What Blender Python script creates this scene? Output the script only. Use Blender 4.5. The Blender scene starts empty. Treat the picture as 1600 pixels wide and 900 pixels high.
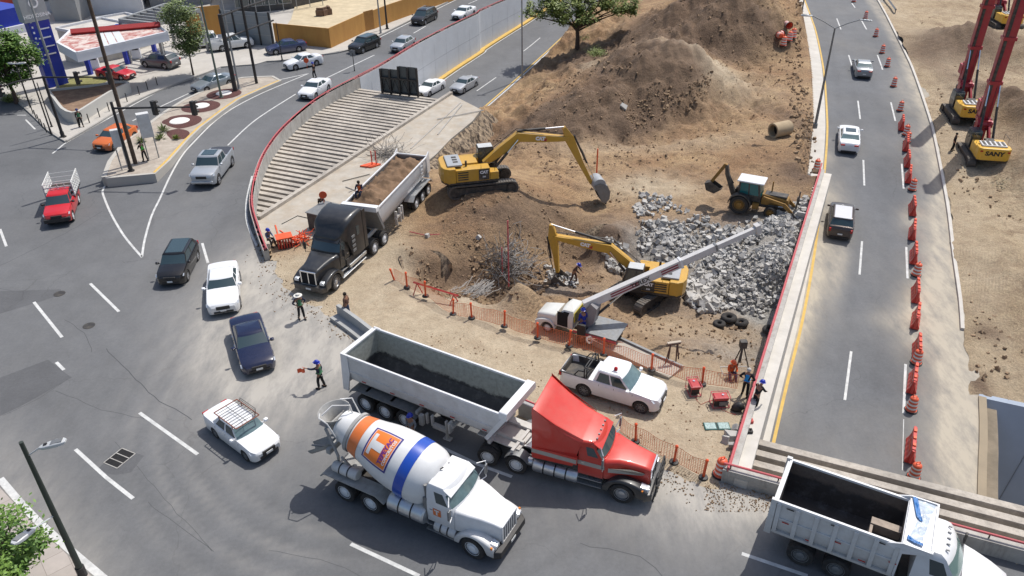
import bpy, bmesh, math, random
import numpy as np
from mathutils import Vector, Matrix, noise
R = math.radians
PI = math.pi
rnd = random.Random(7)
C = bpy.context.scene.collection
SC = bpy.context.scene
FPX, PITCH, ROLL, CAMH = 1213.3, R(32.0), R(-0.84), 25.5
_f = Vector((0, math.cos(PITCH), -math.sin(PITCH)))
_r = Vector((1, 0, 0)); _u = _r.cross(_f)
CR = math.cos(ROLL)*_r + math.sin(ROLL)*_u
CU = -math.sin(ROLL)*_r + math.cos(ROLL)*_u
CF = _f
CAM = Vector((0, 0, CAMH))
cd = bpy.data.cameras.new('camera'); co = bpy.data.objects.new('camera', cd); C.objects.link(co)
mw = Matrix((( CR.x, CU.x, -CF.x, CAM.x), (CR.y, CU.y, -CF.y, CAM.y), (CR.z, CU.z, -CF.z, CAM.z), (0, 0, 0, 1)))
co.matrix_world = mw
cd.sensor_width = 36; cd.lens = FPX/1600*36; cd.clip_end = 3000; cd.clip_start = .5
SC.camera = co
SC.render.resolution_x = 1024; SC.render.resolution_y = 576
SUN_EL, SUN_AZ = R(61), R(47)      # azimuth of the sun, measured from +x towards +y
w = bpy.data.worlds.new('World'); SC.world = w; w.use_nodes = True
wn = w.node_tree.nodes; bg = wn['Background']
sky = wn.new('ShaderNodeTexSky'); sky.sky_type = 'NISHITA'; sky.sun_disc = False
sky.sun_elevation = SUN_EL; sky.sun_rotation = PI/2 - SUN_AZ
sky.air_density = 1.0; sky.dust_density = 2.5; sky.ozone_density = 1.0
w.node_tree.links.new(sky.outputs[0], bg.inputs[0]); bg.inputs[1].default_value = .125
sl = bpy.data.lights.new('sun', 'SUN'); so = bpy.data.objects.new('sun', sl); C.objects.link(so)
sl.energy = 3.7; sl.angle = R(.5); sl.color = (1.0, .965, .91)
sd = Vector((math.cos(SUN_AZ)*math.cos(SUN_EL), math.sin(SUN_AZ)*math.cos(SUN_EL), math.sin(SUN_EL)))
so.rotation_euler = sd.to_track_quat('Z', 'Y').to_euler(); so.location = (20, 20, 60)
SC.view_settings.view_transform = 'Standard'; SC.view_settings.look = 'None'
SC.view_settings.exposure = 0.12; SC.view_settings.gamma = 1
SC.render.engine = 'CYCLES'
def G(px, py, z=0.0):
 d = CF + (px-800)/FPX*CR - (py-450)/FPX*CU
 t = (z-CAMH)/d.z
 return CAM + d*t
def zr(y):      # height of the sunken right-hand road
 return float(np.interp(y, [0, 22, 30, 45, 60, 71, 88, 110], [-4.6, -4.5, -4.2, -3.3, -2.2, -1.2, -.4, 0]))
def zl(y):      # height of the sunken left-hand road
 return float(np.interp(y, [60, 80, 96, 114, 125, 150, 200], [-6, -5.8, -5.2, -4.5, -3.8, -1.8, 0]))
def GZ(px, py, zf, dz=0):
 z = 0.
 for _ in range(25):
  p = G(px, py, z+dz); z = .5*z + .5*zf(p.y)
 return G(px, py, z+dz)
MATS = {}
def mat(name, col, rough=.6, metal=0., var=0., vscale=3., bump=0., bscale=20., coat=0., ior=1.45, dirt=0., dirtcol=(.3,.25,.19), alpha=1, emit=None, lowdust=0, lowz=1.):
 if name in MATS: return MATS[name]
 m = bpy.data.materials.new(name); m.use_nodes = True; MATS[name] = m
 nt = m.node_tree; N = nt.nodes; L = nt.links; b = N['Principled BSDF']
 b.inputs['Roughness'].default_value = rough; b.inputs['Metallic'].default_value = metal
 b.inputs['IOR'].default_value = ior
 if coat: b.inputs['Coat Weight'].default_value = coat; b.inputs['Coat Roughness'].default_value = .06
 c = (col[0], col[1], col[2], 1)
 b.inputs['Base Color'].default_value = c
 tc = N.new('ShaderNodeTexCoord')
 src = None
 if var or dirt:
  n = N.new('ShaderNodeTexNoise'); n.inputs['Scale'].default_value = vscale; n.inputs['Detail'].default_value = 6; n.inputs['Roughness'].default_value = .65
  L.new(tc.outputs['Object'], n.inputs['Vector'])
  r = N.new('ShaderNodeMapRange'); r.inputs[1].default_value = .3; r.inputs[2].default_value = .7
  r.inputs[3].default_value = 1-var; r.inputs[4].default_value = 1+var
  L.new(n.outputs[0], r.inputs[0])
  v = N.new('ShaderNodeVectorMath'); v.operation = 'SCALE'; v.inputs[0].default_value = col
  L.new(r.outputs[0], v.inputs['Scale']); src = v.outputs[0]
  if dirt:
   n2 = N.new('ShaderNodeTexNoise'); n2.inputs['Scale'].default_value = vscale*.6+.4; n2.inputs['Detail'].default_value = 8; n2.inputs['Roughness'].default_value = .7
   L.new(tc.outputs['Object'], n2.inputs['Vector'])
   r2 = N.new('ShaderNodeMapRange'); r2.inputs[1].default_value = .42; r2.inputs[2].default_value = .72; r2.inputs[3].default_value = dirt*.12; r2.inputs[4].default_value = dirt
   L.new(n2.outputs[0], r2.inputs[0])
   mx = N.new('ShaderNodeMix'); mx.data_type = 'RGBA'; L.new(r2.outputs[0], mx.inputs[0]); L.new(src, mx.inputs[6]); mx.inputs[7].default_value = (*dirtcol, 1)
   src = mx.outputs[2]
   r3 = N.new('ShaderNodeMath'); r3.operation = 'MULTIPLY_ADD'; L.new(r2.outputs[0], r3.inputs[0]); r3.inputs[1].default_value = .5; r3.inputs[2].default_value = rough; r3.use_clamp = True
   L.new(r3.outputs[0], b.inputs['Roughness'])
  if lowdust:
   sx = N.new('ShaderNodeSeparateXYZ'); L.new(tc.outputs['Object'], sx.inputs[0]); n3 = N.new('ShaderNodeTexNoise'); n3.inputs['Scale'].default_value = 2.2; n3.inputs['Detail'].default_value = 7; n3.inputs['Roughness'].default_value = .7; L.new(tc.outputs['Object'], n3.inputs['Vector'])
   ad = N.new('ShaderNodeMath'); ad.operation = 'MULTIPLY_ADD'; L.new(n3.outputs[0], ad.inputs[0]); ad.inputs[1].default_value = 1.1; L.new(sx.outputs[2], ad.inputs[2])
   r4 = N.new('ShaderNodeMapRange'); r4.inputs[1].default_value = 1.55*lowz; r4.inputs[2].default_value = .75*lowz; r4.inputs[3].default_value = 0; r4.inputs[4].default_value = lowdust; L.new(ad.outputs[0], r4.inputs[0])
   m4 = N.new('ShaderNodeMix'); m4.data_type = 'RGBA'; L.new(r4.outputs[0], m4.inputs[0]); L.new(src, m4.inputs[6]); m4.inputs[7].default_value = (.30, .26, .21, 1); src = m4.outputs[2]
  L.new(src, b.inputs['Base Color'])
 if bump:
  n = N.new('ShaderNodeTexNoise'); n.inputs['Scale'].default_value = bscale; n.inputs['Detail'].default_value = 5
  L.new(tc.outputs['Object'], n.inputs['Vector'])
  bp = N.new('ShaderNodeBump'); bp.inputs['Strength'].default_value = bump; bp.inputs['Distance'].default_value = .02
  L.new(n.outputs[0], bp.inputs['Height']); L.new(bp.outputs[0], b.inputs['Normal'])
 if emit: b.inputs['Emission Color'].default_value = (*emit, 1); b.inputs['Emission Strength'].default_value = 1
 return m
def paint(name, col, dirt=.12, rough=.34, coat=.5, var=.04, lowdust=.30, lowz=1.):
 return mat('paint_'+name, col, rough, 0, var, 1.2, coat=coat, dirt=dirt, lowdust=lowdust, lowz=lowz)
def metalpaint(name, col): return mat('mpaint_'+name, col, .38, .45, .03, 2, coat=.7, dirt=.08)
M_GLASS = mat('tinted_glass', (.035, .06, .068), .06, 0, ior=1.75)
M_GLASSL = mat('clear_glass', (.11, .17, .18), .09, 0, .25, 2.5, ior=1.65)
M_TYRE = mat('tyre_rubber', (.022, .022, .023), .85, 0, .2, 8, dirt=.45, dirtcol=(.13, .11, .09))
M_BLK = mat('black_plastic', (.018, .018, .02), .55, 0, .1, 4, dirt=.12)
M_DARK = mat('dark_void', (.012, .012, .013), .9)
M_RIM = mat('alloy_rim', (.5, .51, .53), .35, .7, .1, 6, dirt=.25)
M_RIMW = mat('white_steel_rim', (.78, .79, .80), .5, 0, .06, 6, dirt=.18)
M_CHROME = mat('chrome', (.75, .76, .78), .16, 1, dirt=.1, var=.02)
M_ALU = mat('brushed_aluminium', (.62, .64, .66), .36, .85, .08, 3, dirt=.15)
M_LAMP = mat('lamp_lens', (.72, .74, .76), .12, .3)
M_RED = mat('red_lens', (.42, .015, .015), .2)
M_AMB = mat('amber_lens', (.7, .22, .02), .25)
M_PLATE = mat('number_plate', (.7, .7, .68), .5)
M_STEEL = mat('grey_steel', (.22, .23, .24), .55, .5, .15, 4, dirt=.3)
M_CHASS = mat('chassis_black', (.03, .03, .032), .6, .1, .2, 3, dirt=.4, dirtcol=(.2, .17, .13))
M_CONC = mat('concrete', (.40, .385, .35), .9, 0, .13, 1.1, .35, 9, dirt=.35, dirtcol=(.25, .22, .18))
class MB:
 def __init__(s): s.v = []; s.f = []
 def add(s, vs, fs, M=None):
  o = len(s.v)
  if M is not None: vs = [M @ Vector(p) for p in vs]
  s.v += [tuple(p) for p in vs]; s.f += [tuple(i+o for i in f) for f in fs]; return s
 def box(s, c, d, M=None, taper=1.0):
  x, y, z = c; a, b, h = d[0]/2, d[1]/2, d[2]/2
  vs = [(x+i*a*(taper if k > 0 else 1), y+j*b*(taper if k > 0 else 1), z+k*h) for k in (-1, 1) for j in (-1, 1) for i in (-1, 1)]
  return s.add(vs, [(0, 2, 3, 1), (4, 5, 7, 6), (0, 1, 5, 4), (2, 6, 7, 3), (0, 4, 6, 2), (1, 3, 7, 5)], M)
 def bx(s, x0, x1, y0, y1, z0, z1, M=None):
  return s.box(((x0+x1)/2, (y0+y1)/2, (z0+z1)/2), (abs(x1-x0), abs(y1-y0), abs(z1-z0)), M)
 def prism(s, pts, y0, y1, M=None, inset=None):      # outline in x,z pushed along y
  n = len(pts); vs = [(p[0], y0, p[1]) for p in pts]+[(p[0], y1, p[1]) for p in pts]
  fs = [tuple(range(n)), tuple(range(2*n-1, n-1, -1))]+[(i, (i+1) % n+0, (i+1) % n+n, i+n) for i in range(n)]
  return s.add(vs, [tuple(reversed(f)) for f in fs] if y1 > y0 else fs, M)
 def plate(s, pts, z0, z1, M=None):                  # outline in x,y pushed along z
  n = len(pts); vs = [(p[0], p[1], z0) for p in pts]+[(p[0], p[1], z1) for p in pts]
  fs = [tuple(range(n-1, -1, -1)), tuple(range(n, 2*n))]+[(i, (i+1) % n, (i+1) % n+n, i+n) for i in range(n)]
  return s.add(vs, fs, M)
 def cyl(s, p0, p1, r0, r1=None, n=12, caps=True, M=None):
  r1 = r0 if r1 is None else r1; p0 = Vector(p0); p1 = Vector(p1); d = (p1-p0)
  if d.length < 1e-6: return s
  q = d.to_track_quat('Z', 'Y'); vs = []
  for p, r in ((p0, r0), (p1, r1)):
   for i in range(n):
    a = 2*PI*i/n; vs.append(p+q @ Vector((math.cos(a)*r, math.sin(a)*r, 0)))
  fs = [(i, (i+1) % n, (i+1) % n+n, i+n) for i in range(n)]
  if caps: fs += [tuple(range(n-1, -1, -1)), tuple(range(n, 2*n))]
  return s.add(vs, fs, M)
 def tube(s, pts, r, n=6, M=None, caps=True):
  P = [Vector(p) for p in pts]; vs = []; rr = r if hasattr(r, '__len__') else [r]*len(P)
  for i, p in enumerate(P):
   d = (P[min(i+1, len(P)-1)]-P[max(i-1, 0)]).normalized()
   up = Vector((0, 0, 1)) if abs(d.z) < .95 else Vector((1, 0, 0))
   a = d.cross(up).normalized(); b = a.cross(d)
   for k in range(n):
    t = 2*PI*k/n; vs.append(p+(a*math.cos(t)+b*math.sin(t))*rr[i])
  fs = []
  for i in range(len(P)-1):
   for k in range(n): fs.append((i*n+k, (i+1)*n+k, (i+1)*n+(k+1) % n, i*n+(k+1) % n))
  if caps: fs += [tuple(range(n)), tuple(range(len(vs)-1, len(vs)-n-1, -1))]
  return s.add(vs, fs, M)
 def lathe(s, prof, n=20, M=None, axis='z', a0=0, a1=2*PI):   # prof [(r,h)]
  full = abs(a1-a0-2*PI) < 1e-6; m = n if full else n+1; vs = []
  for r, h in prof:
   for i in range(m):
    a = a0+(a1-a0)*i/n; x, y = r*math.cos(a), r*math.sin(a)
    vs.append((x, y, h) if axis == 'z' else (x, h, y) if axis == 'y' else (h, x, y))
  fs = []
  for j in range(len(prof)-1):
   for i in range(n):
    k = (i+1) % m; f = (j*m+i, j*m+k, (j+1)*m+k, (j+1)*m+i)
    fs.append(f if axis != 'y' else tuple(reversed(f)))
  return s.add(vs, fs, M)
 def xloft(s, st, na=4, caps=True, M=None, skipbottom=False):  # stations (x, halfwidth, z0, z1, radius[, y-centre])
  vs = []
  for t in st:
   x, hw, z0, z1, r = t[:5]; yc = t[5] if len(t) > 5 else 0
   r = min(r, hw*.98, (z1-z0)*.98); ring = [(x, hw, z0)]
   for k in range(na+1):
    a = PI/2*k/na; ring.append((x, hw-r+r*math.cos(a), z1-r+r*math.sin(a)))
   for k in range(na+1):
    a = PI/2+PI/2*k/na; ring.append((x, -hw+r+r*math.cos(a), z1-r+r*math.sin(a)))
   ring.append((x, -hw, z0)); vs += [(p[0], p[1]+yc, p[2]) for p in ring]
  n = 2*(na+1)+2; fs = []
  for i in range(len(st)-1):
   for k in range(n if not skipbottom else n-1):
    fs.append((i*n+k, i*n+(k+1) % n, (i+1)*n+(k+1) % n, (i+1)*n+k))
  if caps: fs += [tuple(range(n-1, -1, -1)), tuple(range((len(st)-1)*n, len(st)*n))]
  if st[-1][0] < st[0][0]: fs = [tuple(reversed(f)) for f in fs]
  return s.add(vs, fs, M)
 def grid(s, fn, nu, nv, M=None):
  vs = [fn(i/(nu), j/(nv)) for j in range(nv+1) for i in range(nu+1)]
  fs = [(j*(nu+1)+i, j*(nu+1)+i+1, (j+1)*(nu+1)+i+1, (j+1)*(nu+1)+i) for j in range(nv) for i in range(nu)]
  return s.add(vs, fs, M)
 def rock(s, c, r, seed, sq=(1, 1, .75), sub=1):
  bm = bmesh.new(); bmesh.ops.create_icosphere(bm, subdivisions=sub, radius=1)
  g = random.Random(seed); o = Vector((g.random()*50, g.random()*50, g.random()*50)); rot = Matrix.Rotation(g.random()*6.28, 3, Vector((g.random()-.5, g.random()-.5, g.random()-.5)).normalized())
  vs = []
  for v in bm.verts:
   p = v.co*(1+.45*noise.noise(v.co*1.1+o)); m_ = max(abs(p.x), abs(p.y), abs(p.z)); p = p*(1-.0) if m_ == 0 else p.lerp(p/m_*.8, .45)
   p = rot @ Vector((p.x*sq[0], p.y*sq[1], p.z*sq[2])); vs.append((c[0]+p.x*r, c[1]+p.y*r, c[2]+p.z*r))
  fs = [tuple(v.index for v in f.verts) for f in bm.faces]; bm.free(); return s.add(vs, fs)
 def build(s, name, m, parent=None, smooth=None, bev=0, loc=None, rot=None, kind=None, label=None, fix=False):
  me = bpy.data.meshes.new(name); me.from_pydata(s.v, [], s.f)
  if fix:
   bm = bmesh.new(); bm.from_mesh(me); bmesh.ops.recalc_face_normals(bm, faces=bm.faces); bm.to_mesh(me); bm.free()
  me.materials.append(m)
  if smooth:
   me.polygons.foreach_set('use_smooth', [True]*len(me.polygons)); me.set_sharp_from_angle(angle=R(smooth))
  me.update()
  return link(name, me, parent, bev, loc, rot, kind, label)
def link(name, me, parent=None, bev=0, loc=None, rot=None, kind=None, label=None):
 o = bpy.data.objects.new(name, me); C.objects.link(o)
 if parent is not None: o.parent = parent
 if loc is not None: o.location = loc
 if rot is not None: o.rotation_euler = rot
 if kind: o['kind'] = kind
 if label: o['label'] = label
 if bev:
  b = o.modifiers.new('bevel', 'BEVEL'); b.width = bev; b.segments = 2; b.limit_method = 'ANGLE'; b.angle_limit = R(35)
 return o
def thing(name, label, cat, loc=(0, 0, 0), rz=0, group=None):
 o = bpy.data.objects.new(name, None); C.objects.link(o); o.empty_display_size = .3
 o.location = loc; o.rotation_euler = (0, 0, rz); o['label'] = label; o['category'] = cat
 if group: o['group'] = group
 return o
def tag(o, label, cat, group=None):
 o['label'] = label; o['category'] = cat
 if group: o['group'] = group
 return o
def dup(root, label, loc, rz=0, group=None, scale=None):
 r = root.copy(); C.objects.link(r); r.location = loc; r.rotation_euler = (0, 0, rz); r['label'] = label
 if group: r['group'] = group
 if scale: r.scale = scale
 for ch in list(root.children):
  c = ch.copy(); C.objects.link(c); c.parent = r
  for g in ch.children:
   d = g.copy(); C.objects.link(d); d.parent = c
 return r
ORD = ['first', 'second', 'third', 'fourth', 'fifth', 'sixth', 'seventh', 'eighth', 'ninth', 'tenth', 'eleventh', 'twelfth', 'thirteenth', 'fourteenth', 'fifteenth', 'sixteenth', 'seventeenth', 'eighteenth', 'nineteenth', 'twentieth',
 'twenty-first', 'twenty-second', 'twenty-third', 'twenty-fourth', 'twenty-fifth', 'twenty-sixth', 'twenty-seventh', 'twenty-eighth', 'twenty-ninth', 'thirtieth']
def text(parent, s, size, m, M, name='lettering', ext=.004, bold=0, sx=1, align='CENTER'):
 cu = bpy.data.curves.new('t', 'FONT'); cu.body = s; cu.size = size; cu.extrude = ext; cu.align_x = align; cu.align_y = 'CENTER'; cu.offset = bold; cu.resolution_u = 2
 o = bpy.data.objects.new('t', cu); C.objects.link(o)
 me = bpy.data.meshes.new_from_object(o.evaluated_get(bpy.context.evaluated_depsgraph_get()))
 bpy.data.objects.remove(o); me.materials.clear(); me.materials.append(m)
 me.transform(M @ Matrix.Diagonal((sx, 1, 1, 1)))
 return link(name, me, parent)
def frame(o, xd, yd):     # matrix with origin o, x direction, y direction (z = normal)
 x = Vector(xd).normalized(); z = x.cross(Vector(yd)).normalized(); y = z.cross(x)
 return Matrix(((x.x, y.x, z.x, o[0]), (x.y, y.y, z.y, o[1]), (x.z, y.z, z.z, o[2]), (0, 0, 0, 1)))
def T(x, y, z): return Matrix.Translation((x, y, z))
def RX(a): return Matrix.Rotation(a, 4, 'X')
def RY(a): return Matrix.Rotation(a, 4, 'Y')
def RZ(a): return Matrix.Rotation(a, 4, 'Z')
def inpoly(x, y, poly):
 c = np.zeros(np.shape(x), bool); n = len(poly); j = n-1
 for i in range(n):
  xi, yi = poly[i][0], poly[i][1]; xj, yj = poly[j][0], poly[j][1]
  with np.errstate(divide='ignore', invalid='ignore'):
   c ^= ((yi > y) != (yj > y)) & (x < (xj-xi)*(y-yi)/((yj-yi) if yj != yi else 1e-9)+xi)
  j = i
 return c
def smooth_line(P, step=1.0):
 P = [Vector(p) for p in P]; out = []
 for i in range(len(P)-1):
  a = P[max(i-1, 0)]; b = P[i]; c = P[i+1]; d = P[min(i+2, len(P)-1)]
  n = max(1, int((c-b).length/step))
  for k in range(n):
   t = k/n
   out.append(.5*((2*b)+(c-a)*t+(2*a-5*b+4*c-d)*t*t+(3*b-a-3*c+d)*t**3))
 out.append(P[-1]); return out
def ribbon(mb, P, w0, w1, dz=0, th=0):   # strip between offsets w0..w1 (left positive) along P
 P = [Vector(p) for p in P]; vs = []; n = len(P)
 for i, p in enumerate(P):
  d = (P[min(i+1, n-1)]-P[max(i-1, 0)]); d.z = 0; d.normalize(); s = Vector((-d.y, d.x, 0))
  vs += [p+s*w0+Vector((0, 0, dz)), p+s*w1+Vector((0, 0, dz))]
  if th: vs += [p+s*w1+Vector((0, 0, dz-th)), p+s*w0+Vector((0, 0, dz-th))]
 fs = []
 if not th:
  for i in range(n-1): fs.append((2*i+1, 2*i, 2*i+2, 2*i+3) if w1 > w0 else (2*i, 2*i+1, 2*i+3, 2*i+2))
 else:
  for i in range(n-1):
   for k in range(4):
    fs.append((4*i+k, 4*i+(k+1) % 4, 4*i+4+(k+1) % 4, 4*i+4+k))
  fs += [(3, 2, 1, 0), (4*n-4, 4*n-3, 4*n-2, 4*n-1)]
 return mb.add(vs, fs)
# ================================================================ ground
def vnoise(x, y, seed=0):
 xi = np.floor(x).astype(np.int64); yi = np.floor(y).astype(np.int64); fx = x-xi; fy = y-yi
 def h(a, b):
  n = (a*374761393+b*668265263+seed*974711) & 0xffffffff; n = ((n ^ (n >> 13))*1274126177) & 0xffffffff
  return ((n ^ (n >> 16)) & 0xffff)/65535.
 u = fx*fx*(3-2*fx); v = fy*fy*(3-2*fy)
 return (h(xi, yi)*(1-u)+h(xi+1, yi)*u)*(1-v)+(h(xi, yi+1)*(1-u)+h(xi+1, yi+1)*u)*v
def fbm(x, y, s, oct=4, seed=0, g=.5):
 t = 0; a = 1; n = 0
 for i in range(oct): t = t+a*(vnoise(x/s+17*i, y/s-9*i, seed+i)-.5)*2; n += a; a *= g; s /= 2.03
 return t/n
def pmesh(name, X, Y, Z, keep, m, attrs={}, smooth=True, kind='structure'):
 ny, nx = X.shape; idx = -np.ones(X.shape, np.int64)
 cell = keep[:-1, :-1] & keep[1:, :-1] & keep[:-1, 1:] & keep[1:, 1:]
 used = np.zeros(X.shape, bool); used[:-1, :-1] |= cell; used[1:, :-1] |= cell; used[:-1, 1:] |= cell; used[1:, 1:] |= cell
 idx[used] = np.arange(used.sum()); V = np.stack([X[used], Y[used], Z[used]], 1)
 J, I = np.nonzero(cell); F = np.stack([idx[J, I], idx[J, I+1], idx[J+1, I+1], idx[J+1, I]], 1)
 me = bpy.data.meshes.new(name); me.vertices.add(len(V)); me.vertices.foreach_set('co', V.astype(np.float32).ravel())
 me.loops.add(F.size); me.loops.foreach_set('vertex_index', F.astype(np.int32).ravel()); me.polygons.add(len(F))
 me.polygons.foreach_set('loop_start', np.arange(0, F.size, 4, dtype=np.int32)); me.polygons.foreach_set('loop_total', np.full(len(F), 4, np.int32))
 me.update(calc_edges=True); me.validate()
 for k, a in attrs.items():
  at = me.attributes.new(k, 'FLOAT', 'POINT'); at.data.foreach_set('value', a[used].astype(np.float32))
 if smooth: me.polygons.foreach_set('use_smooth', [True]*len(me.polygons))
 me.materials.append(m); return link(name, me, kind=kind)
class Nd:
 def __init__(s, name):
  s.m = bpy.data.materials.new(name); s.m.use_nodes = True; s.N = s.m.node_tree.nodes; s.L = s.m.node_tree.links; s.b = s.N['Principled BSDF']
 def put(s, sock, v):
  if hasattr(v, 'is_output') or hasattr(v, 'links'): s.L.new(v, sock)
  else: sock.default_value = v
 def noise(s, sc, det=6, ro=.6, vec=None, dist=0):
  n = s.N.new('ShaderNodeTexNoise'); n.inputs['Scale'].default_value = sc; n.inputs['Detail'].default_value = det; n.inputs['Roughness'].default_value = ro; n.inputs['Distortion'].default_value = dist
  s.L.new(vec if vec is not None else s.pos(), n.inputs['Vector']); return n.outputs[0]
 def pos(s, scale=None):
  if not hasattr(s, '_p'): s._p = s.N.new('ShaderNodeNewGeometry').outputs['Position']
  if scale is None: return s._p
  mp = s.N.new('ShaderNodeMapping'); mp.inputs['Scale'].default_value = scale[:3]
  if len(scale) > 3: mp.inputs['Rotation'].default_value = (0, 0, scale[3])
  s.L.new(s._p, mp.inputs[0]); return mp.outputs[0]
 def vor(s, sc, vec=None, feat='DISTANCE_TO_EDGE'):
  n = s.N.new('ShaderNodeTexVoronoi'); n.feature = feat; n.inputs['Scale'].default_value = sc
  s.L.new(vec if vec is not None else s.pos(), n.inputs['Vector']); return n.outputs[0]
 def ramp(s, v, a, b, lo=0., hi=1.):
  n = s.N.new('ShaderNodeMapRange'); n.inputs[1].default_value = a; n.inputs[2].default_value = b; n.inputs[3].default_value = lo; n.inputs[4].default_value = hi
  s.put(n.inputs[0], v); return n.outputs[0]
 def op(s, o, a, b=0.):
  n = s.N.new('ShaderNodeMath'); n.operation = o; s.put(n.inputs[0], a); s.put(n.inputs[1], b); return n.outputs[0]
 def mix(s, f, a, b, blend='MIX'):
  n = s.N.new('ShaderNodeMix'); n.data_type = 'RGBA'; n.blend_type = blend; s.put(n.inputs[0], f)
  for k, v in ((6, a), (7, b)):
   if isinstance(v, tuple): n.inputs[k].default_value = (*v, 1)
   else: s.L.new(v, n.inputs[k])
  return n.outputs[2]
 def attr(s, k):
  n = s.N.new('ShaderNodeAttribute'); n.attribute_name = k; return n.outputs['Fac']
 def bump(s, h, st=.5, d=.02):
  n = s.N.new('ShaderNodeBump'); n.inputs['Strength'].default_value = st; n.inputs['Distance'].default_value = d; s.L.new(h, n.inputs['Height']); s.L.new(n.outputs[0], s.b.inputs['Normal'])
 def done(s, col, rough=.85):
  s.put(s.b.inputs['Base Color'], col); s.put(s.b.inputs['Roughness'], rough); return s.m
def asphalt_mat(name, base=(.124, .127, .132), dc=(.385, .36, .32)):
 n = Nd(name)
 big = n.ramp(n.noise(.09, 5, .6), .3, .7, .80, 1.17); mid = n.ramp(n.noise(.8, 6, .7), .3, .7, .92, 1.08); fine = n.ramp(n.noise(38, 3, .8), .25, .75, .84, 1.16)
 c = n.mix(1., base, (1, 1, 1), 'MULTIPLY'); f = n.op('MULTIPLY', n.op('MULTIPLY', big, mid), n.op('MULTIPLY', fine, n.op('MULTIPLY', n.ramp(n.noise(6, 5, .8), .3, .7, .88, 1.12), n.ramp(n.noise(.5, 6, .7, n.pos((1, .12, 1, .75))), .32, .68, .96, 1.04))))
 v = n.N.new('ShaderNodeVectorMath'); v.operation = 'SCALE'; n.L.new(c, v.inputs[0]); n.L.new(f, v.inputs['Scale']); c = v.outputs[0]
 tr = n.attr('track'); c = n.mix(n.op('MULTIPLY', tr, .55), c, (.045, .046, .05))
 st = n.ramp(n.noise(.55, 7, .75, dist=.6), .66, .74); c = n.mix(n.op('MULTIPLY', st, .28), c, (.045, .045, .048))
 wob = n.pos(); nz = n.N.new('ShaderNodeTexNoise'); nz.inputs['Scale'].default_value = .5; nz.inputs['Detail'].default_value = 5; n.L.new(wob, nz.inputs['Vector'])
 ad = n.N.new('ShaderNodeVectorMath'); ad.operation = 'MULTIPLY_ADD'; n.L.new(nz.outputs['Color'], ad.inputs[0]); ad.inputs[1].default_value = (2.6, 2.6, 0); n.L.new(wob, ad.inputs[2])
 cr = n.ramp(n.vor(.13, ad.outputs[0]), .0012, .0045, 1, 0); gate = n.ramp(n.noise(.12, 2), .45, .55)
 c = n.mix(n.op('MULTIPLY', n.op('MULTIPLY', cr, gate), .35), c, (.05, .05, .052))
 du = n.attr('dust'); dn = n.ramp(n.noise(1.1, 7, .72, n.pos((1, .35, 1, -.5))), .28, .72, .35, 1.35)
 c = n.mix(n.op('MINIMUM', n.op('MULTIPLY', du, dn), 1.), c, dc)
 n.bump(n.noise(60, 3, .8), .25, .01)
 return n.done(c, .88)
M_ASPH = asphalt_mat('asphalt')
M_ASPHR = asphalt_mat('asphalt_sunken', (.128, .132, .139), (.43, .38, .30))
M_ASPHD = asphalt_mat('asphalt_patch', (.102, .103, .107))
def dirt_mat(name, ca, cb, cc, sc=1.):
 n = Nd(name)
 c = n.mix(n.ramp(n.noise(.16*sc, 8, .62, dist=.4), .36, .62), ca, cb)
 c = n.mix(n.ramp(n.noise(.7*sc, 8, .75, dist=.8), .46, .68), c, cc)
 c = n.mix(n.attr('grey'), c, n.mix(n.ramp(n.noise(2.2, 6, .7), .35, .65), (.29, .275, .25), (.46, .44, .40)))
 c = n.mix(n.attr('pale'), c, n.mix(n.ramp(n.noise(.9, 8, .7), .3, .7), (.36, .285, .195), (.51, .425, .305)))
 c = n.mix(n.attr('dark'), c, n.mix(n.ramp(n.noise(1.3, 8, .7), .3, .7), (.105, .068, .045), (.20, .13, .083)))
 sp = n.op('ADD', 1., n.op('MULTIPLY', n.ramp(n.noise(7, 5, .75), .3, .7, -.34, .30), n.op('SUBTRACT', 1., n.op('MULTIPLY', n.attr('pale'), .6)))); f2 = n.ramp(n.noise(24, 3, .8), .3, .7, .85, 1.15)
 v = n.N.new('ShaderNodeVectorMath'); v.operation = 'SCALE'; n.L.new(c, v.inputs[0]); n.L.new(n.op('MULTIPLY', sp, f2), v.inputs['Scale'])
 wv = n.N.new('ShaderNodeTexWave'); wv.inputs['Scale'].default_value = 1.6; wv.inputs['Distortion'].default_value = 2.5; wv.inputs['Detail'].default_value = 2; n.L.new(n.pos((1, 1, 0, .5)), wv.inputs['Vector'])
 wm = n.op('MULTIPLY', wv.outputs[1], n.ramp(n.noise(.2, 3), .52, .66, 0, .22))
 h = n.op('ADD', n.op('ADD', n.op('MULTIPLY', n.noise(1.9, 9, .72), 1.3), n.op('MULTIPLY', n.noise(7, 6, .8), .7)), wm); h = n.op('MULTIPLY', h, n.op('SUBTRACT', 1.0, n.op('MULTIPLY', n.attr('pale'), .6))); n.bump(h, 1., .22)
 return n.done(v.outputs[0], .95)
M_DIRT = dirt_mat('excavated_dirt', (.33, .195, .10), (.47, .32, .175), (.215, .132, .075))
M_DIRT2 = dirt_mat('sandy_dirt', (.40, .295, .175), (.52, .405, .265), (.26, .175, .105))
n = Nd('streaked_concrete'); c = n.mix(n.ramp(n.noise(.9, 7, .7), .35, .68), (.47, .455, .42), (.33, .31, .28)); c = n.mix(n.ramp(n.noise(1., 7, .75, n.pos((2.6, 2.6, .35))), .5, .68, 0, .6), c, (.17, .155, .14)); n.bump(n.noise(11, 5, .8), .4, .02); M_CONC = n.done(c, .9)
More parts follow.
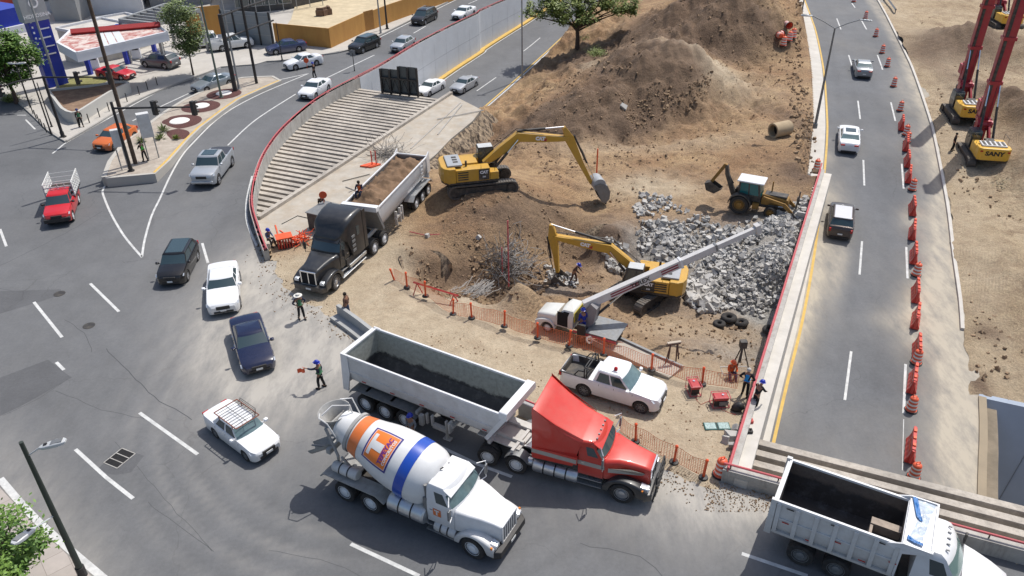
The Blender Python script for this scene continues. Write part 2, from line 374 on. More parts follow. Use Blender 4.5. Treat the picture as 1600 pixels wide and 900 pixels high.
RAILP = [GZ_ for GZ_ in [G(x, y, .9) for x, y in [(785, 0), (743, 20.5), (700, 41), (650, 67), (600, 97), (560, 118), (500, 150), (450, 190), (420, 225), (402, 262), (393, 310), (402, 350), (416, 388)]]]
RAILP = [Vector((RAILP[0].x+28, RAILP[0].y+52, .9))] + RAILP
RAIL = smooth_line(RAILP, 1.0)
WALLR = [Vector((9.35, 24.65, 0)), Vector((25.2, 58.5, 0))]
yel = [(1209, 690), (1213, 672), (1232, 590), (1254, 500), (1272, 400), (1286, 290), (1292, 222), (1292, 175), (1287, 110), (1275, 50), (1260, 7)]
YEL = [GZ(x, y, zr) for x, y in yel]
d0 = (YEL[1]-YEL[0]).normalized()
YELX = [YEL[0]-Vector((WALLR[1]-WALLR[0]).normalized())*16] + YEL + [YEL[-1]+(YEL[-1]-YEL[-2]).normalized()*90]
for p in YELX: p.z = zr(p.y)
YL = smooth_line(YELX, 1.5)
for p in YL: p.z = zr(p.y)
redge = [(1508, 765), (1512, 690), (1512, 620), (1505, 540), (1500, 470), (1490, 400), (1480, 320), (1465, 240), (1452, 185), (1430, 120), (1410, 75), (1390, 35)]
RED_ = [GZ(x, y, zr) for x, y in redge]; REDX = [RED_[0]+(RED_[0]-RED_[2]).normalized()*14]+RED_+[RED_[-1]+(RED_[-1]-RED_[-2]).normalized()*90]
RD = smooth_line(REDX, 1.5)
for p in RD: p.z = zr(p.y)
lwl = [(760, 168), (800, 133), (845, 92), (885, 55)]
LW = [GZ(x, y, zl) for x, y in lwl]; LW = [LW[0]-(LW[1]-LW[0]).normalized()*45]+LW+[LW[-1]+(LW[-1]-LW[-2]).normalized()*90]
LWL = smooth_line(LW, 2)
for p in LWL: p.z = zl(p.y)
SL0, SL1 = G(699, 156, -.42), G(417, 342, -.42); SL0.z = SL1.z = 0      # edge of the concrete slab where the beams land
SD = (SL1-SL0).normalized(); BD = Vector((SD.y, -SD.x, 0))         # beam direction towards the left
if BD.x > 0: BD = -BD
BRU = Vector((.919, -.394, 0)); BRN = Vector((.394, .919, 0)); BR0 = Vector((9.15, 24.62, 0))
def near_road(px):  return G(*px, 0)
hole = [p for p in RAIL]
hole = [(p.x, p.y) for p in hole]
hole += [tuple(G(x, y, 0).xy) for x, y in [(440, 405), (520, 478), (560, 520), (640, 560), (750, 610), (880, 670), (1000, 700), (1085, 735)]]
hole += [tuple((BR0+BRN*.1).xy), tuple((BR0+BRU*70+BRN*.1).xy), (120, 220), (40, 220)]
xs = np.concatenate([np.arange(-260, -90, 4.), np.arange(-90, 80, .33)]); ys = np.concatenate([np.arange(-20, 8, 1.), np.arange(8, 110, .33), np.arange(110, 260, 1.5)])
X, Y = np.meshgrid(xs, ys)
dust = np.zeros(X.shape); track = np.zeros(X.shape)
def blob(px, py, rx, ry, a, ang=0, z=0):
 c = G(px, py, z); dx, dy = X-c.x, Y-c.y; ca, sa = math.cos(ang), math.sin(ang)
 u = (dx*ca+dy*sa)/rx; v = (-dx*sa+dy*ca)/ry; return a*np.exp(-(u*u+v*v))
for b in [(435, 470, 4.5, 6, 1.1), (480, 545, 4, 3, .95), (420, 530, 3, 5, .7), (430, 600, 3, 3, .45), (520, 500, 4, 3, .9), (400, 420, 2, 5, .5), (1060, 770, 5, 2, .7, -.4), (1180, 792, 5, 1.0, .6, -.4), (1010, 790, 7, 2.5, .12, -.4), (470, 640, 5, 4, .22), (40, 820, 8, 1.2, .3, 2.3), (1100, 850, 8, 3, .1, -.4), (300, 300, 3, 8, .1), (140, 900, 8, 1.2, .3, 2.3)]:
 dust = dust+blob(*b)
dust = np.clip(dust+.03+.10*fbm(X, Y, 14, 4, 5), 0, 1)
cc = G(640, 600, 0); rr = np.hypot(X-cc.x, Y-cc.y); aa = np.arctan2(Y-cc.y, X-cc.x)
arc = np.clip(np.sin(rr*5.2+fbm(X, Y, 6, 2, 9)*1.2), 0, 1)*np.exp(-((rr-10.5)/3.6)**2)*np.clip((np.abs(aa) > 1.5), 0, 1)
dust = np.clip(dust*(1-.4*arc)+.34*arc*(fbm(X, Y, 3, 3, 2)*.5+.5), 0, 1); track += .25*np.clip(np.sin(rr*5.2+2.5), 0, 1)*np.exp(-((rr-12)/4)**2)
for (x0, y0, x1, y1) in [(20, 400, 300, 690), (60, 380, 380, 660), (0, 560, 260, 800), (250, 700, 640, 900), (470, 750, 900, 950), (900, 830, 1300, 960), (300, 400, 255, 450), (385, 250, 330, 400)]:
 a, b = G(x0, y0), G(x1, y1); d = b-a; L_ = d.length; u = ((X-a.x)*d.x+(Y-a.y)*d.y)/L_/L_; v = (-(X-a.x)*d.y+(Y-a.y)*d.x)/L_
 track += .22*np.exp(-(v/.45)**2)*np.clip(np.minimum(u, 1-u)*4+.3, 0, 1)*((u > -.1) & (u < 1.1))
pmesh('street_road', X, Y, X*0, ~inpoly(X, Y, hole), M_ASPH, {'dust': dust, 'track': np.clip(track, 0, 1)})
mb = MB(); mb.add([(-900, -200, -18), (900, -200, -18), (900, 1500, -18), (-900, 1500, -18)], [(0, 1, 2, 3)]); mb.build('ground', M_DIRT2, kind='structure')
def pxpoly(pts, z): return [tuple(G(x, y, z)) for x, y in pts]
mb = MB()
for P in [[(0, 455), (95, 452), (96, 460), (60, 472), (0, 490)], [(0, 590), (75, 562), (112, 590), (30, 636), (0, 650)], [(150, 735), (190, 700), (225, 712), (205, 738), (180, 742)]]:
 v = pxpoly(P, .004); mb.add(v, [tuple(range(len(v)-1, -1, -1))])
mb.build('road_patch', M_ASPHD, kind='structure', fix=False)
def wobble(P, amp=.06, seed=1, step=.5):
 P = smooth_line(P, step); g = random.Random(seed); return [p+Vector((g.uniform(-amp, amp), g.uniform(-amp, amp), 0)) for p in P]
mb = MB()
for i, (P, w_) in enumerate([([(165, 545), (200, 580), (240, 620), (300, 655)], .07), ([(0, 415), (40, 396), (110, 360), (160, 330)], .06), ([(905, 850), (1000, 870), (1035, 900)], .05), ([(180, 690), (240, 760), (330, 860)], .03),
  ([(88, 610), (160, 640), (230, 655)], .04), ([(100, 500), (130, 520), (145, 550)], .05), ([(230, 785), (290, 830), (335, 862)], .035), ([(0, 450), (50, 460), (96, 458)], .04), ([(112, 590), (60, 622), (5, 650)], .04), ([(420, 860), (520, 880), (600, 920)], .03)]):
 ribbon(mb, wobble([G(x, y, 0) for x, y in P], .05, i), -w_*.3, w_*.3, .003)
mb.build('tar_seams', mat('tar', (.075, .076, .08), .85), kind='structure')
xs = np.arange(0, 1.001, 1/40); n_ = len(YL)
def at_y(line, y):
 ys_ = [p.y for p in line]; xs_ = [p.x for p in line]; return np.interp(y, ys_, xs_)
yy = np.concatenate([np.arange(16, 110, .4), np.arange(110, 210, 2.)]); U, Y = np.meshgrid(xs, yy)
x0 = at_y(YL, Y)-1.6; x1 = at_y(RD, Y)+.8; X = x0+(x1-x0)*U; Z = np.vectorize(zr)(Y)
dust = np.zeros(X.shape)
for b in [(1262, 420, 1.3, 9, 1.1, 1.1), (1238, 520, 1.1, 7, .9, 1.1), (1310, 420, .6, 4, .55, 1.15), (1280, 300, 1.6, 3.5, .45, 1.15), (1440, 500, 1.4, 3.5, .95, 1.1), (1465, 430, 1.6, 6, .9, 1.1), (1470, 340, 1.5, 5, .7, 1.2), (1480, 620, 1.6, 7, .5, 1.1), (1500, 700, 1, 8, .6, 1.1), (1420, 340, .8, 2, .5, 1.1), (1280, 250, 1, 2, .5, 1), (1390, 500, 1, 1.2, .35, 1), (1450, 230, 1.5, 5, .5, 1.1), (1425, 140, 2, 8, .4, 1.2)]:
 x_, y_, ry_, rx_, a_, an_ = b; c = GZ(x_, y_, zr); dx, dy = X-c.x, Y-c.y; ca, sa = math.cos(an_), math.sin(an_)
 dust += a_*np.exp(-(((dx*ca+dy*sa)/rx_)**2+((-dx*sa+dy*ca)/ry_)**2))
sh = np.clip((X-(at_y(YL, Y)+8.6))/1.0, 0, 1)      # worn concrete shoulder beyond the barriers
dust = np.clip(dust+.04+.10*fbm(X, Y, 6, 4, 3)+sh*(.55+.35*np.clip((60-Y)/20, 0, 1)), 0, 1)
lane = (X-at_y(YL, Y)); track = .35*np.exp(-((lane-1.3)/.35)**2)+.35*np.exp(-((lane-3.0)/.35)**2)+.3*np.exp(-((lane-5.2)/.35)**2)+.3*np.exp(-((lane-6.9)/.35)**2)
pmesh('sunken_road', X, Y, Z, X > -1e9, M_ASPHR, {'dust': dust, 'track': np.clip(track*.5, 0, 1)})
yy = np.concatenate([np.arange(40, 130, .8), np.arange(130, 230, 3.)]); U, Y = np.meshgrid(np.linspace(0, 1, 30), yy)
x1 = at_y(LWL, Y)+.6; rl = sorted(RAIL, key=lambda p: p.y); x0 = np.interp(Y, [p.y for p in rl], [p.x for p in rl])-.3; X = x0+(x1-x0)*U; Z = np.vectorize(zl)(Y)
pmesh('underpass_road', X, Y, Z, X > -1e9, M_ASPHR, {'dust': X*0+.03, 'track': .2*np.exp(-((U-.4)/.1)**2)})
CP = [(430, 410, .02), (450, 450, .0), (520, 478, .02), (600, 530, .03), (560, 480, .04), (700, 530, .04), (860, 620, .04), (950, 680, .04), (1060, 700, .04), (1100, 745, .03), (1140, 700, .05), (1150, 640, .03), (640, 480, .04), (1000, 640, .03), (780, 560, .04), (600, 430, .08),
 (620, 400, .12), (560, 400, .02), (590, 385, .02), (540, 440, .02), (645, 335, .15), (665, 305, .2), (690, 330, .35), (715, 330, .9), (640, 375, .1), (660, 300, .2), (655, 268, .1), (752, 190, -1.7), (726, 214, -1.7), (705, 233, -1.6), (690, 250, -1.1),
 (700, 300, .95), (750, 305, 1.05), (800, 303, 1.0), (760, 285, .8), (810, 285, .6), (720, 270, -.2), (705, 240, -1.0), (740, 225, -1.2), (770, 245, -.9), (830, 300, .2), (770, 340, .7), (820, 350, .1), (850, 390, -1.6), (790, 380, -.3), (730, 370, .35), (700, 390, -.1),
 (685, 410, -.3), (700, 440, -1.2), (740, 440, -1.4), (800, 440, -1.8), (860, 440, -2.3), (830, 470, -1.7), (790, 480, -1.1), (740, 470, -.7), (900, 370, -1.7), (880, 340, -.9), (930, 325, -1.5), (950, 365, -.5), (975, 400, -1.9), (920, 400, -2.3), (640, 400, .1), (655, 430, -.9), (625, 430, .0), (690, 465, -.5),
 (1050, 350, -1.2), (1000, 380, -1.6), (1100, 400, -1.9), (1180, 420, -1.3), (1225, 430, -.9), (1250, 380, -.5), (1245, 335, -.4), (1190, 340, -.7), (1150, 320, -.8), (1100, 330, -.9), (1225, 460, -1.8),
 (1000, 500, -2.3), (1100, 500, -2.4), (1180, 520, -2.4), (1165, 575, -1.6), (1110, 560, -.8), (1200, 560, -2.1), (920, 440, -2.3), (940, 510, -1.5), (880, 500, -1.2), (850, 505, -.5), (960, 540, -.9), (1040, 565, -.5), (1060, 530, -1.6), (900, 530, -.35), (830, 500, -.5), (1140, 600, -.1), (1200, 610, -.15), (1170, 600, -.3), (1100, 440, -2.2), (1040, 450, -2.3),
 (1150, 200, -.4), (1240, 100, .1), (1255, 180, -.1), (1100, 250, -.7), (1000, 260, -.8), (930, 240, -.9), (880, 250, -1.0), (1200, 260, -.5), (1250, 270, -.2), (1265, 310, -.3), (1050, 300, -.9), (860, 225, -.9), (800, 230, -1.0), (1220, 150, -.3),
 (790, 168, -4.2), (770, 190, -1.6), (830, 135, -4.0), (820, 165, -1.4), (870, 98, -3.6), (860, 140, -1.0), (820, 200, -1.0), (900, 68, -2.4), (930, 50, -1.5), (910, 110, -.4), (895, 214, -.85), (850, 214, -.95), (1000, 60, -.2), (960, 80, -.4), (1000, 20, -.3),
 (1030, 182, -.65), (1005, 186, -.6), (1062, 172, -.6), (1095, 158, -.5), (1128, 130, -.3), (1150, 108, -.2), (985, 176, -.5), (965, 192, -.6), (935, 207, -.8),
 (1150, 92, -.2), (1190, 92, -.2), (1215, 82, .1), (1000, -60, .5), (900, 10, -1.5), (950, 0, -1)]
def slope_pt(x, y, fx, fy, fz, deg):     # height on a slope of given steepness above its foot
 f = G(fx, fy, fz); z = fz
 lo, hi = fz, fz+12
 for _ in range(40):
  z = (lo+hi)/2; p = G(x, y, z)
  if z-fz < (p.y-f.y)*math.tan(R(deg)): lo = z
  else: hi = z
 return (x, y, z)
for q in [(1030, 160, 1030, 182, -.65, 35.0), (1033, 135, 1030, 182, -.65, 37.0), (1038, 108, 1030, 182, -.65, 37.0), (1045, 84, 1030, 182, -.65, 36.0), (1005, 150, 1005, 186, -.6, 32.0), (1008, 110, 1005, 186, -.6, 33.0), (1005, 82, 1005, 186, -.6, 31.0), (1078, 130, 1062, 172, -.6, 36.0), (1082, 95, 1062, 172, -.6, 37.0), (1080, 74, 1062, 172, -.6, 35.0), (1108, 125, 1100, 155, -.5, 29.0), (1112, 95, 1118, 140, -.35, 31.0),
  (975, 165, 980, 183, -.55, 32.0), (977, 142, 985, 180, -.5, 33.0), (945, 175, 935, 207, -.8, 32.0), (940, 150, 935, 207, -.8, 28.0), (905, 185, 900, 213, -.85, 30.0), (900, 160, 900, 213, -.85, 26.0), (870, 185, 860, 212, -.9, 24.0),
  (1060, 70-22, 1090, 104, -.2, 18.0), (1100, 62, 1105, 92, -.2, 33.0), (1110, 30, 1105, 92, -.2, 36.0), (1120, 5, 1105, 92, -.2, 36.0), (1150, 60, 1152, 94, -.2, 33.0), (1155, 25, 1152, 94, -.2, 36.0), (1160, 0, 1152, 94, -.2, 36.0), (1195, 62, 1190, 92, -.2, 32.0), (1200, 25, 1190, 92, -.2, 33.0), (1200, 0, 1190, 92, -.2, 31.0), (1225, 55, 1216, 84, .0, 24.0), (1235, 25, 1216, 84, 0, 20.0), (1070, 20, 1050, 62, .8, 30.0), (1040, 18, 1030, 45, .7, 30.0), (1065, 0, 1050, 62, .8, 31.0)]:
 CP.append(slope_pt(*q))
P_ = np.array([[*G(x, y, z).xy, z] for x, y, z in CP]+[[20, 200, 1], [45, 200, 1], [0, 40, 0.02], [60, 160, 0]])
HEAPS = []
for x, y, fx, fy, fz, dg, up in [(1078, 76, 1062, 172, -.6, 34, .3), (1046, 84, 1030, 182, -.65, 35, .3), (1010, 88, 1005, 186, -.6, 30, .4), (1098, 92, 1105, 150, -.4, 32, .5), (977, 140, 985, 180, -.5, 32, .6), (948, 146, 940, 207, -.8, 26, .5), (912, 160, 905, 213, -.85, 24, .5), (878, 176, 868, 212, -.9, 24, .5), (850, 195, 850, 214, -.9, 26, .4), (1020, 130, 1020, 184, -.6, 34, .5),
 (1062, 10, 1050, 62, .8, 32, .4), (1095, 30, 1095, 90, -.2, 33, .5), (1125, 12, 1110, 92, -.2, 33, .6), (1158, 30, 1152, 94, -.2, 32, .5), (1190, 12, 1185, 92, -.2, 30, .6), (1212, 42, 1210, 86, 0, 26, .5), (1130, 52, 1130, 93, -.2, 32, .4), (1075, 48, 1080, 78, 0, 30, .5), (1175, 60, 1176, 94, -.2, 30, .4)]:
 q = slope_pt(x, y, fx, fy, fz, dg); p = G(x, y, q[2]); HEAPS.append((p.x, p.y, q[2]+up))
def solve(P_, c=1.0, lam=.02):
 D = np.sqrt((P_[:, None, 0]-P_[None, :, 0])**2+(P_[:, None, 1]-P_[None, :, 1])**2+c*c); n = len(P_)
 A = np.zeros((n+1, n+1)); A[:n, :n] = D-np.eye(n)*lam*-1; A[:n, n] = 1; A[n, :n] = 1
 b = np.zeros(n+1); b[:n] = P_[:, 2]; return np.linalg.lstsq(A, b, rcond=None)[0], P_, c
RB = solve(P_)
def hraw(X, Y):
 w_, P, c = RB; Z = np.full(X.shape, w_[-1])
 for i in range(len(P)): Z = Z+w_[i]*np.sqrt((X-P[i, 0])**2+(Y-P[i, 1])**2+c*c)
 return Z
def hdirt(X, Y):
 X = np.asarray(X, float); Y = np.asarray(Y, float); Z = hraw(X, Y)
 r = np.clip((np.abs(Z-.04)-.05)/.8, .0, 1)
 Z = Z+fbm(X, Y, 6, 3, 11)*.5*r*np.clip((Y-60)/12, .35, 1)
 rough = np.clip(r+.12, 0, 1)
 nn_ = fbm(X, Y, 3.2, 4, 201, .6)
 for cx, cy, cz in HEAPS: Z = np.maximum(Z, cz+.25*nn_-math.tan(R(37))*(np.sqrt((X-cx)**2+(Y-cy)**2+.15)-.39)*(1+.16*nn_))
 Z = Z+fbm(X, Y, 1.5, 5, 21, .66)*(.36+.42*np.clip((Y-62)/12, 0, 1))*rough+fbm(X, Y, .55, 3, 91, .7)*.10*rough + .02*fbm(X, Y, .8, 3, 41)
 ridg = 1-np.abs(fbm(X*1.0, Y*.5, 1.9, 4, 31)); Z = Z+(ridg-.75)*(.40+.75*np.clip((Y-62)/12, 0, 1))*np.clip(r-.2, 0, 1); rg2 = 1-np.abs(fbm(X, Y*.7, 3.6, 4, 131, .6)); Z = Z+(rg2-.8)*.9*np.clip((Y-62)/12, 0, 1)*np.clip(r-.15, 0, 1)
 return Z
def hd(x, y): return float(hdirt(np.array([[x]]), np.array([[y]]))[0, 0])
dl = [tuple(G(x, y, 0).xy) for x, y in [(418, 392), (424, 425), (448, 470), (520, 500), (560, 528), (640, 585), (740, 640), (850, 700), (960, 735), (1040, 745), (1085, 765), (1130, 776)]]
rgt = [tuple((BR0+BRN*.0).xy)]+[(WALLR[0].x+.1, WALLR[0].y), (WALLR[1].x+.1, WALLR[1].y)]+[(p.x-1.3, p.y) for p in YL if p.y > 58.5]
lf = [(p.x+.25, p.y) for p in reversed(LWL) if p.y > 82]+[tuple(G(748, 166, 0).xy), tuple(G(735, 190, 0).xy), tuple(G(700, 216, 0).xy), tuple(G(672, 240, 0).xy), tuple(G(610, 290, 0).xy), tuple(G(540, 340, 0).xy), tuple(G(470, 378, 0).xy), tuple(G(425, 372, 0).xy)]
dpoly = dl+rgt+lf
ys = [20.]
while ys[-1] < 205: ys.append(ys[-1]+.14+max(0, ys[-1]-30)*.0042)
X, Y = np.meshgrid(np.arange(-20, 82, .21), np.array(ys)); keep = inpoly(X, Y, dpoly)
Z = hdirt(X, Y)
def seg_d(X, Y, P):
 D = np.full(X.shape, 1e9)
 for (ax, ay), (bx_, by) in zip(P[:-1], P[1:]):
  dx, dy = bx_-ax, by-ay; t = np.clip(((X-ax)*dx+(Y-ay)*dy)/(dx*dx+dy*dy), 0, 1); D = np.minimum(D, np.hypot(X-ax-t*dx, Y-ay-t*dy))
 return D
ed = seg_d(X, Y, dl); Z = np.where(ed < 2.6, Z*np.clip(ed/2.6, 0, 1)+(.028*np.clip(ed/1.0, 0, 1)-.012+.018*fbm(X, Y, .9, 4, 8))*(1-np.clip(ed/2.6, 0, 1)), Z)
wl = [(p.x+.25, p.y) for p in LWL if p.y > 82]; ed2 = seg_d(X, Y, wl); zl_ = np.vectorize(zl)(Y)
Z = np.where(ed2 < 1.5, (zl_+.12)*(1-ed2/1.5)+Z*(ed2/1.5), Z)
yk = [(p.x-1.3, p.y) for p in YL if p.y > 58.5]; ed3 = seg_d(X, Y, yk); zr_ = np.vectorize(zr)(Y); Z = np.where(ed3 < 1.2, np.minimum(Z, (zr_+.2)*(1-ed3/1.2)+Z*(ed3/1.2)+.1), Z)
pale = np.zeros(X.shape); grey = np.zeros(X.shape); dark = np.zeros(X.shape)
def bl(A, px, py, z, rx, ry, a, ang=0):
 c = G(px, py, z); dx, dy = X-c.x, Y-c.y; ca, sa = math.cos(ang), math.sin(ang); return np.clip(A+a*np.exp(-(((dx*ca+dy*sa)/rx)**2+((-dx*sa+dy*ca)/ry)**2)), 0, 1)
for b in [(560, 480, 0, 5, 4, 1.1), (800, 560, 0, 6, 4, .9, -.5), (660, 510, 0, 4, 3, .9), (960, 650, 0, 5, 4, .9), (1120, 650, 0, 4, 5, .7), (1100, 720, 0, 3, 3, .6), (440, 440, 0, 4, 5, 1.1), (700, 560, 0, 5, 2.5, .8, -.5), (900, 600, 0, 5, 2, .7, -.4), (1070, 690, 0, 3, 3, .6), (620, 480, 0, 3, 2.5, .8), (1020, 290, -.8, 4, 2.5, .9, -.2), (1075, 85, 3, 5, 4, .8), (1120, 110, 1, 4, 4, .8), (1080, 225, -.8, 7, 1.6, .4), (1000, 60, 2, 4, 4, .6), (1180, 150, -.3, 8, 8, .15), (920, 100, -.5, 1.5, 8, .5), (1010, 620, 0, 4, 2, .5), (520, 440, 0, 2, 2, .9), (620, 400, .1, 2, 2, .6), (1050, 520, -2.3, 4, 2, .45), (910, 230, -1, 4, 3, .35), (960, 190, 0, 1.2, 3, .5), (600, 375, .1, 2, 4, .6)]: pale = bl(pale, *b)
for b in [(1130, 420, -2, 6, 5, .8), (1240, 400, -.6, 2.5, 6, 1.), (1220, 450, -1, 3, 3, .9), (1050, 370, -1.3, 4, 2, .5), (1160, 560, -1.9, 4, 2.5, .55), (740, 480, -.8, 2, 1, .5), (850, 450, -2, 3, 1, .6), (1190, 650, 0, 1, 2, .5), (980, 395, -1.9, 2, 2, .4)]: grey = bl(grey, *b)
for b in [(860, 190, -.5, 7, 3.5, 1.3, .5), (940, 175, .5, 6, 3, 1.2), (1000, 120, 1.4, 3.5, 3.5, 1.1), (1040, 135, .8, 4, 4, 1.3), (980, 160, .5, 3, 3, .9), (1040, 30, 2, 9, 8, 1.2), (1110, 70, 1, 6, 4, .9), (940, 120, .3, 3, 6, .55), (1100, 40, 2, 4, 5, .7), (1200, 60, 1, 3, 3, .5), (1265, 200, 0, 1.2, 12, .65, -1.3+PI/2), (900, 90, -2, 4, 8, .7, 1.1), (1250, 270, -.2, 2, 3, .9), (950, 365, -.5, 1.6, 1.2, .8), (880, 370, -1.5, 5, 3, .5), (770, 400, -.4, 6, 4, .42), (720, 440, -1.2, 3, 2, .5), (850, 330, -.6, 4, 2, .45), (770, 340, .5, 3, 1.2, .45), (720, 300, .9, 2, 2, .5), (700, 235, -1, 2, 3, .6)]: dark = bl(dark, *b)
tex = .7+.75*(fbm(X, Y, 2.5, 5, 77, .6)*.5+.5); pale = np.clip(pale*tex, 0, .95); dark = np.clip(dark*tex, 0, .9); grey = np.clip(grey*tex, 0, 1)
DX, DY, DZ = X, Y, Z
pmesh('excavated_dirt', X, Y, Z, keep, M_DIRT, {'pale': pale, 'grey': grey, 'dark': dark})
lt = np.concatenate([np.arange(0, 26, .24), np.arange(26, 90, .8)]); LT, Y = np.meshgrid(lt, np.concatenate([np.arange(12, 80, .28), np.arange(80, 210, .7)]))
BW0 = GZ(1533, 622, zr); BW1 = GZ(1600, 638, zr); BWd = (BW1-BW0); BWd.z = 0; BWd.normalize()
rx_ = at_y(RD, Y); X = rx_+.15+LT+np.clip(1-LT/3, 0, 1)*(-.5*np.clip(fbm(Y*0+3, Y, 2.2, 4, 15)+.15, -.3, 1)); bwn = Vector((BWd.y, -BWd.x, 0)); keep = X > -1e9
pit = ((X-BW0.x)*bwn.x+(Y-BW0.y)*bwn.y > 0) & (X > rx_+.05)
Z = np.vectorize(zr)(Y)+.03+fbm(X, Y, 5, 3, 51)*.10
lat = X-rx_; Z += .16*fbm(X, Y, 1.6, 5, 61, .65)*np.clip(lat/2, 0, 1)+.10*np.clip(lat/3, 0, 1)*fbm(X*1.6, Y*.25, .9, 3, 66)
def hump(px, py, rx, ry, h, ang=0, z=-2):
 c = G(px, py, z); dx, dy = X-c.x, Y-c.y; ca, sa = math.cos(ang), math.sin(ang); return h*np.exp(-(((dx*ca+dy*sa)/rx)**2+((-dx*sa+dy*ca)/ry)**2))*(1+.35*fbm(X, Y, 1.8, 5, 71, .6))
Z += hump(1500, 70, 5, 5, 2.6, .3, 0)+hump(1608, 210, 2.4, 10, 2.6, .1)+hump(1640, 290, 2.5, 6, 2.4, .2)+hump(1480, 10, 4, 5, .8)+hump(1660, 120, 4, 9, 3)+hump(1590, 120, 3, 3, .8, 0)+hump(1650, 500, 3, 9, 1.0, 0, -4)
keep &= ~pit
pale = np.clip(.08+.5*np.exp(-((lat-2.5-1.5*np.sin(Y*.09))/2.2)**2)+.3*fbm(X, Y, 6, 4, 81), 0, 1); tr_ = np.abs(np.sin((lat-2.2+.3*np.sin(Y*.13))*1.9))*np.exp(-((lat-4)/2.6)**2); pale = np.clip(pale-.3*np.clip(tr_*3-2.2, 0, 1)*(fbm(X, Y, 2, 4, 33)*.5+.6), 0, 1)
dark = np.clip(hump(1500, 75, 6, 6, 1.1, .3, 0)+hump(1605, 205, 2.6, 11, 1.2, .1)+hump(1460, 130, 1.5, 9, .3)+.25*np.clip(fbm(X, Y, 4, 4, 101), 0, 1)+hump(1640, 280, 2.5, 7, .8)+hump(1540, 530, 1, .8, .8, 0, -4)+hump(1525, 600, .6, 1.6, .8, 0, -4), 0, .85)
pmesh('sandy_ground', X, Y, Z, keep, M_DIRT2, {'pale': pale, 'grey': X*0, 'dark': dark})
def hs(x, y): return zr(y)+.03
M_WHT = mat('road_paint_white', (.62, .62, .60), .7, 0, .12, 2.5, dirt=.55, dirtcol=(.22, .22, .22))
M_YELP = mat('road_paint_yellow', (.62, .40, .09), .7, 0, .12, 2, dirt=.4, dirtcol=(.35, .28, .17))
mb = MB()
def mk(P, w_=.14, zf=None, dz=.006, sm=False):
 P = [(G(x, y, 0) if zf is None else GZ(x, y, zf)) for x, y in P]
 P = smooth_line(P, .8) if sm else smooth_line(P, 1.5)
 if zf:
  for p in P: p.z = zf(p.y)
 ribbon(mb, P, -w_/2, w_/2, dz)
for a in [[(0, 358), (10, 385)], [(53, 472), (97, 527)], [(141, 443), (186, 487)], [(118, 702), (166, 746), (208, 779)], [(218, 645), (309, 710)], [(548, 850), (655, 900)], [(682, 695), (745, 725), (800, 745)], [(1159, 865), (1262, 900)], [(316, 380), (325, 411)], [(207, 189), (220, 182)], [(250, 167), (297, 145)], [(88, 566), (100, 578)]]: mk(a, .17)
for a in [[(222, 401), (226, 375), (237, 337), (250, 310), (265, 277), (282, 247), (300, 225), (345, 182), (400, 150), (482, 115)], [(222, 402), (195, 370), (175, 337), (164, 312), (160, 299), (163, 292), (168, 284)], [(482, 115), (435, 125)],
  [(82, 240), (100, 225)], [(100, 225), (175, 182), (250, 142), (300, 121), (345, 106)], [(401, 384), (391, 362), (385, 340), (386, 310), (394, 275)], [(592, 59), (712, 0), (740, -12)], [(545, 83), (592, 59)],
  [(0, 748), (60, 815), (160, 902), (200, 935)], [(356, 227), (400, 187), (462, 147)], [(510, 122), (585, 86)], [(646, 52), (665, 41)], [(732, 6), (746, 0)], [(27, 180), (41, 180)], [(40, 187), (55, 202)]]: mk(a, .15 if a[0] != (0, 748) else .3, sm=True)
mb.build('street_markings', M_WHT, kind='structure'); mb = MB()
for a in [[(1307.5, 29), (1314, 46)], [(1326, 86), (1332.5, 107)], [(1340.5, 157.5), (1344, 186)], [(1349, 250), (1350.5, 290)], [(1347, 377), (1343, 429)], [(1330, 549), (1320, 625)], [(1331, 5), (1336, 12)], [(1345, 30), (1354, 46)], [(1371, 86), (1379, 109)], [(1392, 160), (1399, 189)], [(1409, 256), (1412, 295)], [(1416, 386), (1418, 435)], [(1415, 569), (1412, 646)]]: mk(a, .15, zr)
mk([(1412, 655), (1410, 735)], .04, zr)
for a in [[(775, 82), (812, 55)], [(786, 76), (812, 54)], [(745, 142), (775, 121)], [(705, 145), (737, 117)], [(818, 80), (844, 59)]][2:]: mk(a, .15, zl)
ribbon(mb, [p for p in LWL if p.y > 60], -.08, .08, .006)
mb.build('sunken_road_markings', M_WHT, kind='structure')
mb = MB(); ribbon(mb, [p for p in YL], -.09, .09, .006)
ribbon(mb, [p for p in LWL if p.y > 60], .22, .42, .007)
mb.build('yellow_edge_lines', M_YELP, kind='structure')
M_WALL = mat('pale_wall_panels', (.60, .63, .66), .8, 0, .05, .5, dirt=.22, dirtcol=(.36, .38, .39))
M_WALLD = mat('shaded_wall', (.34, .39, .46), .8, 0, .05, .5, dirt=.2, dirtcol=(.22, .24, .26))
M_REDP = mat('faded_red_paint', (.50, .085, .10), .6, 0, .12, 2, dirt=.2)
t = thing('retaining_wall', 'long pale retaining wall with red pipe rail curving round the underpass beams', 'wall', (0, 0, 0))
mb = MB(); ribbon(mb, RAIL, -.22, .12, -.16, 7.2); mb.build('wall_body', M_CONC, t)
far = [p for p in RAIL if p.y > 82.5]
mb = MB(); ribbon(mb, far, .122, .145, -.22, 7.0); mb.build('pale_cladding', M_WALL, t, fix=True)
mb = MB()
for i in range(3, len(far)-1, 3):
 p = far[i]; q = far[i+1]; d = (q-p).normalized(); s = Vector((-d.y, d.x, 0)); c = p+s*.148
 mb.add([c-d*.02+Vector((0, 0, -1.3)), c+d*.02+Vector((0, 0, -1.3)), c+d*.02+Vector((0, 0, -6.8)), c-d*.02+Vector((0, 0, -6.8))], [(0, 1, 2, 3), (3, 2, 1, 0)])
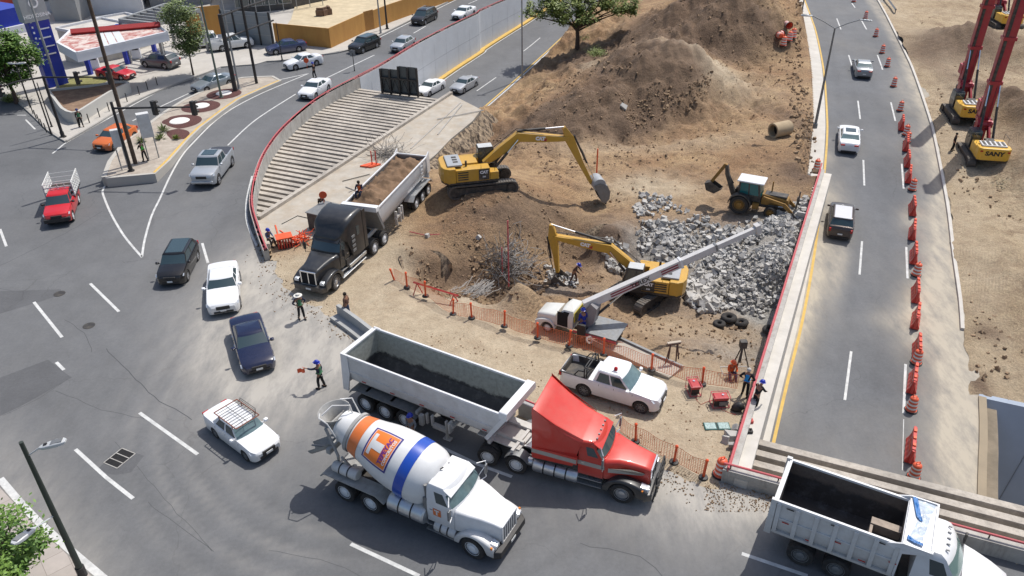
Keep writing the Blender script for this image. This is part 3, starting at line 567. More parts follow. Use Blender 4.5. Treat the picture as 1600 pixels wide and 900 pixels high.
mid = [Vector((p.x, p.y, zl(p.y)*.5+.2)) for p in far]; ribbon(mb, mid, .146, .152, 0, .05)
mb.build('panel_joints', mat('joint_grey', (.40, .42, .44), .9), t)
mb = MB(); ribbon(mb, RAIL, -.17, .09, -.155, -.0); ribbon(mb, RAIL, -.17, .09, -.155); mb.build('red_coping', M_REDP, t)
mb = MB(); mb.tube([p+Vector((0, 0, .02)) for p in RAIL], .055, 6); mb.build('pipe_rail', M_REDP, t, smooth=60)
mb = MB()
for i in range(2, len(RAIL), 3): mb.box(RAIL[i]+Vector((0, 0, -.08)), (.08, .08, .16))
mb.build('rail_bracket', M_BLK, t)
mb = MB(); kb = [Vector((p.x, p.y, zl(p.y)+.18)) for p in far]; ribbon(mb, kb, .15, .75, 0, .3); mb.build('yellow_kerb', M_YELP, kind='structure')
mb = MB(); kb = [Vector((p.x, p.y, zl(p.y)+.006)) for p in far]; ribbon(mb, kb, .86, 1.0, 0); mb.build('kerb_line', M_WHT, kind='structure')
n = Nd('weathered_beam'); c = n.mix(n.ramp(n.noise(.22, 6, .7, dist=.5), .42, .62, 0, .75), (.50, .45, .385), (.27, .245, .215)); c = n.mix(n.ramp(n.noise(3, 6, .75), .45, .7, 0, .55), c, (.18, .155, .13)); n.bump(n.noise(14, 5, .8), .5, .02); M_BEAM = n.done(c, .92)
t = thing('beam_deck', 'row of parallel concrete beams over the left underpass beside the curved wall', 'beam deck')
r2 = [(p.x, p.y) for p in RAIL]
def hit(o, d):
 best = None
 for (ax, ay), (bx_, by) in zip(r2[:-1], r2[1:]):
  ex, ey = bx_-ax, by-ay; den = d.x*ey-d.y*ex
  if abs(den) < 1e-9: continue
  s = ((ax-o.x)*ey-(ay-o.y)*ex)/den; u = ((ax-o.x)*d.y-(ay-o.y)*d.x)/den
  if 0 <= u <= 1 and s > 0 and (best is None or s < best): best = s
 return best
NB = 38; Ls = (SL1-SL0).length
for i in range(NB):
 o = SL0+SD*(i+.3)*Ls/NB; s = hit(o, BD)
 if not s or s < .4: continue
 mb = MB(); M = frame(o+Vector((0, 0, 0)), BD, SD); L_ = s+.1
 g = random.Random(i); M = M @ T(0, 0, 0)
 sgn = 1 if (M.to_3x3() @ Vector((0, 0, 1))).z > 0 else -1
 z1, z0 = (-.42, -1.25) if sgn > 0 else (.42, 1.25)
 mb.bx(-.25, L_, -.225+g.uniform(-.015, .015), .225+g.uniform(-.015, .015), z0, z1+g.uniform(-.02, .02), M); mb.build('beam', M_BEAM, t, bev=.02, fix=True)
M_SLAB = mat('dusty_concrete', (.43, .395, .34), .92, 0, .16, .8, .35, 8, dirt=.8, dirtcol=(.37, .295, .21))
mb = MB(); sp = [SL0+SD*-.6, SL1+SD*1.2, G(418, 388, 0), G(425, 376, 0), G(470, 382, 0), G(545, 345, 0), G(616, 294, 0), G(680, 243, 0), G(704, 218, 0), G(738, 190, 0), G(752, 172, 0)]
mb2 = MB(); ribbon(mb2, [Vector((SL0.x, SL0.y, -.3))-SD*.8, Vector((SL1.x, SL1.y, -.3))+SD], .02, .5, 0, 6.5); mb2.build('under_slab_wall', M_CONC, kind='structure', fix=True)
mb2 = MB(); e_ = SL0-SD*.7; f_ = G(752, 172, 0); ribbon(mb2, [Vector((e_.x, e_.y, -.2)), Vector((f_.x, f_.y, -.2))], -.4, 0, 0, 6.5); mb2.build('slab_end_wall', M_CONC, kind='structure', fix=True)
mb.plate([(p.x, p.y) for p in sp], -.45, .05); mb.build('concrete_slab', M_SLAB, kind='structure', fix=True)
mb = MB(); ribbon(mb, [SL0-SD*.6+Vector((0, 0, .3)), SL1+SD*1.0+Vector((0, 0, .3))], 0, .35, 0, .5); mb.build('slab_kerb', M_BEAM, kind='structure', fix=True)
t = thing('parapet_wall', 'pale parapet wall with red pipe rail between excavation and right road', 'wall')
mb = MB(); wd = (WALLR[1]-WALLR[0]).normalized(); W = [WALLR[0]-wd*.3+(WALLR[1]-WALLR[0])*k/20 for k in range(21)]
for k, p in enumerate(W): p.z = np.interp(k, [0, 10, 20], [.72, .5, .05])
ribbon(mb, W, -.38, .0, 0, 6); mb.build('wall_body', M_CONC, t, fix=True)
M_PALEC = mat('pale_concrete', (.56, .53, .48), .9, 0, .1, .8, .3, 8, dirt=.25, dirtcol=(.38, .33, .26))
mb = MB(); ribbon(mb, W, -.95, -.36, -.28, 6); mb.build('outer_ledge', M_PALEC, t, fix=True)
mb = MB(); rl_ = [Vector((p.x, p.y, max(p.z+.18, .55)))+Vector((-wd.y, wd.x, 0))*-.05 for p in W[:21]]; mb.tube(rl_, .055, 6); mb.build('pipe_rail', M_REDP, t, smooth=60)
mb = MB(); ribbon(mb, [p+Vector((0, 0, .004)) for p in W], -.12, .0, 0); mb.build('red_edge', M_REDP, t)
for k in range(0, 21, 2):
 mb = MB(); mb.tube([W[k]+Vector((-wd.y, wd.x, 0))*-.05, rl_[k]], .03, 5); mb.build('rail_post', M_REDP, t)
KB = [Vector((p.x, p.y, zr(p.y)+.16)) for p in YL]
mb = MB(); ribbon(mb, KB, .2, 1.35, 0, .5); mb.build('sunken_road_kerb', M_PALEC, kind='structure', fix=True)
mb = MB(); ribbon(mb, [Vector((p.x, p.y, zr(p.y)+.17)) for p in RD if p.y > 40], -.1, .12, 0, .4); mb.build('road_edging', M_PALEC, kind='structure', fix=True)
t = thing('bridge_parapet', 'grey concrete parapet with red pipe rail behind the dump truck', 'parapet')
mb = MB(); Q = [BR0+BRU*k for k in (0, 2.5, 10, 30, 70)]; Q = [Vector((p.x, p.y, .74)) for p in Q]; ribbon(mb, Q, -.2, .15, 0, 2.2); mb.build('wall_body', M_CONC, t, fix=True)
mb = MB(); mb.tube([Vector((p.x, p.y, .95)) for p in Q], .055, 6); mb.build('pipe_rail', M_REDP, t, smooth=60)
for k in range(0, 18, 2):
 mb = MB(); p = BR0+BRU*(k+.3); mb.cyl((p.x, p.y, .7), (p.x, p.y, .95), .03, n=6); mb.build('rail_post', M_BLK, t)
t = thing('bridge_beams', 'set of parallel concrete beams across the right road beside the bridge parapet', 'beam deck')
for k in range(5):
 off = .38+k*.74; a = BR0+BRN*off; wd_ = (WALLR[1]-WALLR[0]).normalized(); q_ = WALLR[0]-BR0; t_ = (off-q_.dot(BRN))/wd_.dot(BRN); o = a+BRU*((q_+wd_*t_).dot(BRU)+.1); M = frame(o, BRU, BRN); mb = MB(); mb.bx(-.4, 60, -.2, .2, -1.4, -.28, M); mb.build('beam', M_BEAM, t, bev=.02, fix=True)
t = thing('cut_wall', 'smooth blue-grey retaining wall of the deep cut at lower right', 'wall')
a = BW0+BWd*-.1; mb = MB(); b = a+BWd*45
P0 = [Vector((a.x, a.y, zr(a.y)+.03)), Vector((b.x, b.y, zr(a.y)+.2))]; bt = [p+bwn*7.5+Vector((0, 0, -13)) for p in P0]; bk = [p-bwn*.4 for p in P0]
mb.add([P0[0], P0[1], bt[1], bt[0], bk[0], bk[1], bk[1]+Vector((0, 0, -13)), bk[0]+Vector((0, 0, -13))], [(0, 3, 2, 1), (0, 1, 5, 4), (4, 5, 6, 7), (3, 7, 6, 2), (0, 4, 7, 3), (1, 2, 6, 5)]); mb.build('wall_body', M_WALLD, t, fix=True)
mb = MB(); mb.tube([P0[0]+bwn*.2+BWd*3.4+Vector((0, 0, -.3)), P0[0]+bwn*3.6+BWd*1.7+Vector((0, 0, -6.2))], .02, 4); mb.build('diagonal_seam', mat('joint_grey2', (.2, .22, .24), .9), t)
t = thing('edge_wall', 'weathered brown concrete wall along the right road edge above the deep cut', 'wall')
ew = [Vector((p.x+.55, p.y, zr(p.y)+.1)) for p in RD if p.y < BW0.y+.5]
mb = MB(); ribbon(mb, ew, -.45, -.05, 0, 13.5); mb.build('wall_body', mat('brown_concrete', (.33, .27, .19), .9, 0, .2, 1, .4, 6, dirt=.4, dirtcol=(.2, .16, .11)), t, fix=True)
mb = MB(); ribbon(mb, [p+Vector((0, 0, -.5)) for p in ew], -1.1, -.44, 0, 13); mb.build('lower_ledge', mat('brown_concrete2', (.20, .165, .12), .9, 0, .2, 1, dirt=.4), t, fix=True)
t = thing('guard_rail', 'grey metal guard rail starting at the top beside the sandy ground', 'guard rail')
a = GZ(1398, 22, zr); b = a+(GZ(1368, -20, zr)-a)*2.5; mb = MB(); mb.tube([a+Vector((0, 0, .6)), b+Vector((0, 0, .6))], .16, 4); mb.build('rail', M_STEEL, t)
for k in range(6):
 mb = MB(); p = a.lerp(b, k/5); mb.cyl(p, p+Vector((0, 0, .65)), .07, n=6); mb.build('post', M_STEEL, t)
M_PAVE = mat('pale_pavement', (.47, .445, .405), .9, 0, .1, .35, .2, 7, dirt=.4, dirtcol=(.33, .30, .26))
def pplate(name, pts, z0, z1, m, **k):
 mb = MB(); P = [G(x, y, z1).xy for x, y in pts]; mb.plate([tuple(p) for p in P], z0, z1); return mb.build(name, m, kind=k.get('kind', 'structure'), fix=True, bev=k.get('bev', 0))
city = [(103, 220), (150, 193), (200, 163), (262, 135), (322, 113), (345, 104), (400, 100), (417, 95), (446, 93), (500, 85), (545, 77), (592, 55), (712, -4), (900, -110), (400, -260), (-600, -140), (-300, 90), (-60, 130), (0, 146), (20, 152), (50, 178), (76, 203)]
pplate('city_pavement', city, -.2, .13, M_PAVE)
M_KERB = mat('kerb_stone', (.36, .35, .33), .9, 0, .15, 1, dirt=.4)
mb = MB(); ribbon(mb, smooth_line([G(x, y, .16) for x, y in city[0:5]], 1), -.06, .14, 0, .3); ribbon(mb, smooth_line([G(x, y, .16) for x, y in city[7:13]], 1), -.06, .14, 0, .3); ribbon(mb, smooth_line([G(x, y, .16) for x, y in [(0, 146), (20, 152), (50, 178), (76, 203), (103, 220)]], 1), -.1, .14, 0, .3); mb.build('city_kerb', M_KERB, kind='structure', fix=True)
n = Nd('paving_slabs'); vec = n.pos((1, 1, 1, .86)); br = n.N.new('ShaderNodeTexBrick'); n.L.new(vec, br.inputs[0]); br.offset = 0; br.inputs['Scale'].default_value = 1; br.inputs['Mortar Size'].default_value = .012; br.inputs['Brick Width'].default_value = .9; br.inputs['Row Height'].default_value = .9
br.inputs['Color1'].default_value = (.43, .38, .345, 1); br.inputs['Color2'].default_value = (.39, .345, .31, 1); br.inputs['Mortar'].default_value = (.22, .19, .17, 1)
M_SLABS = n.done(n.mix(n.ramp(n.noise(1.5, 6, .7), .35, .7, 0, .5), br.outputs[0], (.30, .27, .24)), .9)
pplate('near_pavement', [(-40, 760), (0, 762), (55, 822), (148, 905), (170, 925), (150, 1100), (-200, 1100), (-200, 760)], -.2, .13, M_SLABS)
isl = [(170, 290), (178, 262), (197, 231), (242, 195), (266, 177), (293, 160), (350, 133), (380, 126), (400, 125), (425, 124), (436, 130), (400, 146), (370, 160), (345, 178), (310, 205), (290, 225), (275, 245), (262, 262), (243, 283)]
def isz(y): return float(np.interp(y, [56, 60, 66, 84], [.78, .62, .36, .28]))
IP = [G(x, y, 0) for x, y in isl]; nI = len(IP); c_ = sum(IP, Vector())/nI
mb = MB(); vs = [Vector((p.x, p.y, 0)) for p in IP]+[Vector((p.x, p.y, isz(p.y))) for p in IP]
inn = [p+(c_-p).normalized()*.28 if False else p for p in IP]
mb.add(vs, [(i, (i+1) % nI, (i+1) % nI+nI, i+nI) for i in range(nI)]+[tuple(range(nI, 2*nI))]); mb.build('traffic_island', mat('island_soil', (.42, .37, .31), .95, 0, .2, 1.2, .5, 7, dirt=.6, dirtcol=(.24, .19, .15)), kind='structure', fix=True)
M_KL = mat('island_kerb_conc', (.46, .44, .40), .9, 0, .12, 1, dirt=.35)
loop = [Vector((p.x, p.y, isz(p.y)+.02)) for p in IP]+[Vector((IP[0].x, IP[0].y, isz(IP[0].y)+.02))]
mb = MB(); ribbon(mb, loop, -.02, .34, .02, .9); mb.build('island_kerb', M_KL, kind='structure', fix=True)
mb = MB(); ys_ = [Vector((p.x, p.y, isz(p.y)+.05)) for p in IP[10:]]; ribbon(mb, ys_, -.04, .16, 0, .25); mb.build('yellow_kerb_paint', M_YELP, kind='structure', fix=True)
M_MULCH = mat('red_mulch', (.095, .04, .035), .95, 0, .4, 8, .8, 14)
M_WGRAV = mat('white_gravel', (.7, .68, .64), .9, 0, .15, 9, .6, 14)
for i, (x, y, r) in enumerate([(350, 147, 1.75), (314, 167, 1.85), (281, 191, 2.0), (262, 214, 1.9)]):
 p = G(x, y, .3); z = isz(p.y)+.01; mb = MB(); mb.lathe([(0, .10), (r*.6, .09), (r, .0)], 28, T(p.x, p.y, z)); mb.build('mulch_bed', M_MULCH, kind='structure', fix=True)
 if i < 3:
  mb = MB(); mb.lathe([(0, .14), (r*.42, .135), (r*.47, .07)], 20, T(p.x, p.y, z+.01)); mb.build('white_gravel_disc', M_WGRAV, kind='structure', fix=True)
def cliff(name, top, bot, seed, amp=.28):
 A = smooth_line(top, .25); n_ = len(A); B = []; L0 = smooth_line(bot, .1)
 for i in range(n_): B.append(L0[int(i/(n_-1)*(len(L0)-1))])
 def f(u, v):
  i = min(int(u*(n_-1)), n_-1); p = A[i].lerp(B[i], v); o_ = (B[i]-A[i]); o_.z = 0
  if o_.length < .05: o_ = Vector((0, -1, 0))
  o_.normalize(); w_ = noise.noise(Vector((u*n_*.25*1.6, seed, v*.5)))+.6*noise.noise(Vector((u*n_*.25*4.5, seed+5, v*1.2))); e = min(1, 5*v+.15)*min(1, (1-v)*4+.2)*min(1, 6*u, 6*(1-u)+.05)
  return tuple(p+o_*(amp*w_*e+.12*math.sin(v*PI))+Vector((0, 0, .1*noise.noise(p*2))))
 g = MB(); g.grid(f, n_-1, 12); return g.build(name, M_CLIFF, kind='structure', smooth=70)
n = Nd('cut_earth_face'); wv = n.noise(1., 6, .7, n.pos((3.2, 3.2, .7))); c = n.mix(n.ramp(wv, .43, .56), (.075, .055, .04), (.36, .275, .185)); n.bump(n.noise(1., 7, .75, n.pos((5, 5, 1.2))), 1., .15); M_CLIFF = n.done(c, .95)
cliff('cut_face', [G(759, 172, -.05), G(748, 182, .0), G(734, 196, .0), G(702, 221, .0), G(682, 243, .0), G(664, 258, .02)], [G(782, 192, -1.9), G(765, 222, -1.9), G(742, 242, -1.6), G(722, 254, -1.4), G(705, 262, -1.0), G(682, 268, -.4)], 3, .5)
cliff('cut_face', [G(622, 402, .14), G(640, 392, .16), G(668, 390, .16), G(694, 398, .12), G(706, 412, 0)], [G(630, 424, -.35), G(648, 438, -1.1), G(668, 442, -1.35), G(694, 442, -1.4), G(708, 432, -1.3)], 9, .3)
cliff('cut_face', [G(915, 362, -.7), G(935, 352, -.55), G(955, 352, -.5), G(968, 368, -.6)], [G(918, 392, -2.1), G(938, 398, -2.3), G(960, 398, -2.3), G(974, 388, -2.1)], 14, .3)
# ================================================================ wheels and cars
_wh = {}
def wheel_mesh(r, wd, kind):
 k = (r, wd, kind)
 if k in _wh: return _wh[k]
 mb = MB(); rr = r*.66; h = wd/2
 mb.lathe([(rr*.8, -h*.75), (rr, -h*.9), (r*.93, -h), (r, -h*.72), (r, h*.72), (r*.93, h), (rr, h*.9), (rr*.8, h*.75)], 26, axis='y')
 t = mb.build('tmp', M_TYRE, smooth=40, fix=True); tm = t.data; bpy.data.objects.remove(t)
 mb = MB()
 if kind == 'truck':
  mb.lathe([(rr*1.0, h*.86), (rr*.93, h*.9), (rr*.86, h*.5), (rr*.5, h*.35), (rr*.45, h*.8), (rr*.25, h*.95), (0, h*.95)], 20, axis='y')
  mb.lathe([(0, -h*.7), (rr, -h*.7)], 16, axis='y')
  for i in range(10):
   a = i*PI/5; mb.cyl((math.cos(a)*rr*.62, h*.4, math.sin(a)*rr*.62), (math.cos(a)*rr*.62, h*.55, math.sin(a)*rr*.62), .02, n=5)
 else:
  mb.lathe([(rr*1.0, h*.86), (rr*.9, h*.9), (rr*.86, h*.35)], 22, axis='y'); mb.lathe([(rr*.24, h*.86), (rr*.2, h*.92), (0, h*.93)], 12, axis='y')
  n = 5 if kind != 'many' else 9
  for i in range(n):
   a = i*2*PI/n; u = Vector((math.cos(a), 0, math.sin(a))); s = Vector((-math.sin(a), 0, math.cos(a))); w0 = rr*(.17 if n == 5 else .09)
   p = [u*rr*.1+s*w0, u*rr*.92+s*w0*.8, u*rr*.92-s*w0*.8, u*rr*.1-s*w0]
   mb.add([q+Vector((0, h*.84, 0)) for q in p]+[q+Vector((0, h*.5, 0)) for q in p], [(3, 2, 1, 0), (0, 1, 5, 4), (2, 3, 7, 6), (1, 2, 6, 5)])
 return _wh.setdefault(k, (tm, mb))
def add_wheel(parent, x, y, r=.33, wd=.22, kind='alloy', rim=None, name='wheel', dual=False, steer=0):
 tm, rmb = wheel_mesh(r, wd, kind); s = 1 if y > 0 else -1
 o = link(name, tm, parent, loc=(x, y, r), rot=(0, 0, (0 if s > 0 else PI)+steer))
 rim = rim or (M_RIMW if kind == 'truck' else M_RIM); key = (r, wd, kind, rim.name)
 if key not in _wh:
  q = rmb.build('tmp', rim, smooth=35, fix=False); _wh[key] = q.data; bpy.data.objects.remove(q)
 rm = link('rim', _wh[key], o)
 if kind != 'truck':
  kb = (r, wd, 'back')
  if kb not in _wh:
   mb = MB(); mb.lathe([(0, wd*.15), (r*.6, wd*.15)], 18, axis='y'); q = mb.build('tmp', M_DARK, fix=False); _wh[kb] = q.data; bpy.data.objects.remove(q)
  link('brake_disc', _wh[kb], o)
 if dual: link(name, tm, parent, loc=(x, y-s*wd*1.18, r))
 return o
def interp(tab, x): return float(np.interp(x, [t[0] for t in tab], [t[1] for t in tab]))
def smf(tab, x):   # smooth interpolation
 xs = [t[0] for t in tab]; ys = [t[1] for t in tab]
 if x <= xs[0]: return ys[0]
 if x >= xs[-1]: return ys[-1]
 i = max(k for k in range(len(xs)) if xs[k] <= x); i = min(i, len(xs)-2); t = (x-xs[i])/(xs[i+1]-xs[i])
 a = ys[max(i-1, 0)]; b = ys[i]; c = ys[i+1]; d = ys[min(i+2, len(ys)-1)]
 m0 = (c-a)*.5*(1 if i else 0); m1 = (d-b)*.5*(1 if i < len(xs)-2 else 0); m0 = max(min(m0, .25), -.25); m1 = max(min(m1, .25), -.25)
 t2 = t*t; t3 = t2*t; return (2*t3-3*t2+1)*b+(t3-2*t2+t)*m0+(-2*t3+3*t2)*c+(t3-t2)*m1
SPEC = {
'sedan': dict(L=4.85, W=1.84, H=1.45, wb=2.82, fo=.95, r=.335, top=[(0, .62), (.12, .72), (.5, .80), (1.45, .95), (2.2, .98), (3.6, 1.0), (4.1, 1.07), (4.6, 1.06), (4.78, .98), (4.85, .85)], gh=(1.35, 2.15, 3.35, 4.22), cr=.07),
'oldsedan': dict(L=4.33, W=1.64, H=1.38, wb=2.43, fo=.82, r=.29, top=[(0, .60), (.06, .70), (.4, .78), (1.2, .88), (2.2, .90), (3.5, .93), (4.2, .94), (4.3, .88), (4.33, .8)], gh=(1.18, 1.72, 3.0, 3.52), cr=.03),
'muscle': dict(L=5.04, W=1.90, H=1.48, wb=3.05, fo=.95, r=.36, top=[(0, .70), (.10, .80), (.5, .88), (1.5, 1.0), (2.2, 1.03), (3.8, 1.05), (4.4, 1.10), (4.9, 1.08), (5.0, .98), (5.04, .9)], gh=(1.55, 2.25, 3.5, 4.45), cr=.06),
'suv': dict(L=4.65, W=1.88, H=1.66, wb=2.72, fo=.92, r=.36, top=[(0, .72), (.10, .85), (.5, .95), (1.2, 1.06), (2.2, 1.08), (3.8, 1.12), (4.5, 1.13), (4.62, 1.0), (4.65, .8)], gh=(1.15, 1.8, 4.0, 4.52), cr=.07),
'hatch': dict(L=4.05, W=1.72, H=1.5, wb=2.55, fo=.78, r=.31, top=[(0, .66), (.10, .78), (.5, .88), (1.05, .98), (2, 1.0), (3.5, 1.04), (3.95, 1.02), (4.03, .9), (4.05, .75)], gh=(.95, 1.65, 3.3, 3.92), cr=.07),
'van': dict(L=5.1, W=1.98, H=1.78, wb=3.03, fo=.98, r=.35, top=[(0, .70), (.10, .82), (.5, .95), (1.0, 1.06), (2.2, 1.1), (4.3, 1.12), (4.95, 1.12), (5.06, 1.0), (5.1, .8)], gh=(.95, 1.85, 4.5, 5.0), cr=.08),
'pickup': dict(L=5.3, W=1.82, H=1.78, wb=3.0, fo=.9, r=.38, top=[(0, .80), (.08, .95), (.4, 1.03), (1.3, 1.12), (2.2, 1.14), (3.6, 1.14), (5.25, 1.14), (5.3, 1.1)], gh=(1.35, 2.0, 3.3, 3.55), cr=.06, bed=(3.68, 5.2), clear=.3),
'bigpickup': dict(L=5.85, W=2.06, H=1.97, wb=3.65, fo=1.0, r=.42, top=[(0, .95), (.06, 1.12), (.4, 1.2), (1.5, 1.27), (2.2, 1.27), (4.0, 1.27), (5.8, 1.27), (5.85, 1.2)], gh=(1.55, 2.15, 3.65, 3.9), cr=.07, bed=(4.05, 5.75), clear=.34),
}
def make_car(kind, name, label, cat, pm, group=None, rim=None, wk='alloy', glass=None, opts=''):
 S = SPEC[kind]; L_, W, H = S['L'], S['W'], S['H']; glass = glass or M_GLASS
 t = thing(name, label, cat, group=group); hx = L_/2; fa = hx-S['fo']; ra = fa-S['wb']; r = S['r']; ar = r*1.16; cl = S.get('clear', .19)
 def wid(x):
  u = abs(x)/hx; f = 1-.035*u*u
  if u > .80: f -= (.24 if x > 0 else .17)*((u-.80)/.20)**2.2
  return W/2*f
 xs = set(np.round(np.linspace(-hx, hx, 30), 3).tolist()+[round(hx-.04, 3), round(hx-.1, 3), round(-hx+.04, 3), round(-hx+.1, 3)])
 for a in (fa, ra):
  for k in range(13): xs.add(round(a+ar*math.cos(PI*k/12), 3))
  xs.add(round(a+ar+.004, 3)); xs.add(round(a-ar-.004, 3))
 bed = S.get('bed')
 if bed:
  b0, b1 = hx-bed[0], hx-bed[1]
  for q in (b0, b1): xs |= {round(q+.012, 3), round(q-.012, 3)}
 xs = sorted(xs, reverse=True); rows = []
 for x in xs:
  w_ = wid(x); zt = smf(S['top'], hx-x); zb = cl
  e = min(hx-abs(x), .22)/.22; zb = cl+.10*(1-e)**2
  for a in (fa, ra):
   if abs(x-a) <= ar: zb = max(zb, math.sqrt(max(ar*ar-(x-a)**2, 0))*1.0+r*.98)
  zb = min(zb, zt-.12); cr = S['cr']*min(1, e*1.0)
  z1 = max(zb+.015, cl+.20); z2 = max(zb+.03, cl+.42); z3 = max(zb+.04, zt-.12)
  z1 = min(z1, zt-.09); z2 = max(min(z2, zt-.08), z1+.005); z3 = max(z3, z2+.005); z3 = min(z3, zt-.02)
  inb = bed and (b1 < x < b0)
  if inb: row = [(w_*.965, zb), (w_, z1), (w_*1.0, z2), (w_*.99, z3), (w_*.955, zt), (w_*.86, zt-.005), (w_*.855, .72 if not 'tonneau' in opts else zt-.05), (0, .72 if not 'tonneau' in opts else zt-.05)]
  else: row = [(w_*.965, zb), (w_, z1), (w_*1.0, z2), (w_*.985, z3), (w_*.93, zt), (w_*.78, zt+cr*.45), (w_*.45, zt+cr*.85), (0, zt+cr)]
  rows.append((x, row))
 mb = MB(); n = 15; vs = []
 for x, row in rows:
  bow = lambda y: -.10*(y/(W/2))**2*max(0, (x-hx+.5)/.5) if x > hx-.5 else (.06*(y/(W/2))**2*max(0, (-hx+.5-x)/.5) if x < -hx+.5 else 0)
  ring = [(x+bow(y), y, z) for y, z in row]+[(x+bow(y), -y, z) for y, z in reversed(row[:-1])]; vs += ring
 fs = [(i*n+k, i*n+k+1, (i+1)*n+k+1, (i+1)*n+k) for i in range(len(rows)-1) for k in range(n-1)]
 fs += [tuple(range(n-1, -1, -1)), tuple(range((len(rows)-1)*n, len(rows)*n))]; mb.add(vs, fs)
 x0, x1, x2, x3 = [hx-q for q in S['gh']]; zb_ = lambda x: smf(S['top'], hx-x)
 zA = min(zb_(x0), zb_(x3), zb_((x0+x3)/2))-.03+(S['cr']*.3); hwA = W/2*.895; hwB = W/2*(.70 if kind not in ('van', 'suv', 'pickup', 'bigpickup') else .76)
 lv = [0, .5, .86, .95, 1.0]; fr = [0, .06, .44, .50, .86, .94, 1.0] if kind != 'van' else [0, .05, .33, .37, .66, .70, 1.0]
 if bed: fr = [0, .07, .48, .53, .92, .96, 1.0]
 nf = 6; rings = []
 for q in lv:
  s = q if q < .99 else 1; z = zA+(H-.045-zA)*q; hw = hwA+(hwB-hwA)*(s**1.25); xf = x0+(x1-x0)*s**.92; xr = x3+(x2-x3)*s**.92
  if q == 1.0: hw -= .05; xf -= .07; xr += .07; z = H-.02
  P = []
  for k in range(nf+1):      # front from right(-y) to left(+y)
   y = -1+2*k/nf; P.append((xf-.11*y*y*(1-.3*s), y*hw*.985, z))
  for f_ in fr[1:]: P.append((xf-.11+(xr-xf+.19)*f_ if f_ < 1 else xr+.08, hw*(1 if .05 < f_ < .9 else .985), z))
  for k in range(1, nf+1):
   y = 1-2*k/nf; P.append((xr+.08*y*y, y*hw*.985, z))
  for f_ in list(reversed(fr[1:-1])): P.append((xf-.11+(xr-xf+.19)*f_, -hw*(1 if .05 < f_ < .9 else .985), z))
  rings.append(P)
 nP = len(rings[0]); seg = ['F']*nf+['L%d' % k for k in range(len(fr)-1)]+['B']*nf+['R%d' % k for k in reversed(range(len(fr)-1))]
 parts = {}
 def cls(s, l):
  if l >= 2: return 'body'
  if s == 'F': return 'windshield'
  if s == 'B': return 'rear_window'
  k = int(s[1])
  if k in (1, 3): return 'side_window'+s[0]+str(k)
  if k == 4 and kind in ('van', 'suv', 'sedan', 'muscle', 'hatch') and l >= 0: return 'body' if kind in ('sedan', 'muscle') else 'body'
  return 'body'
 allv = [p for ring in rings for p in ring]; cols = {}
 for l in range(len(lv)-1):
  for k in range(nP):
   f = (l*nP+k, l*nP+(k+1) % nP, (l+1)*nP+(k+1) % nP, (l+1)*nP+k); cols.setdefault(cls(seg[k], l), []).append(f)
 top = (len(lv)-1)*nP
 cx = len(allv); allv = allv+[((x1+x2)/2, 0, H)]
 fsb = cols.pop('body')+[(top+k, top+(k+1) % nP, cx) for k in range(nP)]
 if kind == 'van':     # third side window
  pass
 mb.add(allv, fsb)
 nf0 = len(mb.f)
 for s in (1, -1):
  for xq in (x0-.02, x0+(x3-x0)*.47+.05, x0+(x3-x0)*.80):
   yq = wid(xq)*.985; zq = smf(S['top'], hx-xq); mb.bx(xq-.008, xq+.008, s*(yq-.02), s*(yq+.003), cl+.14, zq-.09)
 body = mb.build('body', pm, t, smooth=32, fix=False); body.data.materials.append(M_DARK); mi = [0]*nf0+[1]*(len(mb.f)-nf0); body.data.polygons.foreach_set('material_index', mi)
 for key, f in cols.items():
  used = sorted({i for q in f for i in q}); mp = {u: i for i, u in enumerate(used)}; g = MB(); g.add([allv[u] for u in used], [tuple(mp[i] for i in q) for q in f])
  g.build('side_window' if key.startswith('side') else key, M_GLASS if key.startswith('side') else glass, t, smooth=40)
 u = MB(); u.bx(-hx+.25, hx-.25, -W/2*.80, W/2*.80, cl-.02, .62 if not bed else .60); u.build('underbody', M_DARK, t)
 zf = smf(S['top'], .12); fw = wid(hx-.05)
 lampz = zf-.10; ll = .30 if kind != 'oldsedan' else .32
 for s in (1, -1):
  h = MB(); hh = .15 if kind not in ('oldsedan',) else .12
  h.add([(hx-.09, s*fw*.62, lampz-hh*.4), (hx-.30, s*(W/2*.955), lampz-.02), (hx-.42, s*(W/2*.965), lampz+hh*.75), (hx-.14, s*fw*.64, lampz+hh*.45),
   (hx-.30, s*fw*.6, lampz-hh*.4), (hx-.5, s*(W/2*.7), lampz-.02), (hx-.6, s*(W/2*.7), lampz+hh*.5), (hx-.4, s*fw*.6, lampz+hh*.3)], [(0, 1, 2, 3), (4, 7, 6, 5), (0, 4, 5, 1), (3, 2, 6, 7), (0, 3, 7, 4), (1, 5, 6, 2)])
  for q in range(len(h.v)): h.v[q] = (h.v[q][0]+.035, h.v[q][1]*1.012, h.v[q][2]+.012)
  h.build('headlight', M_LAMP, t, fix=True)
  zt_ = smf(S['top'], L_-.1); b = MB()
  if kind in ('suv', 'van', 'hatch', 'pickup', 'bigpickup'): b.bx(-hx-.012, -hx+.12, s*W/2*.72, s*W/2*.885, zt_-.30, zt_-.05)
  else: b.bx(-hx-.008, -hx+.12, s*W/2*.42, s*W/2*.815, zt_-.15, zt_-.03)
  b.build('taillight', M_RED, t, bev=.02)
  m = MB(); xm = x0-.22; m.xloft([(xm+.06, .07, .0, .10, .04), (xm-.02, .11, -.02, .13, .05), (xm-.09, .10, -.01, .12, .04)], M=T(0, s*(W/2+.10), zA+.07)); m.bx(xm-.05, xm, s*W/2*.9, s*(W/2+.06), zA+.08, zA+.12)
  m.build('mirror', pm if 'blackmirror' not in opts else M_BLK, t, smooth=40)
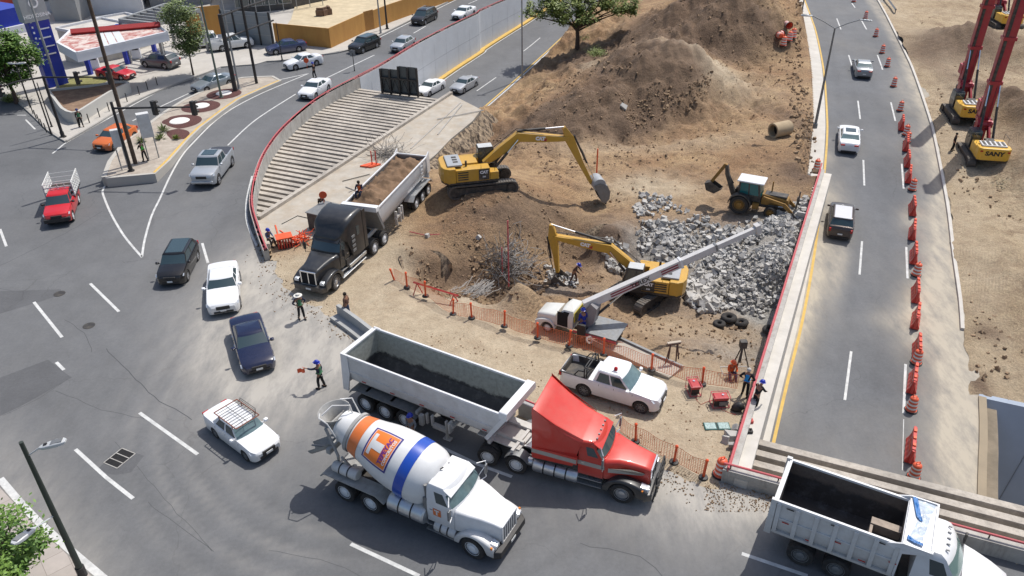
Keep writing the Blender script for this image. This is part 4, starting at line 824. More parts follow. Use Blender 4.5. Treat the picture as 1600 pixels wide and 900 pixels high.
  for q in (.30, .62): d = MB(); xq = x0+(x3-x0)*q; d.bx(xq-.09, xq+.09, s*(wid(xq)*.985-.01), s*(wid(xq)*.985+.025), zA-.13, zA-.10); d.build('door_handle', M_CHROME if 'chrome' in opts else pm, t)
 g = MB(); g.bx(hx-.2, hx+.012, -fw*.52, fw*.52, lampz-.16, lampz+.05); g.bx(hx-.25, hx-.015, -fw*.75, fw*.75, cl+.12, cl+.24); g.build('grille', M_BLK, t, bev=.02)
 g = MB(); g.bx(-hx-.006, -hx+.2, -W/2*.7, W/2*.7, cl+.05, cl+.2); g.build('bumper_insert', M_BLK, t)
 for s, xx, zz in ((1, hx+.02, cl+.30), (-1, -hx-.02, .62 if kind != 'bigpickup' else .7)):
  g = MB(); g.bx(xx-.015, xx+.015, -.17, .17, zz-.05, zz+.06); g.build('number_plate', M_PLATE, t)
 tr_ = W/2-.12
 for xx in (fa, ra):
  for s in (1, -1): add_wheel(t, xx, s*tr_, r, .22 if W < 1.9 else .26, wk, rim)
 t['wp'] = (fa, ra, W/2-.02)
 if 'roofbox' in opts: pass
 if 'rails' in opts:
  for s in (1, -1): g = MB(); g.tube([(x1-.1, s*hwB*.88, H-.03), (x1-.3, s*hwB*.9, H+.03), (x2+.3, s*hwB*.9, H+.03), (x2+.1, s*hwB*.88, H-.03)], .02, 5); g.build('roof_rail', M_BLK if 'rails2' not in opts else M_ALU, t)
 if 'sunroof' in opts: g = MB(); g.bx(x2+.25, x1-.15, -hwB*.68, hwB*.68, H-.05, H+.008); g.build('sunroof', M_GLASS, t)
 if 'blackroof' in opts: g = MB(); g.bx(x2+.1, x1-.1, -hwB*.8, hwB*.8, H-.05, H+.006); g.build('roof_panel', M_GLASS, t, bev=.03)
 t['dim'] = (hx, W/2, H, x0, x1, x2, x3, hwA, hwB, zA)
 return t
def place(t, front, rear, side, z=0, zf=None):
 """stand a vehicle so its wheels on one side touch the two ground points seen in the photo"""
 f_, r_, w_ = t['wp'][0], t['wp'][1], t['wp'][2]
 a = GZ(*front, zf) if zf else G(*front, z); b = GZ(*rear, zf) if zf else G(*rear, z)
 d = a-b; hd_ = math.atan2(d.y, d.x); mid = (a+b)/2; lx = (f_+r_)/2; c, s = math.cos(hd_), math.sin(hd_); ly = side*w_
 t.location = (mid.x-(lx*c-ly*s), mid.y-(lx*s+ly*c), mid.z); t.rotation_euler = (0, -math.asin(max(-.2, min(.2, d.z/d.length))), hd_); return t
def put(t, px, py, hd_deg, z=0, zf=None, pitch=0):
 p = GZ(px, py, zf) if zf else G(px, py, z); t.location = p; t.rotation_euler = (0, pitch, R(hd_deg)); return t
W_ = (.78, .79, .80)
cars_g = 'cars on the roads and forecourt'
white = paint('white', W_, .06); black = paint('black', (.008, .008, .009), .03, .22, lowdust=.12); navy = paint('navy', (.006, .012, .045), .02, .2, lowdust=.1)
silver = metalpaint('silver', (.46, .48, .50)); grey = metalpaint('grey', (.13, .135, .145)); redp = paint('red', (.55, .012, .02), .04); orange = paint('orange', (.62, .13, .012), .08)
brown = metalpaint('brown', (.06, .045, .042)); pearl = paint('pearl', (.70, .71, .71), .08); bluegrey = paint('darkblue', (.015, .03, .10), .1)
def car(*a, **k): k.setdefault('group', cars_g); return make_car(*a, **k)
c = car('muscle', 'parked_car' if 0 else 'sedan_car', 'white muscle sedan with black rear spoiler turning round the works', 'car', white, opts='')
def headcar(c, fl, fr, z=.3):      # by the two lower corners of the front bumper (viewer's left, viewer's right)
 a, b = G(*fl, z), G(*fr, z); m = (a+b)/2; d = b-a; n_ = Vector((d.y, -d.x, 0)).normalized(); hd_ = math.atan2(n_.y, n_.x); hx = c['dim'][0]
 c.location = (m.x-n_.x*hx, m.y-n_.y*hx, 0); c.rotation_euler = (0, 0, hd_); return c
headcar(c, (324, 493.5), (376, 485))
c = car('sedan', 'sedan_car', 'dark navy blue sedan just behind the white car with the roof rack', 'car', navy, opts='chrome'); headcar(c, (379, 588), (434, 573.5))
c = car('suv', 'crossover_car', 'black crossover with bright headlights left of the white muscle sedan', 'car', black, opts='blackroof'); headcar(c, (241, 447), (290, 444)); c.scale = (.95, .95, .95)
c = car('oldsedan', 'sedan_car', 'old white sedan carrying a rusty brown metal roof rack', 'car', white, glass=M_GLASSL, wk='many', rim=M_STEEL); place(c, (383.2, 719), (338.9, 685.2), -1); TSURU = c
c = car('bigpickup', 'pickup_truck', 'silver crew cab pickup with dark sunroof and black bed cover', 'pickup', silver, opts='tonneau sunroof chrome'); place(c, (344, 288), (365, 259), 1); RAM = c
c = car('pickup', 'pickup_truck', 'white crew cab pickup with red beacon on roof and black sports bar', 'pickup', white, glass=M_GLASSL, wk='many', rim=M_STEEL); place(c, (999.3, 646.8), (911.4, 619.5), -1); L200 = c
c = car('sedan', 'sedan_car', 'small white sedan beside the person with the orange paddle', 'car', white, opts=''); c.scale = (.93, .95, 1); place(c, (463.3, 110.2), (495.6, 103.3), 1)
c = car('sedan', 'sedan_car', 'white sedan with black grille right against the curved red rail', 'car', white); c.scale = (.96, .98, 1); headcar(c, (463, 153), (486, 155))
c = car('suv', 'crossover_car', 'black crossover driving past the corner of the orange hoarding', 'car', black, opts='blackroof'); place(c, (569.4, 83.1), (588.8, 75.6), 1)
c = car('hatch', 'hatchback_car', 'silver hatchback close to the red rail beyond the white sedan', 'car', silver); headcar(c, (607, 79), (628, 81))
c = car('van', 'minivan', 'black minivan with silver wheels passing along the orange hoarding', 'minivan', black, opts='rails rails2'); place(c, (665, 39.4), (681.3, 31.2), 1)
c = car('sedan', 'sedan_car', 'white fastback sedan farthest up the left street beside the red rail', 'car', white); headcar(c, (702, 28), (722, 30))
c = car('sedan', 'sedan_car', 'silver grey sedan passing behind the mulch beds of the traffic island', 'car', metalpaint('silver2', (.30, .34, .37))); place(c, (326, 145), (358, 135), 1)
c = car('hatch', 'hatchback_car', 'orange hatchback passing left of the traffic island', 'car', orange); c.scale = (1.1, 1.05, 1); headcar(c, (146, 232), (170, 234))
c = car('sedan', 'sedan_car', 'red low coupe parked at the forecourt edge under the canopy', 'car', redp); c.scale = (.92, .97, .88); put(c, 183, 121, -18, .13)
c = car('suv', 'crossover_car', 'dark grey crossover parked beside the petrol canopy with its tail to the street', 'car', grey); place(c, (231, 108), (262, 110), -1, .13); put(c, 252, 104, 160, .13)
c = car('sedan', 'sedan_car', 'dark blue sedan parked in front of the orange hoarding', 'car', bluegrey); place(c, (432.8, 86.2), (467.5, 81.2), 1, .13)
c = car('pickup', 'pickup_truck', 'white pickup parked nearest the young forecourt tree', 'pickup', white); put(c, 330, 72, 197, .13)
c = car('pickup', 'pickup_truck', 'white pickup with open tailgate side parked beside the grey metal fence', 'pickup', pearl); put(c, 363, 76, 28, .13)
c = car('sedan', 'sedan_car', 'white sedan coming up to the beams on the left sunken road', 'car', white); headcar(c, (656, 150), (676, 153), .3)
def lowcar(c, px, py, hd_, zf): p = GZ(px, py, zf); c.location = p; c.rotation_euler = (0, 0, R(hd_)); return c
lowcar(c, 673, 144, -119, zl)
c = car('sedan', 'sedan_car', 'silver sedan beside the white one on the left sunken road', 'car', silver); lowcar(c, 726, 139, -119, zl)
def tailcar(c, tl, tr, zf=zr, w_=None):    # by the lower corners of the rear bumper
 a, b = GZ(*tl, zf, .3), GZ(*tr, zf, .3); m = (a+b)/2; k = min(range(len(YL)-2), key=lambda i: abs(YL[i].y-m.y-2)); n_ = YL[k+1]-YL[k]; n_.z = 0; n_.normalize(); hx = c['dim'][0]
 x, y = m.x+n_.x*hx, m.y+n_.y*hx; c.location = (x, y, zr(y)); pit_ = (zr(y+1)-zr(y-1))/2; c.rotation_euler = (0, -math.atan(pit_)*n_.y, math.atan2(n_.y, n_.x)); return c
c = car('suv', 'crossover_car', 'dark brown crossover with white panoramic roof on the right road', 'car', brown, glass=M_GLASS); tailcar(c, (1292, 370), (1330, 373)); VOLVO = c
c = car('sedan', 'sedan_car', 'white sedan in the middle of the right road', 'car', white, opts='sunroof', glass=M_GLASSL); tailcar(c, (1309, 237), (1342, 237.5))
c = car('sedan', 'sedan_car', 'silver grey sedan farthest away on the right road', 'car', metalpaint('silver3', (.26, .275, .29)), glass=M_GLASSL); tailcar(c, (1336, 121), (1363, 120))
hx, hw, H_, x0, x1, x2, x3, hwA, hwB, zA = VOLVO['dim']; g = MB(); g.bx(x2+.0, x1-.25, -hwB*.85, hwB*.85, H_-.06, H_+.012); g.build('roof_panel', paint('roofwhite', (.6, .6, .62)), VOLVO, bev=.03)
hx, hw, H_, x0, x1, x2, x3, hwA, hwB, zA = L200['dim']
g = MB(); b0, b1 = hx-3.70, hx-5.18; g.bx(b1, b0, -.76, .76, .725, .74); g.bx(b1, b0, -.775, -.755, .72, 1.14); g.bx(b1, b0, .755, .775, .72, 1.14); g.bx(b1, b1+.02, -.76, .76, .72, 1.12); g.bx(b0-.02, b0, -.76, .76, .72, 1.12)
g.build('bed_liner', mat('bed_liner', (.035, .035, .037), .7, dirt=.5, var=.2), L200)
g = MB(); g.bx(b1-.03, b0, -.87, -.80, 1.13, 1.165); g.bx(b1-.03, b0, .80, .87, 1.13, 1.165); g.bx(b1-.06, b1, -.85, .85, 1.12, 1.16); g.build('bed_rail_cap', M_BLK, L200)
g = MB()
for dx in (0, -.13): g.tube([(b0-.1+dx, -.80, 1.15), (b0-.12+dx, -.74, 1.62), (b0-.12+dx, -.6, 1.7), (b0-.12+dx, .6, 1.7), (b0-.12+dx, .74, 1.62), (b0-.1+dx, .80, 1.15)], .04, 8)
for s in (-1, 1): g.tube([(b0-.2, s*.78, 1.5), (b0-.55, s*.78, 1.45), (b0-.75, s*.79, 1.16)], .035, 6)
g.build('sports_bar', M_BLK, L200, smooth=50)
g = MB(); g.bx(x1-.62, x1-.3, -.5, -.2, H_-.02, H_+.03); g.build('beacon_base', white, L200)
g = MB(); g.lathe([(.09, 0), (.10, .08), (.08, .15), (0, .18)], 14, T(x1-.46, -.35, H_+.03)); g.build('beacon', M_RED, L200, smooth=60)
hx, hw, H_, x0, x1, x2, x3, hwA, hwB, zA = RAM['dim']; g = MB(); g.bx(hx-5.74, hx-4.06, -.88, .88, 1.2, 1.272); g.build('bed_cover', mat('bed_cover', (.05, .055, .07), .6, var=.1), RAM, bev=.02)
g = MB(); g.bx(hx-.1, hx+.05, -.85, .85, .52, .68); g.build('chrome_bumper', M_ALU, RAM, bev=.03)
hx, hw, H_, x0, x1, x2, x3, hwA, hwB, zA = TSURU['dim']; g = MB(); rb = mat('rusty_rack', (.23, .085, .055), .8, 0, .3, 6)
ra_, rb_ = x2-.15, x1+.35; zz = H_+.12
for s in (-1, 1): g.tube([(ra_, s*.62, zz), (rb_, s*.62, zz)], .028, 6);
for q in (ra_, rb_): g.tube([(q, -.62, zz), (q, .62, zz)], .028, 6)
for s in (-1, 1):
 for q in (.2, .8): xx = ra_+(rb_-ra_)*q; g.tube([(xx, s*.62, zz), (xx, s*.60, H_-.12)], .022, 5)
g.build('roof_rack', rb, TSURU)
g = MB()
for k in range(1, 9): xx = ra_+(rb_-ra_)*k/9; g.tube([(xx, -.62, zz), (xx, .62, zz)], .013, 5)
g.tube([(ra_, .0, zz+.01), (rb_, 0, zz+.01)], .013, 5)
g.tube([(ra_+.2, .62, zz), (ra_+.25, .66, zz+.2), (rb_-.3, .66, zz+.2), (rb_-.25, .62, zz)], .013, 5); g.tube([(ra_+.2, .64, zz+.1), (rb_-.3, .64, zz+.1)], .01, 5)
g.build('rack_bars', M_BLK, TSURU)
t = car('pickup', 'stake_truck', 'red pickup truck with white slatted cargo cage', 'truck', redp, rim=M_RIMW, opts='blackmirror'); t['category'] = 'truck'
place(t, (117, 345), (126, 317), 1); hx, hw, H_, x0, x1, x2, x3, hwA, hwB, zA = t['dim']
t.scale = (1, 1, 1)
M_CAGE = mat('cage_white', (.72, .72, .70), .6, 0, .1, 2, dirt=.3)
a, b = -hx-.25, x2+.42
g = MB(); g.bx(a, b, -.95, .95, .95, 1.2); g.build('cargo_bed', M_BLK, t)
for s in (-1, 1):
 g = MB()
 for k in range(4): z = 1.15+k*.27; g.bx(a, b, s*.95-.02, s*.95+.02, z, z+.17)
 for k in range(7): xx = a+(b-a)*k/6; g.bx(xx-.03, xx+.03, s*.97-.02, s*.97+.02, 1.1, 2.18)
 g.tube([(a, s*.95, 2.2), (b, s*.95, 2.2)], .03, 5); g.build('side_cage', M_CAGE, t)
g = MB()
for k in range(3): z = 1.15+k*.36; g.bx(b-.03, b+.01, -.95, .95, z, z+.1)
for k in range(5): g.bx(b-.04, b+.01, -.93+k*.465-.02, -.93+k*.465+.02, 1.1, 2.2)
g.tube([(b, -.95, 2.2), (b, .95, 2.2)], .03, 5)
for k in range(3): g.tube([(a+(b-a)*(k+.5)/3, -.95, 2.2), (a+(b-a)*(k+.5)/3, .95, 2.2)], .02, 5)
g.build('front_cage', M_CAGE, t)
g = MB(); g.bx(a+.05, b-.05, -.92, .92, 1.2, 1.26); g.build('cargo_floor', mat('cargo_floor', (.05, .04, .035), .9, var=.3), t)
g = MB(); g.bx(hx-.25, hx+.06, -.86, .86, .42, .72); g.build('black_bumper', M_BLK, t, bev=.04)
# ================================================================ lorries
M_WDIRTY = paint('truckwhite', (.66, .665, .66), .42, .45, .2, .08, .6, 1.6); M_WCLEAN = paint('truckwhite2', (.74, .745, .75), .22, .36, .4, .05, .6, 1.35)
M_TRED = paint('truckred', (.58, .035, .022), .16, .36, .4, .05, .5, 1.2); M_TBLK = mat('satin_black_paint', (.018, .019, .022), .36, 0, .1, 2, dirt=.18, dirtcol=(.15, .14, .125), coat=.4, lowdust=.3)
M_DUSTY = mat('cement_dusted', (.36, .355, .34), .85, 0, .2, 3, .3, 12, dirt=.5, dirtcol=(.20, .19, .175))
def shellv(levels, fr, nf=6, bf=.12, bb=.03):
 V = []
 for z, xf, xr, hw in levels:
  P = [(xf-bf*(-1+2*k/nf)**2, (-1+2*k/nf)*hw, z) for k in range(nf+1)]
  P += [(xf-bf+(xr-xf+bf+bb)*f, hw, z) for f in fr[1:]]
  P += [(xr+bb*(1-2*k/nf)**2, (1-2*k/nf)*hw, z) for k in range(1, nf+1)]
  P += [(xf-bf+(xr-xf+bf+bb)*f, -hw, z) for f in reversed(fr[1:-1])]; V.append(P)
 seg = ['F']*nf+['L%d' % k for k in range(len(fr)-1)]+['B']*nf+['R%d' % k for k in reversed(range(len(fr)-1))]
 return [p for P in V for p in P], seg, len(V[0])
def shell(t, levels, fr, rule, mats, nf=6, bf=.12, bb=.03, cap=True, smooth=35):
 V, seg, n = shellv(levels, fr, nf, bf, bb); cols = {}
 for l in range(len(levels)-1):
  for k in range(n): cols.setdefault(rule(seg[k], l), []).append((l*n+k, l*n+(k+1) % n, (l+1)*n+(k+1) % n, (l+1)*n+k))
 if cap: cols[list(mats)[0]].append(tuple(range((len(levels)-1)*n, len(levels)*n)))
 for key, f in cols.items():
  base = key.split('.')[0]; used = sorted({i for q in f for i in q}); mp = {u: i for i, u in enumerate(used)}
  g = MB(); g.add([V[u] for u in used], [tuple(mp[i] for i in q) for q in f]); g.build(base, mats[base], t, smooth=smooth)
def arch_fender(t, x, y, hw, r, pm, front=.95, back=.8, zc=.52, top=1.22, nose=.95, name='fender'):
 st = []; N = 26
 for i in range(N+1):
  q = x+front-(front+back)*i/N; dx = q-x; z0 = zc+math.sqrt(max(r*r-dx*dx, 0)) if abs(dx) < r else zc+.02
  z1 = top-.30*max(0, dx/front)**2-.5*max(0, -dx/back)**2.5
  st.append((q, hw, min(z0, z1-.05), z1, .11, y))
 g = MB(); g.xloft(st); return g.build(name, pm, t, smooth=40)
def tractor(t, pm, xf, o):
 """conventional cab: hood, cab with windows, fenders, grille, lamps, steps"""
 cowl = o.get('cowl', .78); gw = o.get('gw', .50); nose = o.get('nose', 1.0); hz = o.get('hz', 2.02); rz_ = o.get('roof', 2.92)
 fpm = o.get('fender', pm); g = MB()
 hr = o.get('hr', 1)
 st = [(xf+nose, gw*.94, .95, 1.62, .10*hr), (xf+nose-.06, gw, .85, 1.70, .14*hr), (xf+nose-.3, gw*1.05, .8, 1.76, .16*hr), (xf+.2, min(.95, gw*1.22), .9, 1.86, .2*hr), (xf-.3, min(1.0, gw*1.45), 1.0, 1.95, .22*hr), (xf-cowl, min(1.04, gw*1.9), 1.0, hz, .24*hr), (xf-cowl-.1, 1.02, 1.0, hz-.02, .2)]
 g.xloft(st, na=5); g.build('hood', pm, t, smooth=45)
 for s in (1, -1): arch_fender(t, xf, s*.94, .255, .62, fpm, o.get('ff', .95), .85, .50, o.get('ft', 1.24))
 g = MB(); gz0, gz1 = .80, 1.60; X = xf+nose+.012
 g.bx(X-.06, X, -gw*.86, gw*.86, gz0, gz1); g.build('grille', M_DARK if o.get('gm') != 'bars' else M_STEEL, t)
 g = MB()
 if o.get('gm') == 'bars':
  for k in range(7): y = -gw*.8+k*gw*1.6/6; g.bx(X-.01, X+.025, y-.02, y+.02, gz0, gz1)
 else: g.bx(X-.01, X+.03, -.03, .03, gz0, gz1)
 for a in (-1, 1): g.bx(X-.03, X+.035, a*gw*.86-.04, a*gw*.86+.04, gz0-.03, gz1+.05)
 g.bx(X-.03, X+.035, -gw*.9, gw*.9, gz1, gz1+.07); g.bx(X-.03, X+.035, -gw*.9, gw*.9, gz0-.06, gz0); g.build('grille_frame', o.get('gf', M_CHROME), t)
 g = MB(); g.xloft([(xf+nose+.2, 1.0, .42, .74, .06), (xf+nose-.1, 1.2, .42, .78, .06)]); g.build('bumper', o.get('bumper', M_TBLK), t, smooth=40)
 g = MB(); g.bx(xf+nose+.2, xf+nose+.215, -.18, .18, .5, .62); g.build('number_plate', M_PLATE, t)
 for s in (1, -1):
  g = MB(); g.xloft([(xf+.97*o.get('ff', .95)/.95, .15, .86, 1.04, .06), (xf+.72, .18, .88, 1.10, .06)], M=T(.03, s*.90, 0)); g.build('headlight', M_LAMP, t, smooth=40)
  g = MB(); g.bx(xf+.82, xf+.9, s*1.12, s*1.19, .92, 1.02); g.build('indicator', M_AMB, t)
 cl_ = o.get('cablen', 1.5); x0 = xf-cowl+.04; xr = xf-cowl-cl_
 lv = [(.95, x0, xr, 1.04), (1.55, x0, xr, 1.06), (hz-.04, x0-.02, xr, 1.05), (hz+.08, x0-.06, xr, 1.04), (rz_-.26, x0-.36, xr, .98), (rz_-.14, x0-.42, xr+.0, .95), (rz_-.03, x0-.52, xr+.05, .88), (rz_, x0-.75, xr+.15, .74)]
 fr = [0, .10, .16, .62, .68, .90, 1]
 def rule(s, l):
  if l == 3:
   if s == 'F': return 'windshield'
   if s in ('L2', 'R2'): return 'side_window.'+s
   if s == 'B' and not o.get('sleeper'): return 'rear_window'
  if s in ('L2', 'R2') and l == 2: return 'side_window.'+s+'x' if False else 'cab'
  return 'cab'
 shell(t, lv, fr, rule, {'cab': pm, 'windshield': o.get('glass', M_GLASS), 'side_window': M_GLASS, 'rear_window': M_GLASS}, bf=.16)
 for s in (1, -1):   # door outline
  g = MB(); a, b = x0-.22, xr+.42
  for (xa, xb, za, zb) in ((a, a+.03, 1.05, rz_-.2), (b, b+.03, 1.05, rz_-.2), (b, a+.03, 1.05, 1.08)): pass
  g = MB(); g.bx(b-.25, b-.12, s*1.05, s*1.085, 1.62, 1.66); g.build('door_handle', M_CHROME, t)
 g = MB(); g.xloft([(x0-.30, .93, rz_-.30, rz_-.27, .01), (x0-.62, .93, rz_-.12, rz_-.06, .02)]); g.build('sun_visor', o.get('visor', pm), t)
 for k in range(5 if o.get('lamps', 1) else 0):
  g = MB(); g.box((x0-.6, -.6+k*.3, rz_-.0), (.07, .08, .05)); g.build('marker_lamp', o.get('lm', M_STEEL), t)
 for s in (1, -1):
  g = MB(); g.bx(xf-cowl-.15, xf-cowl-cl_-.05, s*.70, s*1.12, .42, .46); g.bx(xf-cowl-.15, xf-cowl-cl_-.05, s*.78, s*1.10, .74, .78); g.build('step', M_ALU, t)
  g = MB(); g.bx(xf-cowl-.1, xf-cowl-cl_, s*.5, s*.80, .45, 1.0); g.build('step_box', M_CHASS, t)
  g = MB(); mx = x0-.22; Y = s*1.05; g.tube([(mx, Y, 1.75), (mx+.12, Y+s*.36, 1.75), (mx+.12, Y+s*.36, 2.65), (mx-.1, Y, 2.72)], .022, 5); g.tube([(mx, Y, 2.1), (mx+.12, Y+s*.36, 2.4)], .018, 5); g.build('mirror_frame', o.get('mf', M_CHROME), t)
  g = MB(); g.bx(mx+.08, mx+.16, Y+s*.27, Y+s*.45, 1.95, 2.45); g.build('mirror', o.get('mm', M_STEEL), t, bev=.02)
 return x0, xr
def chassis(t, x0, x1, z=.95):
 g = MB();
 for s in (1, -1): g.bx(x0, x1, s*.36, s*.46, z-.28, z)
 for k in range(6): x = x0+(x1-x0)*(k+.5)/6; g.bx(x-.06, x+.06, -.36, .36, z-.2, z-.03)
 g.bx(x0, x1, -.34, .34, z-.35, z-.3)
 g.build('chassis', M_CHASS, t)
def axles(t, xs, r=.51, wd=.27, dual=True, rim=None, yw=1.10):
 for x in xs:
  for s in (1, -1): add_wheel(t, x, s*yw, r, wd, 'truck', rim, dual=dual)
  g = MB(); g.cyl((x, -1, r), (x, 1, r), .09, n=8); g.build('axle', M_CHASS, t)
def tank(t, x0, x1, y, z, r, m=M_ALU, straps=2, name='fuel_tank'):
 g = MB(); L_ = x1-x0; g.lathe([(0, -.0), (r*.85, 0), (r, .06), (r, L_-.06), (r*.85, L_), (0, L_)], 22, T(x0, y, z), 'x'); o = g.build(name, m, t, smooth=40, fix=True)
 for k in range(straps):
  x = x0+L_*(k+1)/(straps+1); g = MB(); g.lathe([(r+.012, -.03), (r+.012, .03)], 22, T(x, y, z), 'x'); g.build('strap', M_BLK, o)
 return o
truck_g = 'lorries working on the site'
t = thing('mixer_truck', 'white concrete mixer truck with orange and blue bands on its drum', 'mixer truck', group=truck_g); MIX = t
xf, xr = 2.85, -2.85; t['wp'] = (xf, xr, 1.22)
tractor(t, M_WCLEAN, xf, dict(gm='bars', gf=M_WCLEAN, bumper=M_BLK, mf=M_WCLEAN, gw=.64, glass=M_GLASSL, roof=2.88, cablen=1.4, lamps=0, hr=.55))
chassis(t, -4.6, 3.4); add_wheel(t, xf, 1.08, .53, .3, 'truck', steer=-.06); add_wheel(t, xf, -1.08, .53, .3, 'truck', steer=-.06); axles(t, (xr+.69, xr-.69), .52)
pr = [(0, 0), (.6, .0), (1.02, .14), (1.22, .45), (1.29, .9), (1.29, 1.7), (1.2, 2.6), (.98, 3.5), (.80, 4.35), (.68, 4.85), (.62, 5.05)]
tilt = R(13.5); DM = T(.70, 0, 2.02) @ RY(-tilt) @ RZ(PI) if False else T(.70, 0, 2.02) @ RY(tilt) @ Matrix.Scale(-1, 4, (1, 0, 0))
def dr(h): return float(np.interp(h, [p[1] for p in pr], [p[0] for p in pr]))
M_DRUM = mat('drum_white', (.70, .70, .69), .35, 0, .05, 1.5, coat=.4, dirt=.22, dirtcol=(.42, .41, .39))
prs = []
for i in range(41): h = 5.05*i/40; prs.append((max(smf([(p[1], p[0]) for p in pr], h), 0.0), h))
prs[0] = (0, 0); prs.insert(1, (.5, 0.0))
g = MB(); g.lathe(prs, 40, DM, 'x'); g.lathe([(.62, 5.05), (.45, 5.05), (.35, 4.6), (0, 4.6)], 28, DM, 'x'); DR = g.build('drum', M_DRUM, t, smooth=50, fix=True)
def band(h0, h1, m, name):
 g = MB(); n = 6; g.lathe([(smf([(p[1], p[0]) for p in pr], h0+(h1-h0)*k/n)+.012, h0+(h1-h0)*k/n) for k in range(n+1)], 48, DM, 'x'); g.build(name, m, DR, smooth=50, fix=True)
M_ORG = mat('band_orange', (.72, .17, .03), .4, dirt=.2, var=.05, coat=.3); M_BLU = mat('band_blue', (.01, .07, .42), .3, dirt=.06, var=.03, coat=.4)
band(1.02, 1.48, M_BLU, 'blue_band'); band(3.62, 4.12, M_ORG, 'orange_band')
def wrap(h, a, off):      # h along the drum, a angle round it (0 = top, positive towards the right-hand side)
 r = smf([(p[1], p[0]) for p in pr], h)+off; return DM @ Vector((h, -math.sin(a)*r, math.cos(a)*r))
HC, AC = 2.62, R(38)
def patch(u0, u1, v0, v1, off, m, name, nu=10, nv=8):    # u: reading direction (metres, far side up), v: up = towards the rear
 g = MB(); g.grid(lambda a, b: wrap(HC+(v0+(v1-v0)*b), AC-(u0+(u1-u0)*a)/1.15, off), nu, nv); g.build(name, m, DR, smooth=60)
M_NAVY = mat('logo_navy', (.035, .03, .20), .45); M_LORG = mat('logo_orange', (.80, .20, .03), .45)
patch(-.74, .74, -.66, .66, .016, M_NAVY, 'emblem_border'); patch(-.67, .67, -.59, .59, .022, mat('logo_pale', (.75, .55, .5), .5), 'emblem_rim'); patch(-.64, .64, -.56, .56, .027, M_LORG, 'emblem_field')
patch(-.46, .46, .34, .50, .034, M_DRUM, 'emblem_letter'); patch(-.17, .17, -.14, .34, .034, M_DRUM, 'emblem_letter')
def wtext(s, size, u, v, m, off=.034, bold=.01):
 o = text(DR, s, size, m, Matrix.Identity(4), ext=0, bold=bold); me = o.data
 for q in me.vertices: q.co = wrap(HC+(v+q.co.y), AC-(u+q.co.x)/1.15, off)
wtext('TEPEYAC', .26, 0, -.27, mat('logo_purple', (.16, .03, .22), .5), bold=.012); wtext('CONCRETOS', .17, 0, -.45, M_DRUM, bold=.006)
g = MB(); g.lathe([(.86, 4.18), (.86, 4.3)], 36, DM, 'x'); g.lathe([(.80, 4.34), (.90, 4.34), (.90, 4.20), (.80, 4.20)], 36, DM, 'x'); g.build('drum_ring', M_DUSTY, DR, smooth=40, fix=True)
g = MB()
for s in (1, -1): g.tube([(-4.3, s*.5, .95), (-3.9, s*.85, 2.2), (-4.45, s*.75, 3.4)], .07, 6); g.tube([(-3.2, s*.5, .95), (-3.7, s*.85, 2.2)], .06, 6)
g.bx(-4.5, -3.3, -.55, .55, .95, 1.05); g.bx(-4.5, -4.3, -.9, .9, 2.1, 2.35); g.tube([(-4.45, -.75, 3.4), (-4.45, .75, 3.4)], .06, 6); g.build('rear_stand', M_DUSTY, t)
g = MB(); HM = T(-4.55, .0, 3.55); g.lathe([(.28, -.55), (.34, -.3), (.72, .22), (.76, .22), (.38, -.33), (.32, -.6)], 20, HM @ Matrix.Diagonal((.85, 1.0, 1, 1))); g.build('hopper', M_DUSTY, t, smooth=40, fix=True)
g = MB(); g.tube([(-3.9, -.7, 2.9), (-4.1, -.95, 3.95), (-4.5, -.95, 4.1), (-4.8, -.6, 3.95)], .03, 6); g.tube([(-3.7, .3, 3.2), (-3.8, .2, 4.2), (-4.4, -.2, 4.25), (-4.6, -.7, 4.0)], .03, 6); g.tube([(-3.9, .9, 3.0), (-4.2, .8, 4.0), (-4.6, .5, 4.0)], .03, 6); g.build('guard_hoops', M_WDIRTY, t, smooth=60)
CM = T(-4.55, -.35, 2.45) @ RZ(R(-160)) @ RY(R(28)); g = MB()
def trough(a, b, M, x0=0, L_=1.25, r=.34): return M @ Vector((x0+L_*a, math.cos(PI*b)*r*(1-.12*a), -math.sin(PI*b)*r))
g.grid(lambda a, b: trough(a, b, CM), 6, 10); g.grid(lambda a, b: trough(a, 1-b, CM @ T(0, 0, .02), r=.33), 6, 10); g.build('chute', M_DUSTY, t, smooth=40)
g = MB(); g.tube([(-4.4, -.35, 2.0), (-5.4, -.8, 2.1)], .045, 6); g.bx(-4.9, -4.6, -.3, .6, 2.3, 2.34); g.build('chute_arm', M_STEEL, t)
for s in (1, -1):
 g = MB(); g.prism([(-4.75, 1.0), (-4.55, 1.22), (-1.75, 1.22), (-1.35, .95), (-1.40, .92), (-1.8, 1.17), (-4.5, 1.17), (-4.7, .97)], s*.62, s*1.27); g.build('mudguard', M_DUSTY, t, fix=True)
tank(t, -1.15, .65, -.98, 1.12, .42, M_ALU, 2, 'water_tank'); tank(t, -4.2, -2.9, -.86, 1.52, .25, M_WDIRTY, 2, 'additive_tank'); tank(t, -.8, .5, .95, .95, .33, M_WDIRTY, 2)
tank(t, 1.0, 2.0, -.93, .72, .26, M_WCLEAN, 2)
g = MB(); g.prism([(.2, .95), (.35, 2.0), (.95, 2.2), (1.0, .95)], -.45, .45); g.build('drum_pedestal', M_STEEL, t, fix=True)
g = MB(); g.cyl((.55, -.3, 1.6), (.9, -.62, 2.1), .2, n=10); g.box((.55, -.72, 1.5), (.4, .35, .3)); g.box((.7, -.55, 1.95), (.3, .25, .35)); g.build('drive_motor', M_DUSTY, t, smooth=40)
